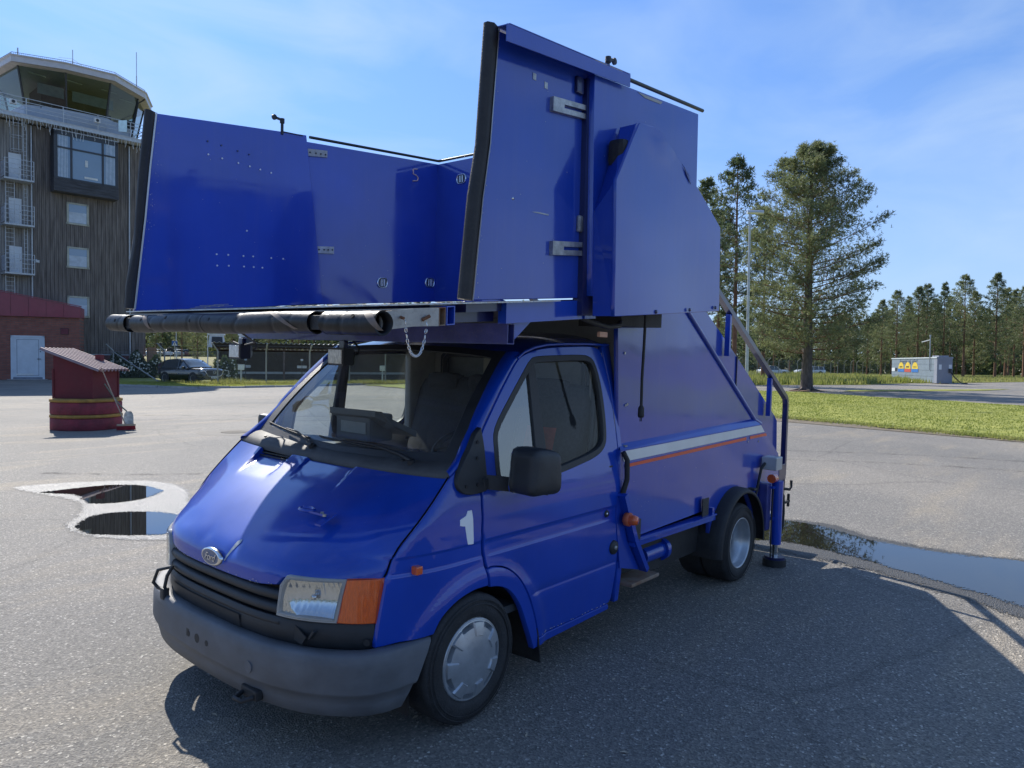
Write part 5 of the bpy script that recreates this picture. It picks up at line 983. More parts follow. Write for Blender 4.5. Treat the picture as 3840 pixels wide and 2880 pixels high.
# ================================================================ control tower
WOODG = pm('grey_board', (.125,.105,.092), .85, var=.35, vscale=2.2, bump=.4, bscale=30, col2=(.23,.20,.18), stretch=(3,3,.25))
WOODD = pm('dark_board', (.050,.052,.060), .8, var=.35, vscale=2.5, bump=.4, bscale=30, stretch=(.4,3,3))
GALV = pm('galvanised_steel', (.42,.44,.46), .5, metal=.5, var=.12, vscale=8)
PALE = pm('pale_blue_grey_sheet', (.34,.38,.44), .5, var=.06, vscale=1.5)
DOORW = pm('white_door_paint', (.58,.62,.66), .5, var=.05, vscale=2, dirt=.1)
def sky_glass(name, tint, met=.0): return pm(name, tint, .06, metal=met, coat=1.0, var=.06, vscale=.5, coat_rough=.03)
WINB = sky_glass('window_sky_reflection', (.16,.24,.34)); WIND = glass('tower_glass', (.45,.52,.50), 1.0, .02)  # first one: reflected sky put into the small panes' base colour
tw = empty('control_tower', 'grey boarded airport control tower with glazed cab and walkway behind the raised platform', 'control tower', (25.32,60.04,0), R(-2.7))
m = MB(); m.box(-19, 0, .05, 11, 0, 19.2); m.build('wall', pm('board_backing', (.03,.028,.026), .9), tw)
m = MB(); x = -8.0; k = 0
while x < -.02: m.box(x, x+.125, -(.022 if k % 2 else .045), .06, 2.0, 19.1); x += .14; k += 1
m.box(-.02, .03, -.02, .1, 2.0, 19.1); m.build('cladding_boards', WOODG, tw, kind='stuff')
m = MB(); x = -19
while x < -8.2: m.box(x, x+.16, .02+(.0 if k % 2 else .022), .08, 2.0, 19.1); x += .18; k += 1
m.build('recessed_cladding_boards', pm('grey_board_light', (.20,.19,.18), .85, var=.3, vscale=2.2, bump=.3, stretch=(3,3,.25)), tw, kind='stuff')
m = MB(); m.box(-8.2, .0, -.03, .1, 0, 1.9); m.build('brick_plinth', pm('plinth_red', (.15,.045,.042), .8, var=.15, vscale=6), tw); m = MB(); m.box(-8.2, .02, -.07, .0, 1.9, 1.98); m.build('plinth_flashing', GALV, tw)
m = MB(); m.box(.06, .75, -.5, -.35, 0, 2.6); m.build('corner_board_screen', pm('orange_brown_board', (.22,.13,.08), .8, var=.2, vscale=5, stretch=(3,3,.3)), tw)
for z0, z1 in ((12.18,13.66),(8.80,10.23),(4.97,6.40)):
    m = MB()
    for b in ((-5.76,-5.62,z0-.1,z1+.08),(-4.34,-4.20,z0-.1,z1+.08),(-5.76,-4.20,z1-.03,z1+.1),(-5.80,-4.16,z0-.12,z0+.02)): m.box(b[0],b[1],-.10,.06,b[2],b[3])
    f = m.build('window', pm('window_frame_pale', (.36,.36,.30), .6), tw); m = MB(); m.box(-5.63,-4.33,-.07,.04,z0,z1); m.build('pane', WINB, f); m = MB(); m.box(-5.60,-4.36,-.075,-.071,z0+.05,z0+.85) ; m.build('blind', pm('window_blind', (.42,.48,.55), .7), f)
m = MB(); m.box(-6.85,-2.30,-.95,.05,14.33,15.30); bay = m.build('bay_window', WOODD, tw)
k = 0
while k < 9: m = MB(); z = 14.35+k*.105; m.box(-6.87,-2.28,-.985+(k%2)*.012,-.95,z,z+.095); m.build('plank', WOODD, bay); k += 1
m = MB(); m.box(-6.85,-6.60,-.95,.05,15.3,18.8); m.box(-6.85,-2.35,-.95,.05,18.6,18.95); m.box(-2.50,-2.30,-.95,.05,15.3,18.8); m.box(-6.85,-2.3,-.97,-.85,15.30,15.42)
for x in (-5.66,-3.43): m.box(x-.07,x+.07,-.97,-.85,15.3,18.7)
m.box(-6.6,-2.5,-.97,-.85,17.62,17.74); m.build('bay_frame', pm('dark_window_frame', (.035,.04,.05), .45), bay)
m = MB(); m.box(-6.9,-2.25,-1.02,-.90,18.92,18.97); m.build('bay_flashing', GALV, bay)
for a, b in ((-6.60,-5.73),(-5.59,-3.50),(-3.36,-2.50)):
    for c, d_ in ((15.42,17.62),(17.74,18.62)): m = MB(); m.box(a,b,-.91,-.90,c,d_); m.build('pane', pm('bay_glass', (.13,.21,.30), .05, coat=1, var=.05, vscale=.4), bay)
for a, b in ((-6.58,-5.9),(-3.2,-2.52)):
    m = MB(); x = a
    while x < b: m.box(x, x+.05, -.925, -.915, 15.45, 18.6); x += .10
    m.build('curtain', pm('curtain_white', (.45,.52,.60), .8), bay, kind='stuff')
m = MB(); m.bbox(-4.7,-4.5,-.93,-.92,16.5,17.0,.01); m.bbox(-4.75,-3.8,-.93,-.92,15.6,15.75,.01); m.build('lamp_and_papers', pm('warm_white', (.55,.56,.55), .7), bay)
for x in (-8.12,-1.17): m = MB(); m.cyl((x,-.12,.6),(x,-.12,19.0),.06,10); m.build('drain_pipe', GALV, tw)
m = MB(); m.bar((-8.05,-.3,8.9),(-8.0,-.75,8.95),.08,.12); m.bbox(-8.12,-7.85,-.95,-.65,8.75,8.95,.03); m.build('security_camera', GALV, tw)
for z in (14.72,11.42,7.86):
    m = MB(); m.box(-10.1,-8.2,-1.15,.02,z-.10,z+.02); bl = m.build('balcony', GALV, tw)
    m = MB()
    for zz in (1.40,1.05,.70,.35): m.bar((-10.05,-1.12,z+zz),(-8.22,-1.12,z+zz),.03,.03); m.bar((-10.05,-1.12,z+zz),(-10.05,0,z+zz),.03,.03)
    for x in (-10.05,-9.15,-8.22): m.bar((x,-1.12,z),(x,-1.12,z+1.42),.045,.045)
    m.build('railing', GALV, bl); m = MB(); m.box(-10.05,-10.03,-1.1,-.05,z+.15,z+1.25); m.build('end_panel', PALE, bl)
    m = MB(); m.box(-9.55,-8.75,-.02,.04,z+.05,z+2.05); m.build('door', DOORW, bl); m = MB(); m.cyl((-8.85,-.05,z+1.05),(-8.85,-.02,z+1.05),.04,8); m.build('handle', BLKP, bl)
    m = MB(); xl = -9.9 if z != 14.72 else -9.85; 
    for s in (0,.55): m.bar((xl+s,-.45,z-3.2),(xl+s,-.45,z-.05),.035,.035)
    for k in range(10): m.bar((xl,-.45,z-3.1+k*.31),(xl+.55,-.45,z-3.1+k*.31),.022,.022)
    m.build('ladder', GALV, bl)
m = MB()
for s in (-8.65,-8.45): m.bar((s,-.25,7.9),(s,-.25,19.2),.035,.035)
for k in range(36): m.bar((-8.65,-.25,8.0+k*.31),(-8.45,-.25,8.0+k*.31),.02,.02)
m.build('tall_ladder', GALV, tw)
m = MB()
for z in (16.9,17.9,18.8): m.tube([(-9.15+.42*math.cos(a), -.55+.42*math.sin(a), z) for a in [2*PI*k/16 for k in range(17)]], .02, 5, cap=False)
for k in range(5): a = PI+PI*k/4; m.bar((-9.15+.42*math.cos(a),-.55+.42*math.sin(a),16.8),(-9.15+.42*math.cos(a),-.55+.42*math.sin(a),19.1),.03,.02)
m.build('ladder_cage', GALV, tw)
# walkway round the cab
m = MB(); m.box(-19, .35, -1.0, 11, 19.25, 19.55); wk = m.build('walkway', pm('pale_concrete', (.42,.42,.42), .7, var=.1), tw)
m = MB(); m.box(-19,.38,-1.04,-.98,19.22,19.42); m.build('walkway_edge', GALV, wk)
m = MB(); rz0 = 19.55
for zz in (1.18,.90,.62,.34): m.bar((-19,-.95,rz0+zz),(.3,-.95,rz0+zz),.04,.04); m.bar((.3,-.95,rz0+zz),(.3,10,rz0+zz),.04,.04)
x = -18.3
while x < .4: m.bar((x,-.95,19.4),(x,-.95,rz0+1.2),.055,.055); x += 2.42
m.build('railing', GALV, wk)
for x, c_ in ((-9.5,0),(-3.9,1)): m = MB(); m.bbox(x-.22,x+.22,-1.25,-1.0,20.05,20.40,.03); fl = m.build('floodlight', pm('white_housing', (.55,.57,.58), .5), wk); m = MB(); m.cyl((x,-1.26,20.22),(x,-1.24,20.22),.12,12); m.build('lens', BLKP, fl)
m = MB(); m.prism([(-2.35,-1.15,19.75),(-1.75,-1.25,19.8),(-1.75,-1.25,20.75),(-2.35,-1.15,20.6)], (0,-.06,0)); m.build('wind_mirror_panel', pm('bright_sky_panel', (.55,.72,.80), .3), wk)
m = MB(); random.seed(12); x = -12
while x < .2:
    h = random.choice((.25,.4,.6,.9)); x2 = x
    for k in range(int(h/.12)): nx = x2+random.uniform(-.05,.05); m.bar((x2,-1.06,19.22-k*.12),(nx,-1.06,19.22-(k+1)*.12),.030,.02); x2 = nx
    x += random.uniform(.14,.26)
m.build('icicle_lights', pm('white_wire', (.6,.62,.62), .6), wk, kind='stuff')
cc = Vector((-3.9,4.8)); fp = [(-9.32,.05),(-6.12,-1.22),(-2.72,-1.57),(.46,.71),(2.17,3.82)]; ring = [Vector(p) for p in fp]+[2*cc-Vector(p) for p in fp]
def rg(s, z): return [tuple(cc+(p-cc)*s)+(z+(.9 if z > 20.6 else .3 if z > 20 else 0),) for p in ring]
def band(s0, z0, s1, z1): m = MB(); m.loft([rg(s0,z0), rg(s1,z1)], False, True); return m
m = band(1.0,22.62,1.0,23.02); m.add(rg(1.0,23.02), [tuple(range(10))]); m.add(rg(1.0,22.62), [tuple(range(10))]); m.loft([rg(1.0,23.02),rg(1.02,23.06),rg(1.02,23.12),rg(.97,23.12)], False, True); rf_ = m.build('cab_roof', pm('pale_fascia', (.50,.49,.52), .5, var=.05), tw)
m = band(.985,22.60,.90,22.56); m.build('soffit', pm('cream_soffit', (.42,.38,.34), .7), rf_)
m = MB(); 
for a, b in zip(rg(.99,23.3), rg(.99,23.3)[1:]+rg(.99,23.3)[:1]): m.bar(a, b, .03, .03)
for a, b in zip(rg(.99,23.12), rg(.99,23.12)[1:]+rg(.99,23.12)[:1]):
    A, B = Vector(a), Vector(b); n = int((B-A).length/.12)
    for k in range(n): p = A.lerp(B, k/n); m.bar(p, p+Vector((0,0,.18)), .012, .012)
m.build('snow_guard', pm('dark_guard', (.05,.055,.06), .5), rf_, kind='stuff')
m = band(.80,19.55,.80,20.55); cw = m.build('cab_wall', PALE, tw)
G0, G1 = rg(.805,20.55), rg(.90,22.60)
for i in range(10): m = MB(); j = (i+1) % 10; m.add([G0[i],G0[j],G1[j],G1[i]], [(0,1,2,3)]); m.build('pane', WIND, cw, fixn=False); m = MB(); m.bar(G0[i], G1[i], .10, .12); m.build('mullion', pm('dark_mullion', (.03,.033,.04), .4), cw)
m = MB(); m.add(rg(.79,20.5), [tuple(range(10))]); m.build('cab_floor', pm('dark_floor', (.03,.03,.035), .8), cw)
m = MB(); m.box(-6.5,-1.5,3.4,6.5,20.5,23.4); m.build('inner_core', pm('dark_core', (.05,.045,.05), .8), cw)
for x0, x1 in ((-7.4,-5.6),(-5.0,-2.0)): m = MB(); m.box(x0,x1,.9,.95,21.9,22.7); m.build('roller_blind', pm('pale_green_blind', (.22,.27,.26), .7), cw)
for k, (x, y) in enumerate(((-7.4,.9),(-5,.5),(-2.4,.6),(-.6,1.9))): m = MB(); m.bar((x-.6,y,23.3),(x+.6,y+.2,23.3),.12,.05); m.build('ceiling_lamp', pm('lamp_white', (.6,.6,.55), .5), cw)
m = MB(); random.seed(4)
for k in range(26): a = random.uniform(-7.6,-.6); m.bbox(a,a+random.uniform(.1,.5),.6,.9,20.7,20.8+random.uniform(.2,.6),.02)
m.build('desk_equipment', BLKP, cw, kind='stuff')
p_ = [Vector(p) for p in rg(.88,0)]; q_ = p_[3]; m = MB(); m.tube([(q_.x+.55,q_.y-.3,23.5),(q_.x+.4,q_.y-.2,23.35),(q_.x+.1,q_.y-.05,23.1),(q_.x-.42,q_.y+.28,19.6)], .06, 8); m.build('drain_pipe', BLKP, cw)
for x, y, h, r_ in ((-8.6,1.2,1.0,.05),(-8.35,1.4,.45,.07),(-5.3,-.2,1.5,.03),(.2,1.9,3.6,.03)): m = MB(); m.cyl((x,y,24.0),(x,y,24.0+h*.45),r_*1.5,8); m.cyl((x,y,24.0+h*.45),(x,y,24.0+h),r_,8); an = m.build('antenna', GALV, rf_)
m = MB(); m.bar((-5.3,-.2,24.8),(-6.3,-.3,24.6),.02,.02); m.bar((-5.3,-.2,24.8),(-4.7,-.3,24.45),.02,.02); m.build('antenna_arm', GALV, rf_)

# ---- brick annex
BRK = bpy.data.materials.new('red_brick'); BRK.use_nodes = True; nt = BRK.node_tree; nt.nodes.clear(); L = nt.links.new
out = N(nt, 'ShaderNodeOutputMaterial'); b = N(nt, 'ShaderNodeBsdfPrincipled', i_Roughness=.85); L(b.outputs[0], out.inputs[0]); tc = N(nt, 'ShaderNodeTexCoord'); mp = N(nt, 'ShaderNodeMapping'); mp.inputs['Rotation'].default_value = (R(90), 0, 0); L(tc.outputs['Object'], mp.inputs[0])
bt = N(nt, 'ShaderNodeTexBrick', i_Scale=1.0); bt.inputs['Color1'].default_value = (.42,.15,.105,1); bt.inputs['Color2'].default_value = (.33,.115,.085,1); bt.inputs['Mortar'].default_value = (.22,.15,.13,1); bt.inputs['Brick Width'].default_value = .52; bt.inputs['Row Height'].default_value = .13; bt.inputs['Mortar Size'].default_value = .016; L(mp.outputs[0], bt.inputs['Vector'])
nz = N(nt, 'ShaderNodeTexNoise', i_Scale=2.0, i_Detail=6.0); L(tc.outputs['Object'], nz.inputs['Vector']); mm = N(nt, 'ShaderNodeMixRGB', blend_type='MULTIPLY'); mm.inputs[0].default_value = .5; L(bt.outputs[0], mm.inputs[1]); L(nz.outputs[0], mm.inputs[2]); 
sc_ = N(nt, 'ShaderNodeMixRGB', blend_type='ADD'); sc_.inputs[0].default_value = .0; L(mm.outputs[0], sc_.inputs[1]); L(sc_.outputs[0], b.inputs['Base Color']); bp = N(nt, 'ShaderNodeBump', i_Strength=.6, i_Distance=.02); L(bt.outputs[1], bp.inputs['Height']); bp.invert = True; L(bp.outputs[0], b.inputs['Normal'])
an = empty('brick_annex', 'low red brick building with red metal fascia and white steel door beside the tower', 'building', (19.6,57.93,0), math.atan2(-2.27,4.57))
m = MB(); m.box(-14, 0, 0, 9, 0, 4.75); m.build('wall', BRK, an)
FRED = pm('dark_red_sheet', (.25,.035,.055), .5, coat=.2, var=.08, vscale=2)
m = MB(); m.prism([(.05,-.10,4.75),(.05,-.10,5.50),(-14,-.10,8.2),(-14,-.10,4.75)], (0,9.2,0)); m.build('roof', FRED, an)
for k in range(8): x1 = .08-k*1.12; x0 = x1-1.09; m = MB(); m.prism([(x0,-.135,4.72),(x1,-.135,4.72),(x1,-.135,5.52-x1*.19),(x0,-.135,5.52-x0*.19)], (0,.03,0)); m.build('fascia_panel', FRED, an)
m = MB(); m.bar((.15,-.17,5.55),(-14,-.17,8.24),.12,.06); m.bar((.15,-.16,4.72),(-14,-.16,4.72),.06,.05); m.build('fascia_trim', FRED, an)
m = MB(); 
for b_ in ((-4.42,-4.28,0,3.28),(-2.42,-2.28,0,3.28),(-4.42,-2.28,3.14,3.28)): m.box(b_[0],b_[1],-.06,.02,b_[2],b_[3])
df_ = m.build('door_frame', DOORW, an); m = MB(); m.box(-4.28,-2.42,-.03,.01,.18,3.14); dd = m.build('door', DOORW, df_)
m = MB(); m.box(-4.25,-2.45,-.035,-.02,.05,.20); 
for x0, x1, z0, z1 in ((-4.05,-4.02,.3,3.0),(-2.68,-2.65,.3,3.0),(-4.05,-2.65,.3,.33),(-4.05,-2.65,2.97,3.0)): m.box(x0,x1,-.036,-.03,z0,z1)
m.build('door_groove', pm('groove_grey', (.18,.2,.24), .6), df_)
m = MB(); m.bar((-2.75,-.08,1.55),(-2.50,-.08,1.55),.04,.04); m.cyl((-2.55,-.05,2.1),(-2.55,-.03,2.1),.04,8); m.build('door_handle', BLKP, df_)
m = MB(); m.box(-4.1,-3.0,-.04,-.03,.33,.46); m.build('scuff_marks', pm('scuffed_white', (.65,.65,.62), .8), df_)
m = MB(); m.box(-1.25,-.72,-.05,.02,3.42,3.90); vt = m.build('wall_vent', pm('vent_dark_red', (.05,.015,.02), .6), an)
for k in range(5): m = MB(); m.box(-1.22,-.75,-.065,-.05,3.46+k*.085,3.50+k*.085); m.build('louvre', FRED, vt)
m = MB(); m.bbox(-6.2,-5.45,-.2,0,2.95,3.5,.02); m.build('wall_cabinet', PALE, an)
m = MB(); m.box(-4.6,-2.1,-.35,-.06,0,.05); m.build('door_sill', pm('concrete_sill', (.3,.29,.28), .8), an)

# ---- little red well house on painted concrete rings
sx = (344-1920)/2770; ray_ = at(sx, 1)-at(0, 0); ray_.z = 0; aw = ray_.normalized(); rt = Vector((aw.y, -aw.x, 0)); pc_ = Vector((CAM.x, CAM.y, 0))+(at((324-1920)/2770, 1)-at(0, 0)).normalized()*20.75
WR = pm('dark_red_board', (.115,.014,.020), .75, var=.12, vscale=2, bump=.1, dirt=.08); CRED = pm('red_painted_concrete', (.17,.022,.034), .75, var=.25, vscale=5, bump=.4, bscale=20, dirt=.35); CYEL = pm('yellow_painted_concrete', (.30,.17,.035), .75, var=.25, vscale=6, bump=.3, dirt=.35)
th = R(34.5); f1 = -rt*math.cos(th)+aw*math.sin(th); f2 = rt*math.sin(th)+aw*math.cos(th)
wh = empty('well_house', 'small dark red hut with pale corrugated roof on red and yellow concrete rings', 'hut', pc_, math.atan2(-f1.y, -f1.x))
for k, z in enumerate((0, .375)):
    prof = [(.72,z),(.735,z+.02),(.735,z+.265),(.715,z+.29)]
    def sq(r, h, n=44): return [(r*(abs(math.cos(a))**.85)*math.copysign(1, math.cos(a))*1.0, r*(abs(math.sin(a))**.85)*math.copysign(1, math.sin(a)), h) for a in [2*PI*i/n for i in range(n)]]
    m = MB(); m.loft([sq(r, h) for r, h in prof]+[sq(.5, z+.29)], True, True); rg_ = m.build('concrete_ring', CRED, wh, label='lower ring with worn grey base' if k == 0 else None); m = MB(); m.loft([sq(.716,z+.29),sq(.745,z+.295),sq(.745,z+.355),sq(.70,z+.372),sq(.3,z+.372)], True, True); m.build('yellow_band', CYEL, rg_)
hx = .49
m = MB(); m.add([(-hx,-hx,.75),(hx,-hx,.75),(hx,hx,.75),(-hx,hx,.75),(-hx,-hx,1.80),(hx,-hx,1.44),(hx,hx,1.44),(-hx,hx,1.80)], [(0,3,2,1),(4,5,6,7),(0,1,5,4),(1,2,6,5),(2,3,7,6),(3,0,4,7)]); m.build('hut_wall', WR, wh)
m = MB()
for a, b in ((-hx,-hx),(hx,-hx),(hx,hx)): m.box(a-.02,a+.02,b-.02,b+.02,.75,1.45)
m.build('corner_batten', WR, wh)
m = MB(); rows = [[], []]; n = 9; y0, y1 = -.62, .62
for i in range(n*4+1):
    y = y0+(y1-y0)*i/(n*4); h = (0, .055, .055, 0)[i % 4]
    rows[0].append((-.74, y, 1.905+h)); rows[1].append((.72, y, 1.40+h))
m.loft(rows, False); m.loft([[(p[0],p[1],p[2]-.006) for p in r] for r in rows], False); m.build('corrugated_roof', pm('pinkish_sheet_roof', (.27,.185,.175), .55, metal=.1, var=.15, dirt=.2), wh)
m = MB(); m.box(.02,.16,.30,.44,1.62,1.80); m.build('vent_stub', WR, wh)
def hw(px, dist, z): d_ = (at((px-1920)/2770, 1)-at(0, 0)).normalized(); return Vector((CAM.x, CAM.y, 0))+d_*dist+Vector((0,0,z))
br = empty('broom', 'long handled broom with red bristles leaning on the red hut', 'broom', hw(470,19.9,0))
def loc(o, *ps): return [Vector(p)-o.location for p in ps]
m = MB(); m.tube(loc(br, hw(379,19.95,1.50), hw(424,19.9,.82), hw(470,19.85,.13)), .014, 8); m.build('handle', pm('worn_wood', (.36,.27,.20), .7), br)
m = MB(); c_ = loc(br, hw(472,19.85,.10))[0]; m.obox(c_+Vector((0,0,.03)), rt*.20, aw*.035, Vector((0,0,.022))); hd_ = m.build('broom_head', pm('wood_block', (.40,.30,.2), .7), br)
m = MB(); random.seed(2)
for i in range(60):
    for j in range(6): p = c_+rt*(-.19+.38*i/59)+aw*(-.028+.056*j/5); q = p+rt*random.uniform(-.02,.02)+Vector((0,0,-.09)); m.bar(p+Vector((0,0,.01)), q, .006, .006)
m.build('bristles', pm('red_bristle', (.26,.012,.02), .7), br, kind='stuff')
sv = empty('scoop_shovel', 'grey metal scoop shovel standing blade down behind the broom against the red hut', 'shovel', hw(482,20.1,0))
m = MB(); m.tube(loc(sv, hw(391,20.35,1.10), hw(420,20.3,.82), hw(452,20.2,.56), hw(472,20.15,.45), hw(480,20.1,.38)), .016, 8); m.build('handle', pm('green_grey_handle', (.16,.18,.13), .6), sv)
m = MB(); b0 = loc(sv, hw(481,20.05,.03))[0]; rows = []
for k in range(9): z = .03+.38*k/8; w_ = .105*(1 if k < 6 else (1-((k-5)/3.6)**2)**.5); rows.append([b0+rt*(w_*t)+aw*(-.03*abs(t)**2)+Vector((0,0,z)) for t in (-1,-.6,0,.6,1)])
m.loft(rows, True); m.loft([[p+aw*.006 for p in r] for r in rows], True); m.build('blade', pm('scratched_zinc', (.42,.43,.40), .45, metal=.5, var=.3, vscale=14, dirt=.5), sv)
m = MB(); m.bar(*loc(wh, hw(391,20.3,1.10), hw(380,20.5,1.08)), .03, .03)
# ================================================================ fences
def wire_fence(name, label, pts, h, cell, wr, side, mesh_to=None, arm=.5, post_r=.035, mat=None):
    e = empty(name, label, 'fence', pts[0]); o0 = Vector(pts[0]); mat = mat or GALV; P = [Vector(p)-o0 for p in pts]
    pm_ = None
    for i, p in enumerate(P):
        a = (P[min(i+1,len(P)-1)]-P[max(i-1,0)]).normalized(); nr = Vector((a.y,-a.x,0))*side
        m = MB(); m.tube([p, p+Vector((0,0,h)), p+Vector((0,0,h+.05))+nr*.03, p+Vector((0,0,h+arm*.7))+nr*arm*.7], post_r, 8); m.build('post', mat, e)
    m = MB(); wz = wr
    for p, q in zip(P, P[1:]):
        d_ = q-p; Ln = d_.length; u_ = d_.normalized(); nr = Vector((u_.y,-u_.x,0))
        def strip(a, b):
            t = (b-a); s_ = Vector((0,0,1)).cross(nr).normalized(); pr = t.cross(nr).normalized()*wz; m.add([a-pr, a+pr, b+pr, b-pr], [(0,1,2,3)])
        H = h-.06; n = int(Ln/cell)+1
        for k in range(-int(H/cell)-1, n+1):
            for sg in (1, -1):
                x0 = k*cell if sg > 0 else k*cell+H; x1 = x0+sg*H; z0, z1 = .05, .05+H; xa, za, xb, zb = x0, z0, x1, z1
                if xa > xb: xa, za, xb, zb = xb, zb, xa, za
                if xb < 0 or xa > Ln: continue
                if xa < 0: za += (zb-za)*(0-xa)/(xb-xa); xa = 0
                if xb > Ln: zb = za+(zb-za)*(Ln-xa)/(xb-xa); xb = Ln
                strip(p+u_*xa+Vector((0,0,za)), p+u_*xb+Vector((0,0,zb)))
        for zz in (.05, h-.02): m.bar(p+Vector((0,0,zz)), q+Vector((0,0,zz)), wz*2.4, wz*2.4)
        for s_ in (.35,.7,1.0):
            o_ = nr*side*arm*.7*s_+Vector((0,0,h+arm*.7*s_)); m.bar(p+o_, q+o_, wz*1.5, wz*1.5)
    m.build('wire_mesh', mat, e, kind='stuff'); return e
fl_ = [at((px-1920)/2770*Z, Z) for px, Z in ((306,60),(425,56),(617,51),(816,47.5),(998,48.5),(1161,50),(1310,51.5),(1445,53),(1570,54.5),(1680,56),(1780,57.5))]
FG = pm('fence_zinc', (.27,.28,.28), .6, metal=.3)
f1_ = wire_fence('chain_link_fence', 'chain link fence with bent topped posts along the grass verge beside the dark car', fl_, 2.2, .11, .0032, 1, mat=FG, arm=.75, post_r=.05)
p0 = at((685-1920)/2770*52, 52); m = MB(); a_ = Vector(fl_[1])-f1_.location; m.tube([a_+Vector((0,0,2.15)), Vector(at((600-1920)/2770*50.5, 50.5, .05))-f1_.location], .045, 8); m.build('raking_strut', FG, f1_)
fr_ = [at((px-1920)/2770*Z, Z) for px, Z in ((2700,90),(2770,93),(2839,96),(2879,100),(2920,103),(2955,106),(2990,109),(3025,113),(3055,116),(3090,120),(3115,123),(3140,126),(3165,130),(3190,133),(3212,137),(3235,140),(3262,144),(3290,148),(3318,152),(3345,156))]
wire_fence('perimeter_fence', 'long perimeter fence with angled posts in front of the far white cars and pine wood', fr_, 2.2, .30, .010, 1, mat=pm('fence_green_grey', (.17,.18,.17), .6), arm=.6, post_r=.05)
fr2 = [at((px-1920)/2770*Z, Z) for px, Z in ((3350,158),(3400,164),(3460,170),(3524,176),(3576,178),(3612,180),(3660,183),(3710,186),(3760,188),(3805,190),(3850,192),(3900,194))]
wire_fence('perimeter_fence', 'stretch of perimeter fence beyond the grey container at the edge of the wood', fr2, 2.2, .5, .014, 1, mat=MATS['fence_green_grey'], arm=.6, post_r=.06)
# ================================================================ carport
cpA, cpB = at((812-1920)/2770*57, 57), at((1640-1920)/2770*63, 63); u_ = (cpB-cpA).normalized(); Lc = (cpB-cpA).length
cp = empty('carport', 'long dark brown carport with corrugated roof behind the fence', 'carport', cpA, math.atan2(u_.y, u_.x))
BRN = pm('brown_board', (.085,.052,.040), .8, var=.25, vscale=3, stretch=(4,4,.4)); DBR = pm('dark_brown_stain', (.030,.023,.021), .8, var=.2)
m = MB(); rows = [[],[]]; n = int(Lc/.36); 
for i in range(n*4+1): x = -.3+(Lc+.6)*i/(n*4); h = (0,.09,.09,0)[i%4]; rows[0].append((x,-.5,2.93+h)); rows[1].append((x,9.5,2.60+h))
m.loft(rows, False); m.loft([[(p[0],p[1],p[2]-.02) for p in r] for r in rows], False); m.loft([rows[0], [(p[0],p[1],p[2]-.02) for p in rows[0]]], False); m.build('corrugated_roof', pm('grey_sheet_roof', (.38,.38,.37), .5, metal=.3), cp)
m = MB(); m.box(-.2,Lc+.2,-.3,-.2,2.62,2.91); m.box(-.3,-.2,-.3,9.4,2.55,2.80); m.build('eaves_beam', DBR, cp)
m = MB()
for zz in (2.40,2.52): m.box(0,Lc,-.1,.0,zz,zz+.06)
m.build('front_rail', BRN, cp)
k = 0
while k*.155 < 9: 
    m = MB(); y = k*.155+.02; m.box(-.02-(k%2)*.015, .03, y, y+.14, .15, 2.62); m.build('gable_board', BRN, cp); k += 1
m = MB(); m.box(0,Lc,9.0,9.15,.1,2.5); m.build('back_wall', BRN, cp)
x = 0
while x < Lc: m = MB(); m.box(x,x+.16,-.05,.11,0,2.62); m.build('post', BRN, cp); x += 4.9
m = MB(); m.box(0,Lc,.3,.36,.55,.72); m.build('bumper_rail', pm('pale_rail', (.34,.34,.33), .7), cp)
m = MB(); m.box(0,Lc,.4,.55,.0,.55); m.build('low_front_wall', DBR, cp)
for px_, w_ in ((813,1.35),(922,1.3)):
    lv = Matrix.Rotation(-math.atan2(u_.y, u_.x), 3, 'Z') @ (at((px_-1920)/2770*64, 64)-cpA); x, y = lv.x, lv.y
    m = MB(); m.loft([[(x-w_/2,y-.6,2.7),(x+w_/2,y-.6,2.7),(x+w_/2,y+.6,2.7),(x-w_/2,y+.6,2.7)],[(x-w_*.42,y-.5,3.75),(x+w_*.42,y-.5,3.75),(x+w_*.42,y+.5,3.75),(x-w_*.42,y+.5,3.75)]], False, True); ln = m.build('roof_lantern', pm('white_lantern', (.55,.57,.57), .5), cp)
    m = MB(); m.box(x-w_*.5,x+w_*.5,y-.6,y+.6,3.75,3.85); m.build('lantern_cap', MATS['white_lantern'], ln); m = MB(); m.prism([(x-w_*.30,y-.615,2.95),(x+w_*.38,y-.615,2.95),(x+w_*.34,y-.545,3.6),(x-w_*.28,y-.545,3.6)], (0,-.012,0)); m.build('pane', BLKP, ln)
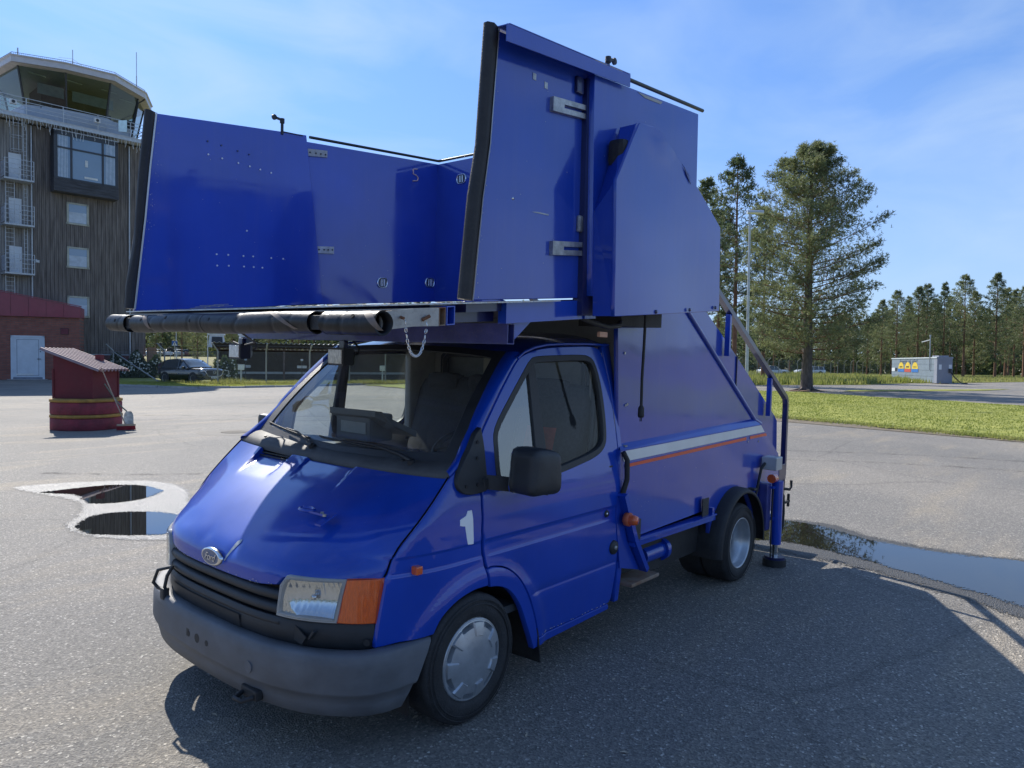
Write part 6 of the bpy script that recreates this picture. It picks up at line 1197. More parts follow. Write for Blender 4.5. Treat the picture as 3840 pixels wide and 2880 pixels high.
# posts with white boxes
proto = None
for i, (px, Z, lab) in enumerate(((904,53,'white box on a short post left of the work lamp, in front of the carport'),(1190,54,'white box on a short post between the middle fence posts by the carport'),(1434,56,'white box on a short post seen through the cab side window'))):
    p = at((px-1920)/2770*Z, Z)
    if proto is None:
        e = empty('heater_post', lab, 'outlet post', p, R(-40), 'engine heater outlet posts in front of the carport'); m = MB(); m.box(-.06,.06,-.05,.05,0,.95); m.build('post', GALV, e); m = MB(); m.bbox(-.20,.20,-.17,.14,.93,1.30,.03); bx_ = m.build('outlet_box', pm('white_box_paint', (.62,.64,.62), .5), e); m = MB(); m.box(-.22,.22,-.2,.17,1.30,1.34); m.build('lid', PALE, bx_); proto = e
    else: e = copy_tree(proto); e.location = p; e['label'] = lab
for px, Z in ((921,57),(1132,57)):
    e = empty('bay_number_sign', 'thin post with a small pale plate and round disc '+('left' if px < 1000 else 'right')+' of two before the carport', 'sign', at((px-1920)/2770*Z, Z), R(-40), 'small bay signs'); m = MB(); m.cyl((0,0,0),(0,0,1.75),.03,8); m.build('post', BLKP, e); m = MB(); m.box(-.36,.36,-.02,.01,1.05,1.25); m.build('plate', pm('pale_plate', (.4,.4,.4), .6), e); m = MB(); m.bbox(-.1,.1,-.04,.02,1.6,1.75,.03); m.build('disc', PALE, e)
# ---- signs and lamps far left
def face_rot(p): d_ = Vector((CAM.x-p.x, CAM.y-p.y)); return math.atan2(d_.y, d_.x)+PI/2
p = at((655-1920)/2770*82, 82); e = empty('crossing_sign', 'blue square pedestrian crossing sign on a thin pole', 'road sign', p, face_rot(p))
m = MB(); m.cyl((0,0,0),(0,0,3.5),.035,8); m.build('pole', GALV, e); m = MB(); m.bbox(-.29,.29,-.06,-.03,3.05,3.62,.02); pl = m.build('sign_plate', pm('sign_blue', (.008,.09,.36), .4, coat=.5), e)
m = MB(); m.prism([(-.24,-.064,3.10),(.24,-.064,3.10),(.0,-.064,3.57)], (0,-.003,0)); tr = m.build('white_triangle', pm('sign_white', (.7,.72,.74), .5), pl)
SB = pm('sign_black', (.02,.02,.025), .5); m = MB(); m.cyl((0,-.069,3.43),(0,-.068,3.43),.032,10); m.build('walker_head', SB, tr)
m = MB(); m.bar((0,-.070,3.40),(-.01,-.070,3.26),.02,.05); m.bar((-.01,-.070,3.27),(-.07,-.070,3.13),.02,.03); m.bar((-.01,-.070,3.27),(.06,-.070,3.13),.02,.03); m.bar((0,-.070,3.37),(.06,-.070,3.29),.02,.022); m.bar((0,-.070,3.37),(-.06,-.070,3.30),.02,.022); m.build('walker_body', SB, tr)
for px, Z, zc, w_, h_, lab in ((602,80,3.15,.34,.42,'dark back of a small road sign nearest the tower corner'),(639,84,2.75,.68,.28,'dark back of a wide low road sign beside the crossing sign'),(667,88,3.1,.52,.26,'dark back of a road sign right of the crossing sign')):
    p = at((px-1920)/2770*Z, Z); e = empty('sign_post', lab, 'road sign', p, face_rot(p), 'road signs seen from behind'); m = MB(); m.cyl((0,0,0),(0,0,zc+.1),.035,8); m.build('pole', GALV, e); m = MB(); m.bbox(-w_/2,w_/2,-.05,-.02,zc-h_/2,zc+h_/2,.01); m.build('sign_back', SB, e)
def street_lamp(px, Z, h, label, rot=0, head=1.0):
    p = at((px-1920)/2770*Z, Z); e = empty('street_lamp', label, 'street lamp', p, rot)
    m = MB(); m.tube([(0,0,0),(0,0,h*.5),(0,0,h)], [.085,.065,.045], 12); m.build('pole', GALV, e); m = MB(); m.cyl((0,0,h-.02),(0,0,h+.10),.06,10); m.build('collar', GALV, e)
    m = MB(); rows = []
    for k in range(9): t = k/8; x = -.14+.80*t; wd = .145*math.sin(PI*min(1, .18+.75*t))**.6; rows.append([(x*head, wd*c_*head, h+.17+s_*.10*head*(1.25 if s_ > 0 else .8)) for c_, s_ in [(math.cos(2*PI*i/14), math.sin(2*PI*i/14)) for i in range(14)]])
    m.loft(rows, True, True); m.add(rows[0], [tuple(range(14))]); m.add(rows[-1], [tuple(range(14))]); hd = m.build('lamp_head', pm('lamp_head_grey', (.50,.52,.53), .35, metal=.3), e)
    m = MB(); m.lathe([(.0,-.03),(.10,-.02),(.125,.02)], (.30*head,0,h+.12), 'z', 18); m.build('lamp_glass', pm('lamp_cover', (.6,.62,.62), .2, coat=1), hd); return e
street_lamp(2800, 36, 8.9, 'tall grey street lamp standing in front of the pines behind the stair handrail', R(-50))
street_lamp(661, 100, 5.6, 'distant street lamp above the blue crossing sign', R(-50))
street_lamp(779, 105, 6.2, 'distant lamp pole behind the carport gable', R(-50))
# ================================================================ vehicles
def car(name, label, cat, p, rz, Ln, Wd, Ht, paint, shape, group=None, detail=True):
    """body of side profile stations; x forward"""
    e = empty(name, label, cat, p, rz, group); ns = 24
    base = .24; hood_h, belt = shape['hood'], shape['belt']; prof = shape['prof']
    def zt(x):
        for (a, b), (c, d_) in zip(prof, prof[1:]):
            if x <= c: return b+(d_-b)*(x-a)/(c-a)
        return prof[-1][1]
    xs = sorted(set([Ln*(-.5+i/36) for i in range(37)]+[Ln*q[0] for q in prof]))
    rows = []
    for x in xs:
        f_ = x/Ln; zb = min(belt, zt(f_)*Ht/1.0 if zt(f_)*Ht < belt else belt); endt = max(0, abs(f_)-.40)/.10; w_ = Wd/2*(1-.16*endt**2); zl = base+.10*endt**2
        top = min(belt, zt(f_)*Ht); row = [(x,-w_*.86,zl),(x,-w_*.97,zl+.10),(x,-w_,(zl+top)/2),(x,-w_*.985,top-.12),(x,-w_*.93,top-.02),(x,-w_*.6,top+.018),(x,0,top+.03)]
        rows.append(row+[(a,-b,c) for a, b, c in row[:-1][::-1]])
    m = MB(); m.loft(rows, True); m.add(rows[0], [tuple(range(13))[::-1]]); m.add(rows[-1], [tuple(range(13))]); bd = m.build('body', paint, e)
    gp = [q for q in prof if q[1]*Ht > belt+.01]; gx0, gx1 = gp[0][0]*Ln, gp[-1][0]*Ln
    a0 = shape['gh'][0]*Ln; a1 = shape['gh'][1]*Ln
    rows = []; N_ = 20
    for i in range(N_+1):
        x = a0+(a1-a0)*i/N_; z = max(belt, zt(x/Ln)*Ht); t = (z-belt)/(Ht-belt+1e-6); wt = Wd/2*(.93-.17*t); rows.append([(x,-Wd/2*.93,belt-.03),(x,-wt-.012*t,belt+(z-belt)*.85),(x,-wt+.05,z-.01),(x,-wt*.5,z+.015),(x,0,z+.02),(x,wt*.5,z+.015),(x,wt-.05,z-.01),(x,wt+.012*t,belt+(z-belt)*.85),(x,Wd/2*.93,belt-.03)])
    m = MB(); m.loft(rows, True); m.build('glasshouse', pm('car_glass', (.035,.045,.05), .05, coat=1, coat_rough=.02, var=.05), e)
    rr = [[p_ for p_ in r[2:7]] for r in rows if r[4][2] > Ht-.10]
    m = MB(); m.loft([[(a, b*1.01, c+.012) for a, b, c in r] for r in rr], True); m.build('roof', paint, e)
    if detail:
        for sg in (-1, 1):
            y = sg*Wd/2*.80
            for xa, xb in shape['pillars']: m = MB(); za, zb_ = belt-.02, min(Ht, zt(xb)*Ht); m.bar((xa*Ln, sg*Wd/2*.935, za), (xb*Ln, sg*Wd/2*.78, zb_-.02), .05, .07); m.build('pillar', paint, e)
            m = MB(); m.bbox(shape['mir']*Ln-.1, shape['mir']*Ln+.1, sg*(Wd/2+.02), sg*(Wd/2+.2), belt-.04, belt+.12, .03); m.build('wing_mirror', paint, e)
    rw = shape.get('rw', .36)
    for fx in (.305, -.30):
        for sg in (-1, 1):
            c = Vector((fx*Ln, sg*(Wd/2-.10), rw)); q = MB(); q.lathe([(rw*.66,sg*.105),(rw*.9,sg*.108),(rw,sg*.08),(rw,-sg*.1),(rw*.6,-sg*.1)], c, 'y', 24); w1 = q.build('wheel', TYRE, e)
            q = MB(); q.lathe([(0,sg*.085),(rw*.2,sg*.09),(rw*.62,sg*.10),(rw*.66,sg*.107)], c, 'y', 24); q.build('rim', SILV, w1)
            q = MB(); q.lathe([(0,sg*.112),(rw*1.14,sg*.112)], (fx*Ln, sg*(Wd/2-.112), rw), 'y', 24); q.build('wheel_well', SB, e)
    return e, bd
SUVP = pm('near_black_metallic', (.012,.016,.018), .25, metal=.2, coat=1, var=.1)
SH = dict(hood=1.0, belt=1.06, prof=[(-.5,.48),(-.495,.66),(-.46,.80),(-.38,.93),(-.25,.985),(-.08,1.0),(.02,.985),(.08,.93),(.22,.69),(.27,.665),(.40,.645),(.455,.61),(.485,.55),(.5,.40)], gh=(-.475,.235), pillars=((.22,.06),(-.02,-.02),(-.42,-.34)), mir=.14, rw=.38)
sx_ = (714-1920)/2770; p = at(sx_*50.5, 50.5); aw2 = (at(sx_, 1)-at(0, 0)).normalized(); rt2 = Vector((aw2.y, -aw2.x, 0)); hdg = -aw2*math.cos(R(38))+rt2*math.sin(R(38))
suv, bd = car('parked_suv', 'near black SUV parked in the grass behind the chain link fence', 'car', p, math.atan2(hdg.y, hdg.x), 4.72, 1.89, 1.68, SUVP, SH)
fx = 2.36
m = MB(); gpl = [(-.62,.93),(-.70,.86),(-.52,.58),(-.35,.54),(.35,.54),(.52,.58),(.70,.86),(.62,.93)]; m.prism([(fx-.035+.0,y,z) for y, z in gpl], (.05,0,0)); gg = m.build('grille', SB, suv)
m = MB(); m.tube([(fx+.03,y*1.03,z) for y, z in gpl], .022, 6); m.build('chrome_surround', CHR, gg)
em = MB(); em.tube([(fx+.04,.11*math.cos(a),.80+.085*math.sin(a)) for a in [2*PI*k/20 for k in range(21)]], .010, 6, cap=False); em.tube([(fx+.04,-.10,.83),(fx+.04,-.03,.80),(fx+.04,0,.77),(fx+.04,.03,.80),(fx+.04,.10,.83)], .010, 6); em.build('badge', CHR, gg)
for sg in (-1, 1): m = MB(); m.prism([(fx-.03,sg*.72,.94),(fx-.22,sg*.92,.95),(fx-.22,sg*.93,.86),(fx-.03,sg*.72,.86)], (.04,0,0)); m.build('headlight', pm('car_lamp', (.5,.53,.56), .12, metal=.4, coat=1), suv)
m = MB(); m.box(fx+.02,fx+.035,-.26,.26,.40,.51); pl = m.build('number_plate', pm('plate_white', (.6,.62,.63), .5), suv); text('JAR 71E', .105, SB, pl, 'plate_text', frame((fx+.037,0,.455), (0,1,0), (0,0,1)))
for x0, x1, z in ((-.4,.6,.86),(-.1,.9,.66)): m = MB(); m.box(x0,x1,-.955,-.945,z,z+.055); m.build('door_lettering_band', pm('dull_silver_print', (.16,.17,.18), .4), suv)
WP = pm('white_car_paint', (.62,.64,.66), .25, coat=1, var=.05)
SH2 = dict(hood=.95, belt=.92, prof=[(-.5,.5),(-.49,.66),(-.44,.72),(-.30,.93),(-.12,1.0),(.02,.98),(.18,.70),(.25,.66),(.42,.60),(.48,.52),(.5,.40)], gh=(-.42,.20), pillars=((.18,.05),(-.05,-.04),(-.30,-.22)), mir=.12, rw=.34)
SH3 = dict(hood=.95, belt=.95, prof=[(-.5,.5),(-.495,.70),(-.48,.90),(-.42,.98),(-.10,1.0),(.04,.98),(.18,.70),(.26,.66),(.42,.60),(.48,.52),(.5,.40)], gh=(-.47,.20), pillars=((.18,.05),(-.05,-.04),(-.25,-.24),(-.43,-.40)), mir=.12, rw=.34)
rr_ = math.atan2(-.768, .640)
car('parked_car', 'white hatchback with sloping rear parked beyond the fence, nearer the stair handrail', 'car', at((2898-1920)/2770*112, 112), rr_+R(8), 4.6, 1.85, 1.52, WP, SH2, 'white cars beyond the fence')
car('parked_car', 'white estate car parked beyond the fence, partly behind the big pine trunk', 'car', at((3035-1920)/2770*120, 120), rr_+PI+R(4), 4.7, 1.85, 1.50, WP, SH3, 'white cars beyond the fence')
# raised car park far left
BK = sheet('far_bank', [tuple(at(X, Z)[:2]) for X, Z in ((-95,110),(-30,118),(-20,150),(-40,230),(-140,240),(-150,120))], 0, pm('yellow_meadow', (.16,.16,.03), .9, var=.4, vscale=.4, bump=.5, bscale=5, col2=(.26,.23,.05)), 8.0, zf=lambda x, y: (x, y, max(.0, min(2.0, (.768*(x-CAM.x)+.64*(y-CAM.y)-118)*.07))))
sheet('far_road', [tuple(at(X, Z)[:2]) for X, Z in ((-75,93),(-20,96),(-18,108),(-85,104))], .02, pm('pale_road', (.24,.23,.21), .8, var=.1), 6.0)
cols = [WP, pm('grey_car_paint', (.12,.13,.14), .3, coat=1), pm('silver_car_paint', (.38,.39,.40), .3, metal=.4, coat=1), SUVP, pm('red_car_paint', (.18,.02,.02), .3, coat=1)]
LB = ['white', 'grey', 'silver', 'black', 'dark red']
for i, px in enumerate((556,576,596,616,636,656,676,696)):
    Z = 152+3*(i % 2); c = [0,1,2,0,0,3,2,4][i]
    car('parked_car', f'far {LB[c]} car on the raised car park, '+['leftmost by the tower corner','second from the tower corner','third from the tower corner','left of the crossing sign','just behind the crossing sign pole','right of the crossing sign','next to the carport gable','behind the carport gable'][i], 'car', at((px-1920)/2770*Z, Z, 2.0), rr_+PI/2+R(20), 4.4, 1.8, 1.5, cols[c], SH3, 'cars on the raised car park', detail=False)
# ================================================================ grey container unit
cA, cB = at((3344-1920)/2770*88, 88), at((3514-1920)/2770*73, 73); u_ = (cB-cA).normalized(); Lk = (cB-cA).length
ct = empty('grey_container', 'grey container unit with three yellow half sun emblems on its long side', 'container', cA, math.atan2(u_.y, u_.x))
CG = pm('container_grey', (.17,.215,.26), .55, var=.06, vscale=1); CG2 = pm('container_end_grey', (.22,.24,.29), .55, var=.06, vscale=1)
m = MB(); m.box(.05,Lk-.05,.05,1.30,.06,2.5); m.build('box_body', CG, ct)
for k in range(4): z0 = .08+k*.62; m = MB(); m.box(0,Lk-.9,-.02,.05,z0,z0+.60); m.build('side_panel', CG, ct)
m = MB(); m.box(Lk-.88,Lk,-.03,.05,.06,2.66); m.build('corner_panel', CG2, ct); m = MB(); m.box(Lk-.05,Lk+.02,-.03,1.35,.06,2.66); m.build('end_wall', CG2, ct)
m = MB(); m.box(-.05,Lk,-.08,1.4,2.52,2.64); m.build('roof', pm('roof_pale', (.45,.5,.52), .5), ct); m = MB(); m.box(Lk-2.2,Lk-.3,.2,1.1,2.64,2.80); m.build('roof_box', CG2, ct)
YEL = pm('emblem_yellow', (.62,.45,.04), .5); EB = pm('emblem_blue_band', (.03,.14,.42), .5); ER = pm('emblem_red_band', (.42,.07,.05), .5)
for k, (x, bm2) in enumerate(((3.7,EB),(6.1,ER),(8.6,EB))):
    m = MB(); r_ = .98; m.prism([(x+r_*math.cos(a),-.045,1.42+.72*math.sin(a)) for a in [PI*i/18 for i in range(19)]], (0,.02,0)); eo = m.build('half_sun_emblem', YEL, ct)
    m = MB(); m.box(x-1.1,x+1.1,-.05,-.03,1.06,1.40); m.build('emblem_band', bm2, eo); mk = MB(); n_ = (6,7,4)[k]
    for q in range(n_): xq = x-.46+.92*q/(n_-1); mk.box(xq-.045, xq+.045, -.052, -.046, 1.54, 1.72); mk.box(xq-.09, xq-.02, -.052, -.046, 1.60+.04*(q % 2), 1.64+.04*(q % 2))
    mk.build('illegible_print', SB, eo, kind='stuff')
text('Energi på väg!', .85, SB, ct, 'side_lettering', frame((6.2,-.035,2.20), (1,0,0), (0,0,1)), shear=.2, sp=1.25)
m = MB(); m.box(.15,1.35,-.05,-.03,1.10,1.50); m.build('white_plate', DOORW, ct); m = MB(); m.box(1.5,2.2,-.05,-.03,1.12,1.50); m.build('dark_plate', SB, ct)
for y in (.25,1.15): m = MB(); m.box(Lk+.02,Lk+.05,y-.13,y+.13,1.40,1.90); m.build('white_notice', DOORW, ct)
m = MB(); m.tube([(Lk+.05,1.2,1.2),(Lk+.1,1.5,.7),(Lk+.3,2.0,.15),(Lk+.4,2.6,.05)], .05, 8); m.build('charging_cable', RUB, ct); m = MB(); m.bbox(Lk,Lk+.2,1.0,1.25,1.1,1.5,.04); m.build('socket', BLKP, ct)
m = MB(); m.cyl((Lk-1.9,-.12,1.3),(Lk-1.9,-.12,4.75),.045,8); m.bar((Lk-1.9,-.12,4.4),(Lk-4.4,-.12,4.25),.08,.08); m.cyl((Lk-1.9,-.12,4.7),(Lk-1.9,-.12,4.9),.08,8); m.build('antenna_mast', GALV, ct)
m = MB(); m.box(.4,Lk-.4,.1,1.2,.0,.06); m.build('skid', SB, ct)
# ================================================================ vegetation
def leafmat(name, c1, c2, tr):
    m = bpy.data.materials.new(name); m.use_nodes = True; nt = m.node_tree; nt.nodes.clear(); L = nt.links.new
    out = N(nt, 'ShaderNodeOutputMaterial'); d = N(nt, 'ShaderNodeBsdfDiffuse'); t = N(nt, 'ShaderNodeBsdfTranslucent'); g = N(nt, 'ShaderNodeBsdfGlossy', i_Roughness=.45); g.inputs[0].default_value = (.5,.5,.5,1)
    tc = N(nt, 'ShaderNodeTexCoord'); n = N(nt, 'ShaderNodeTexNoise', i_Scale=.9, i_Detail=5.0, i_Roughness=.7); L(tc.outputs['Object'], n.inputs['Vector']); oi = N(nt, 'ShaderNodeObjectInfo')
    ad = N(nt, 'ShaderNodeMath', operation='MULTIPLY_ADD', i_1=.25, i_2=-.12); L(oi.outputs['Random'], ad.inputs[0]); a2 = N(nt, 'ShaderNodeMath', operation='ADD'); L(n.outputs[0], a2.inputs[0]); L(ad.outputs[0], a2.inputs[1])
    rp = ramp(nt, [(.35, c1), (.65, c2)]); L(a2.outputs[0], rp.inputs[0]); L(rp.outputs[0], d.inputs[0]); L(rp.outputs[0], t.inputs[0])
    m1 = N(nt, 'ShaderNodeMixShader', i_0=tr); L(d.outputs[0], m1.inputs[1]); L(t.outputs[0], m1.inputs[2]); m2 = N(nt, 'ShaderNodeMixShader', i_0=.06); L(m1.outputs[0], m2.inputs[1]); L(g.outputs[0], m2.inputs[2]); L(m2.outputs[0], out.inputs[0]); return m
NEED = leafmat('pine_needles', (.095,.130,.062), (.225,.250,.115), .50)
BARK = pm('pine_bark', (.075,.062,.052), .9, var=.3, vscale=9, bump=.9, bscale=14, col2=(.15,.125,.11), stretch=(1,1,.35)); BARKO = pm('orange_pine_bark', (.17,.080,.045), .85, var=.25, vscale=6, bump=.5, bscale=20, col2=(.24,.13,.08), stretch=(1,1,.4))
GRN = [leafmat('grass_blades', (.20,.245,.040), (.34,.35,.09), .50), leafmat('dry_grass_blades', (.20,.24,.05), (.36,.34,.12), .5)]
def tuft(mb, p, d, n, ln, wd, rnd):
    for k in range(n):
        v = Vector((rnd.gauss(0,1), rnd.gauss(0,1), rnd.gauss(0,1))).normalized()*.85+d*.75; v = v.normalized()*ln*rnd.uniform(.6,1.1); s = v.cross(Vector((rnd.uniform(-1,1), rnd.uniform(-1,1), rnd.uniform(-1,1)))).normalized()*wd
        o = len(mb.v); mb.v += [tuple(p-s*.6), tuple(p+s*.6), tuple(p+v*.7+s), tuple(p+v)]; mb.f += [(o,o+1,o+2),(o,o+2,o+3)]; mb.sm += [False]*2
def pine(seed, h, base, rad, shape, nbr, ntw, ntuft, ln, wd, trunk_r, dens=1.0, branch_geo=True, lean=0):
    """returns trunk, limbs and crown meshes; shape(t) = crown radius factor for t from crown base (0) to top (1)"""
    rnd = random.Random(seed); tm_ = MB(); pts = []; n = 9
    for k in range(n+1): t = k/n; pts.append(Vector((lean*t*t*h*.05+rnd.uniform(-.05,.05)*t*trunk_r*4, rnd.uniform(-.05,.05)*t*trunk_r*4, h*t*.99)))
    rs_ = [trunk_r*(1.18 if k == 0 else 1)*(1-.93*(k/n)**1.1)+.012 for k in range(n+1)]; tm_.tube(pts, rs_, 10)
    def tp(z): t = min(.999, z/h)*n; i = int(t); return pts[i].lerp(pts[i+1], t-i)
    lb = MB(); cr_ = MB()
    for b in range(nbr):
        t = ((b+rnd.random())/nbr)**.9; z = base+(h-base)*t*.985; az = b*2.399+rnd.uniform(-.5,.5); R_ = rad*shape(t)*rnd.uniform(.80,1.03)
        elev = -.12+.75*t+rnd.uniform(-.12,.15); d = Vector((math.cos(az), math.sin(az), 0)); p0 = tp(z-R_*.15*t); L_ = R_; P = [p0]
        for k in range(1, 5): s = k/4; P.append(p0+d*(L_*s)+Vector((0,0,L_*(elev*s*.9+.22*s*s*(1-t)))))
        if branch_geo: br_ = trunk_r*.15*(1-t*.7)+.008; lb.tube(P, [br_*(1-.8*k/4) for k in range(5)], 5, cap=False)
        for q in range(ntw):
            s = .16+.86*((q+rnd.random())/ntw)**.85; s = min(1, s); i = min(3, int(s*4)); pb = P[i].lerp(P[i+1], s*4-i); sd_ = Vector((-d.y, d.x, 0))*rnd.choice((-1,1)); tl = L_*.50*(1.10-s)*rnd.uniform(.5,1.25)+.20; dd = (d*rnd.uniform(.1,.8)+sd_*rnd.uniform(.3,1)+Vector((0,0,rnd.uniform(-.15,.85)))).normalized(); pe = pb+dd*tl
            if branch_geo and q % 2 == 0: lb.tube([pb, pb.lerp(pe, .5)+Vector((0,0,tl*.05)), pe], [.014+.01*(1-t), .008, .005], 3, cap=False)
            for c in range(ntuft): f_ = (c+.6)/ntuft; pp = pb.lerp(pe, f_)+Vector((rnd.gauss(0,1), rnd.gauss(0,1), rnd.gauss(0,1)))*(.05+tl*.20); tuft(cr_, pp, (dd+Vector((0,0,.35))).normalized(), 5, ln, wd, rnd)
    return tm_, lb, cr_
def interp(pts): 
    def f(t):
        for (a, b), (c, d_) in zip(pts, pts[1:]):
            if t <= c: return b+(d_-b)*(t-a)/(c-a)
        return pts[-1][1]
    return f
# the big pine
bigp = empty('pine_tree', 'large full crowned pine standing alone at the edge of the lawn', 'pine tree', (47.68,13.0,0))
tm_, lb, cr_ = pine(11, 16.3, 2.2, 4.55, interp([(0,.78),(.12,1.0),(.45,1.04),(.66,.88),(.82,.60),(.93,.33),(1,.08)]), 92, 34, 7, .22, .023, .36)
tm_.build('trunk', BARK, bigp); lb.build('limbs', BARKO, bigp, fixn=False); cr_.build('crown', NEED, bigp, fixn=False)
rt_ = MB(); rnd = random.Random(1)
for k in range(7): a = k*.9; rt_.tube([(.2*math.cos(a),.2*math.sin(a),.35),(.45*math.cos(a),.45*math.sin(a),.10),(1.1*math.cos(a+.2),1.1*math.sin(a+.2),-.03)], [.14,.10,.05], 6)
rt_.build('root_flare', BARK, bigp)
m = MB(); V = [(1.6*math.cos(2*PI*k/24)*(1+.2*math.sin(k*2)), 1.1*math.sin(2*PI*k/24)*(1+.2*math.cos(k*3)), .045) for k in range(24)]; m.add(V+[(0,0,.06)], [(k,(k+1)%24,24) for k in range(24)]); m.build('needle_litter', pm('needle_litter', (.12,.07,.045), .95, var=.3, vscale=8), bigp)
sh_s = interp([(0,.35),(.15,.8),(.35,1.0),(.6,.85),(.8,.55),(1,.08)])
sh_t = interp([(0,.5),(.2,1.0),(.5,.85),(.8,.42),(1,.05)])
protos = []
def make_proto(seed, h, base, rad, shp, nbr, ntw, ntf, ln, wd, tr):
    a, b, c = pine(seed, h, base, rad, shp, nbr, ntw, ntf, ln, wd, tr)
    e = bpy.data.objects.new('pine_tree', None); COL.objects.link(e); e['category'] = 'pine tree'; a.build('trunk', BARKO, e); b.build('limbs', BARKO, e, fixn=False); c.build('crown', NEED, e, fixn=False); protos.append((e, h)); return e
make_proto(21, 17, 5.0, 2.9, sh_s, 58, 12, 3, .34, .038, .20)
make_proto(22, 17, 2.5, 3.0, sh_t, 62, 12, 3, .34, .038, .19)
make_proto(23, 17, 7.0, 2.5, sh_s, 48, 12, 3, .34, .038, .18)
make_proto(24, 17, 2.0, 2.4, sh_t, 62, 12, 3, .33, .036, .17)
used_p = set()
def plant(px, Z, topy, kind, label, group=None, lean=0):
    hz = 1343+.0108*(px-720); h = (hz-topy)*Z/2770+1.74; e0, h0 = protos[kind]
    if kind in used_p: e = copy_tree(e0)
    else: e = e0; used_p.add(kind)
    e.location = at((px-1920)/2770*Z, Z); s = h/h0; rr2 = random.Random(px*7+kind); e.scale = (s*rr2.uniform(.88,1.12), s*rr2.uniform(.88,1.12), s); e.rotation_euler = (0, 0, rr2.uniform(0, 6.28)); e['label'] = label
    if group: e['group'] = group
    return e
plant(2752, 62, 590, 0, 'tall thin pine left of the big pine, rising behind the street lamp')
plant(2640, 66, 665, 1, 'pine peeping out from behind the upper rear corner of the platform')
plant(2690, 84, 800, 2, 'slender pine between the platform and the street lamp, further back')
plant(2860, 80, 770, 1, 'pine hidden behind the left side of the big pine crown')
WG = 'pines at the edge of the wood on the right'
row = [(3303,128,1120,1,'left end pine of the edge of the wood, just right of the big pine'),(3359,122,1088,0,'pine with bare orange trunk over the left end of the container'),(3402,140,1110,3,'narrow pine between two taller ones above the container'),(3438,126,1070,1,'bushy pine rising over the left half of the container'),(3470,130,1064,0,'tall pine over the middle of the container'),(3535,134,1058,3,'slim pointed pine over the antenna mast'),(3560,150,1110,2,'thin pine just right of the antenna mast'),(3611,120,1030,0,'tallest pine just right of the container'),(3650,136,1086,1,'full pine left of the sky gap in the wood'),(3730,118,1018,1,'tall pine just right of the sky gap in the wood'),(3768,134,1078,0,'bare stemmed pine third from the right edge'),(3800,128,1083,3,'narrow pine second from the right edge'),(3836,120,1070,0,'pine cut by the right edge of the photo'),(3340,150,1160,2,'thin pine in the second row behind the container left end'),(3500,148,1120,2,'thin pine in the second row above the container'),(3585,155,1130,1,'bushy pine in the second row right of the mast'),(3690,160,1230,3,'short pine in the sky gap of the wood'),(3780,150,1130,2,'thin pine in the second row near the right edge'),(3250,140,1190,1,'low pine showing under the right side of the big pine crown'),(3200,150,1215,0,'pine in the wood seen under the big pine crown'),(3130,155,1225,2,'pine in the wood right of the big trunk'),(3080,150,1215,1,'bushy pine in the wood close to the big trunk'),(2960,145,1200,0,'pine in the wood left of the big trunk'),(2900,140,1190,2,'thin pine in the wood above the white cars'),(2845,135,1170,1,'pine in the wood behind the stair handrail')]
for r_ in row: plant(*r_, group=WG)
plant(682, 118, 1120, 0, 'pine trunk rising behind the left end of the carport roof'); plant(740, 128, 1150, 1, 'pine behind the carport gable roof'); plant(585, 135, 1150, 3, 'pine right beside the tower corner'); plant(870, 130, 1140, 1, 'pine behind the two white roof lanterns'); plant(1010, 135, 1150, 0, 'pine behind the middle of the carport roof'); plant(1120, 130, 1150, 2, 'pine behind the carport near the windscreen edge')
# dense wood further back, one mass
def wood(name, arcs, hts, n, seed, ln=.9, nbr=11, ntw=2, ntf=2):
    rnd = random.Random(seed); T_ = MB(); Cn = MB(); kinds = [pine(seed*10+i, 15, 3.5, 2.6, sh_t, nbr*2, ntw+1, ntf, ln, .14, .17, branch_geo=False) for i in range(3)]
    for i in range(n):
        X, Z = arcs(rnd); p = at(X, Z); s = rnd.uniform(*hts)/15; a = rnd.uniform(0, 6.28); ca, sa = math.cos(a)*s, math.sin(a)*s; k = kinds[i % 3]
        for src, dst in ((k[0], T_), (k[2], Cn)):
            o = len(dst.v); dst.v += [(p.x+x*ca-y*sa, p.y+x*sa+y*ca, z*s) for x, y, z in src.v]; dst.f += [tuple(q+o for q in f) for f in src.f]; dst.sm += src.sm
    e = bpy.data.objects.new(name, None); COL.objects.link(e); e['kind'] = 'stuff'; 
    T_.build('trunks', BARKO, e, fixn=False, kind='stuff'); Cn.build('crowns', NEED, e, fixn=False, kind='stuff'); return e
def arc_r(rnd): u_ = rnd.uniform(.27, .76); Z = rnd.uniform(155, 215)+60*max(0, .5-u_); return u_*Z, Z
def arc_l(rnd): u_ = rnd.uniform(-.58, .02); Z = rnd.uniform(165, 235); return u_*Z, Z
def arc_b(rnd): a = rnd.uniform(PI*.55, PI*1.95); d_ = rnd.uniform(62, 105); return d_*math.cos(a-PI*.25)*1.2, -abs(d_*math.sin(a-PI*.25))-18
wood('pine_wood', arc_r, (11,16), 200, 31); wood('pine_wood', arc_l, (13,18), 230, 32); wood('pine_wood', arc_b, (11,15), 120, 33)
UNDER = leafmat('undergrowth_leaves', (.055,.08,.032), (.14,.17,.065), .42)
def under(arcs, n, hmax, seed):
    rnd = random.Random(seed); m = MB()
    for i in range(n):
        X, Z = arcs(rnd); p = at(X, Z); h = rnd.uniform(.5, 1)**1.5*hmax
        for k in range(9): q = p+Vector((rnd.gauss(0,1.1), rnd.gauss(0,1.1), h*rnd.random())); tuft(m, q, Vector((0,0,.5)), 3, 1.1, .22, rnd)
    return m.build('undergrowth', UNDER, kind='stuff', fixn=False)
under(arc_r, 1700, 4.5, 41); under(arc_l, 2600, 8, 42); under(arc_b, 500, 4, 43)
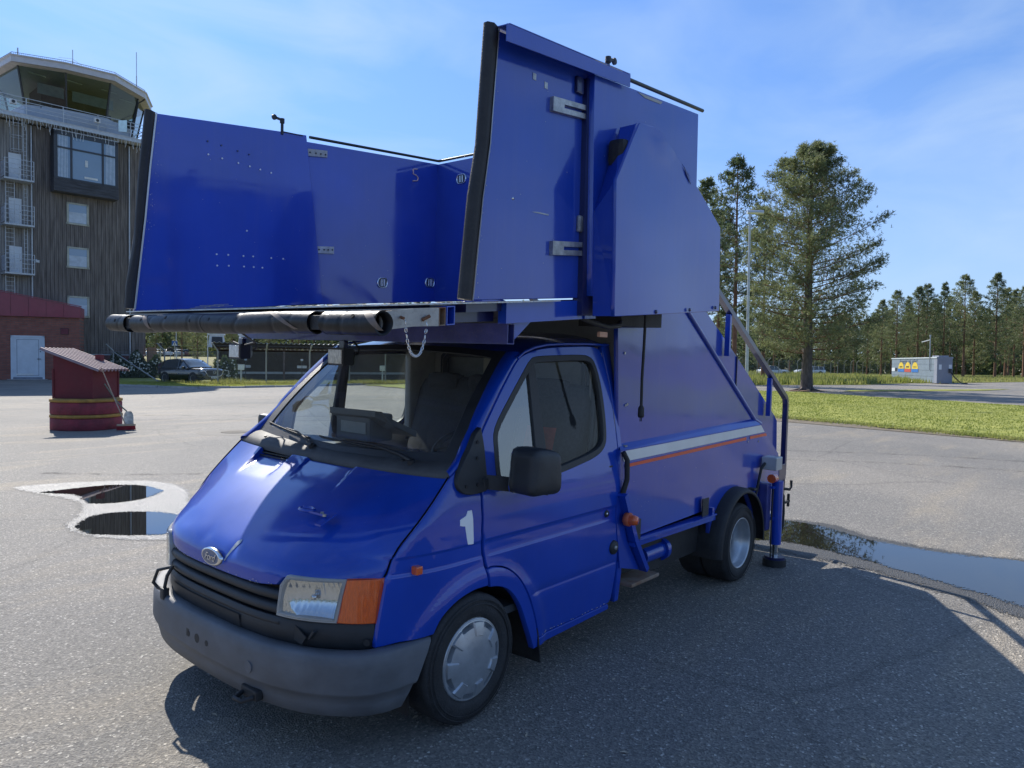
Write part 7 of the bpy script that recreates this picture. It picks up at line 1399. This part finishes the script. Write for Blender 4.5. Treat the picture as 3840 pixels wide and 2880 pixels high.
# shrubs with white blossom
WBL = pm('white_blossom', (.55,.57,.52), .8)
def shrub(px, Z, w_, h_, d_, label, seed):
    p = at((px-1920)/2770*Z, Z); e = empty('flowering_shrub', label, 'shrub', p, face_rot(p)); rnd = random.Random(seed); a = MB(); b = MB(); st = MB()
    for k in range(int(900*w_)):
        x, y = rnd.uniform(-1,1), rnd.uniform(-1,1); zz = rnd.random()**.7; 
        if x*x+y*y > 1: continue
        env = (1-(x*x)**2)**.5; z = h_*zz*env*(.85+.25*math.sin(x*9+seed)); q = Vector((x*w_/2, y*d_/2*(1-.3*zz), max(.05, z))); tuft(a, q, Vector((0,-.3,.6)), 3, .28, .07, rnd)
        if rnd.random() < .22 and zz > .3: s = .07; b.add([q+Vector((-s,-.15,0)),q+Vector((0,-.17,-s)),q+Vector((s,-.15,0)),q+Vector((0,-.17,s))], [(0,1,2,3)])
    for k in range(8): x = w_*(-.4+.8*k/7); st.tube([(x*.6,0,0),(x,0,h_*.6)], .02, 5)
    a.build('foliage', leafmat('shrub_leaves', (.035,.06,.02), (.08,.11,.04), .3) if 'shrub_leaves' not in bpy.data.materials else bpy.data.materials['shrub_leaves'], e, fixn=False); b.build('blossoms', WBL, e, fixn=False); st.build('stems', BARK, e)
shrub(505, 60, 4.4, 2.0, 2.0, 'wide dark shrub dotted with white blossom in front of the tower plinth', 1)
shrub(845, 54, 1.6, 1.7, 1.4, 'small flowering shrub behind the front wheel side of the dark SUV', 2)
# grasses
def blades(name, poly_or_line, n, h0, h1, wd, mat, seed, line=None, spread=1.0, z0=.03):
    rnd = random.Random(seed); m = MB()
    if line is None: x0 = min(p[0] for p in poly_or_line); x1 = max(p[0] for p in poly_or_line); y0 = min(p[1] for p in poly_or_line); y1 = max(p[1] for p in poly_or_line)
    k = 0; tries = 0
    while k < n and tries < n*6:
        tries += 1
        if line is None:
            x, y = rnd.uniform(x0, x1), rnd.uniform(y0, y1)
            if not pip(x, y, poly_or_line): continue
        else:
            i = rnd.randrange(len(line)-1); t = rnd.random(); p = Vector(line[i]).lerp(Vector(line[i+1]), t); x, y = p.x+rnd.gauss(0, spread), p.y+rnd.gauss(0, spread)
        h = rnd.uniform(h0, h1)*(.6+.8*max(0, noise.noise(Vector((x*.35, y*.35, seed))))); a = rnd.uniform(0, 6.28); w_ = wd*rnd.uniform(.6,1.3); bx, by = rnd.gauss(0, .25)*h, rnd.gauss(0, .25)*h
        o = len(m.v); m.v += [(x-w_*math.cos(a), y-w_*math.sin(a), z0), (x+w_*math.cos(a), y+w_*math.sin(a), z0), (x+bx, y+by, z0+h)]; m.f.append((o,o+1,o+2)); m.sm.append(False); k += 1
    return m.build(name, mat, kind='stuff', fixn=False)
view_lawn = [(21.3,5.0),(20.45,2.7),(19.3,.4),(18.4,-1.6),(16.5,-7),(30,-12),(37,0),(41,7.5),(44.6,12.1),(44.4,14.8),(46,22),(30,26),(24,14)]
blades('mown_grass', view_lawn, 60000, .03, .075, .020, GRN[0], 1)
blades('lawn_edge_tufts', None, 4200, .04, .13, .017, GRN[1], 2, line=[(21.9,8,0),(21.22,4.97,0),(20.5,2.78,0),(19.37,.5,0),(18.5,-1.5,0),(17.2,-5.5,0)], spread=.24)
blades('verge_grass', [(16.8,44),(18.6,37.9),(25,37.3),(34,38.3),(48,41),(48,47),(24,43.5),(19,50)], 26000, .03, .08, .03, GRN[0], 3, z0=.09)
blades('tall_grass', None, 8000, .18, .50, .020, GRN[1], 4, line=[tuple(p) for p in fl_[2:]], spread=.45, z0=.08)
blades('tall_weeds', [(57,20.8),(67.8,15),(80.6,14),(97,20),(120,34),(108,52),(80,48),(62,36)], 26000, .35, .95, .07, GRN[1], 5)
blades('container_weeds', None, 1500, .3, .9, .06, GRN[0], 6, line=[(80,13.6,0),(84,15,0),(92,19,0)], spread=.9)
blades('bank_grass', [(84.7,11),(101,6.2),(150,-10),(170,10),(110,26),(90,20)], 9000, .15, .4, .08, GRN[1], 7)
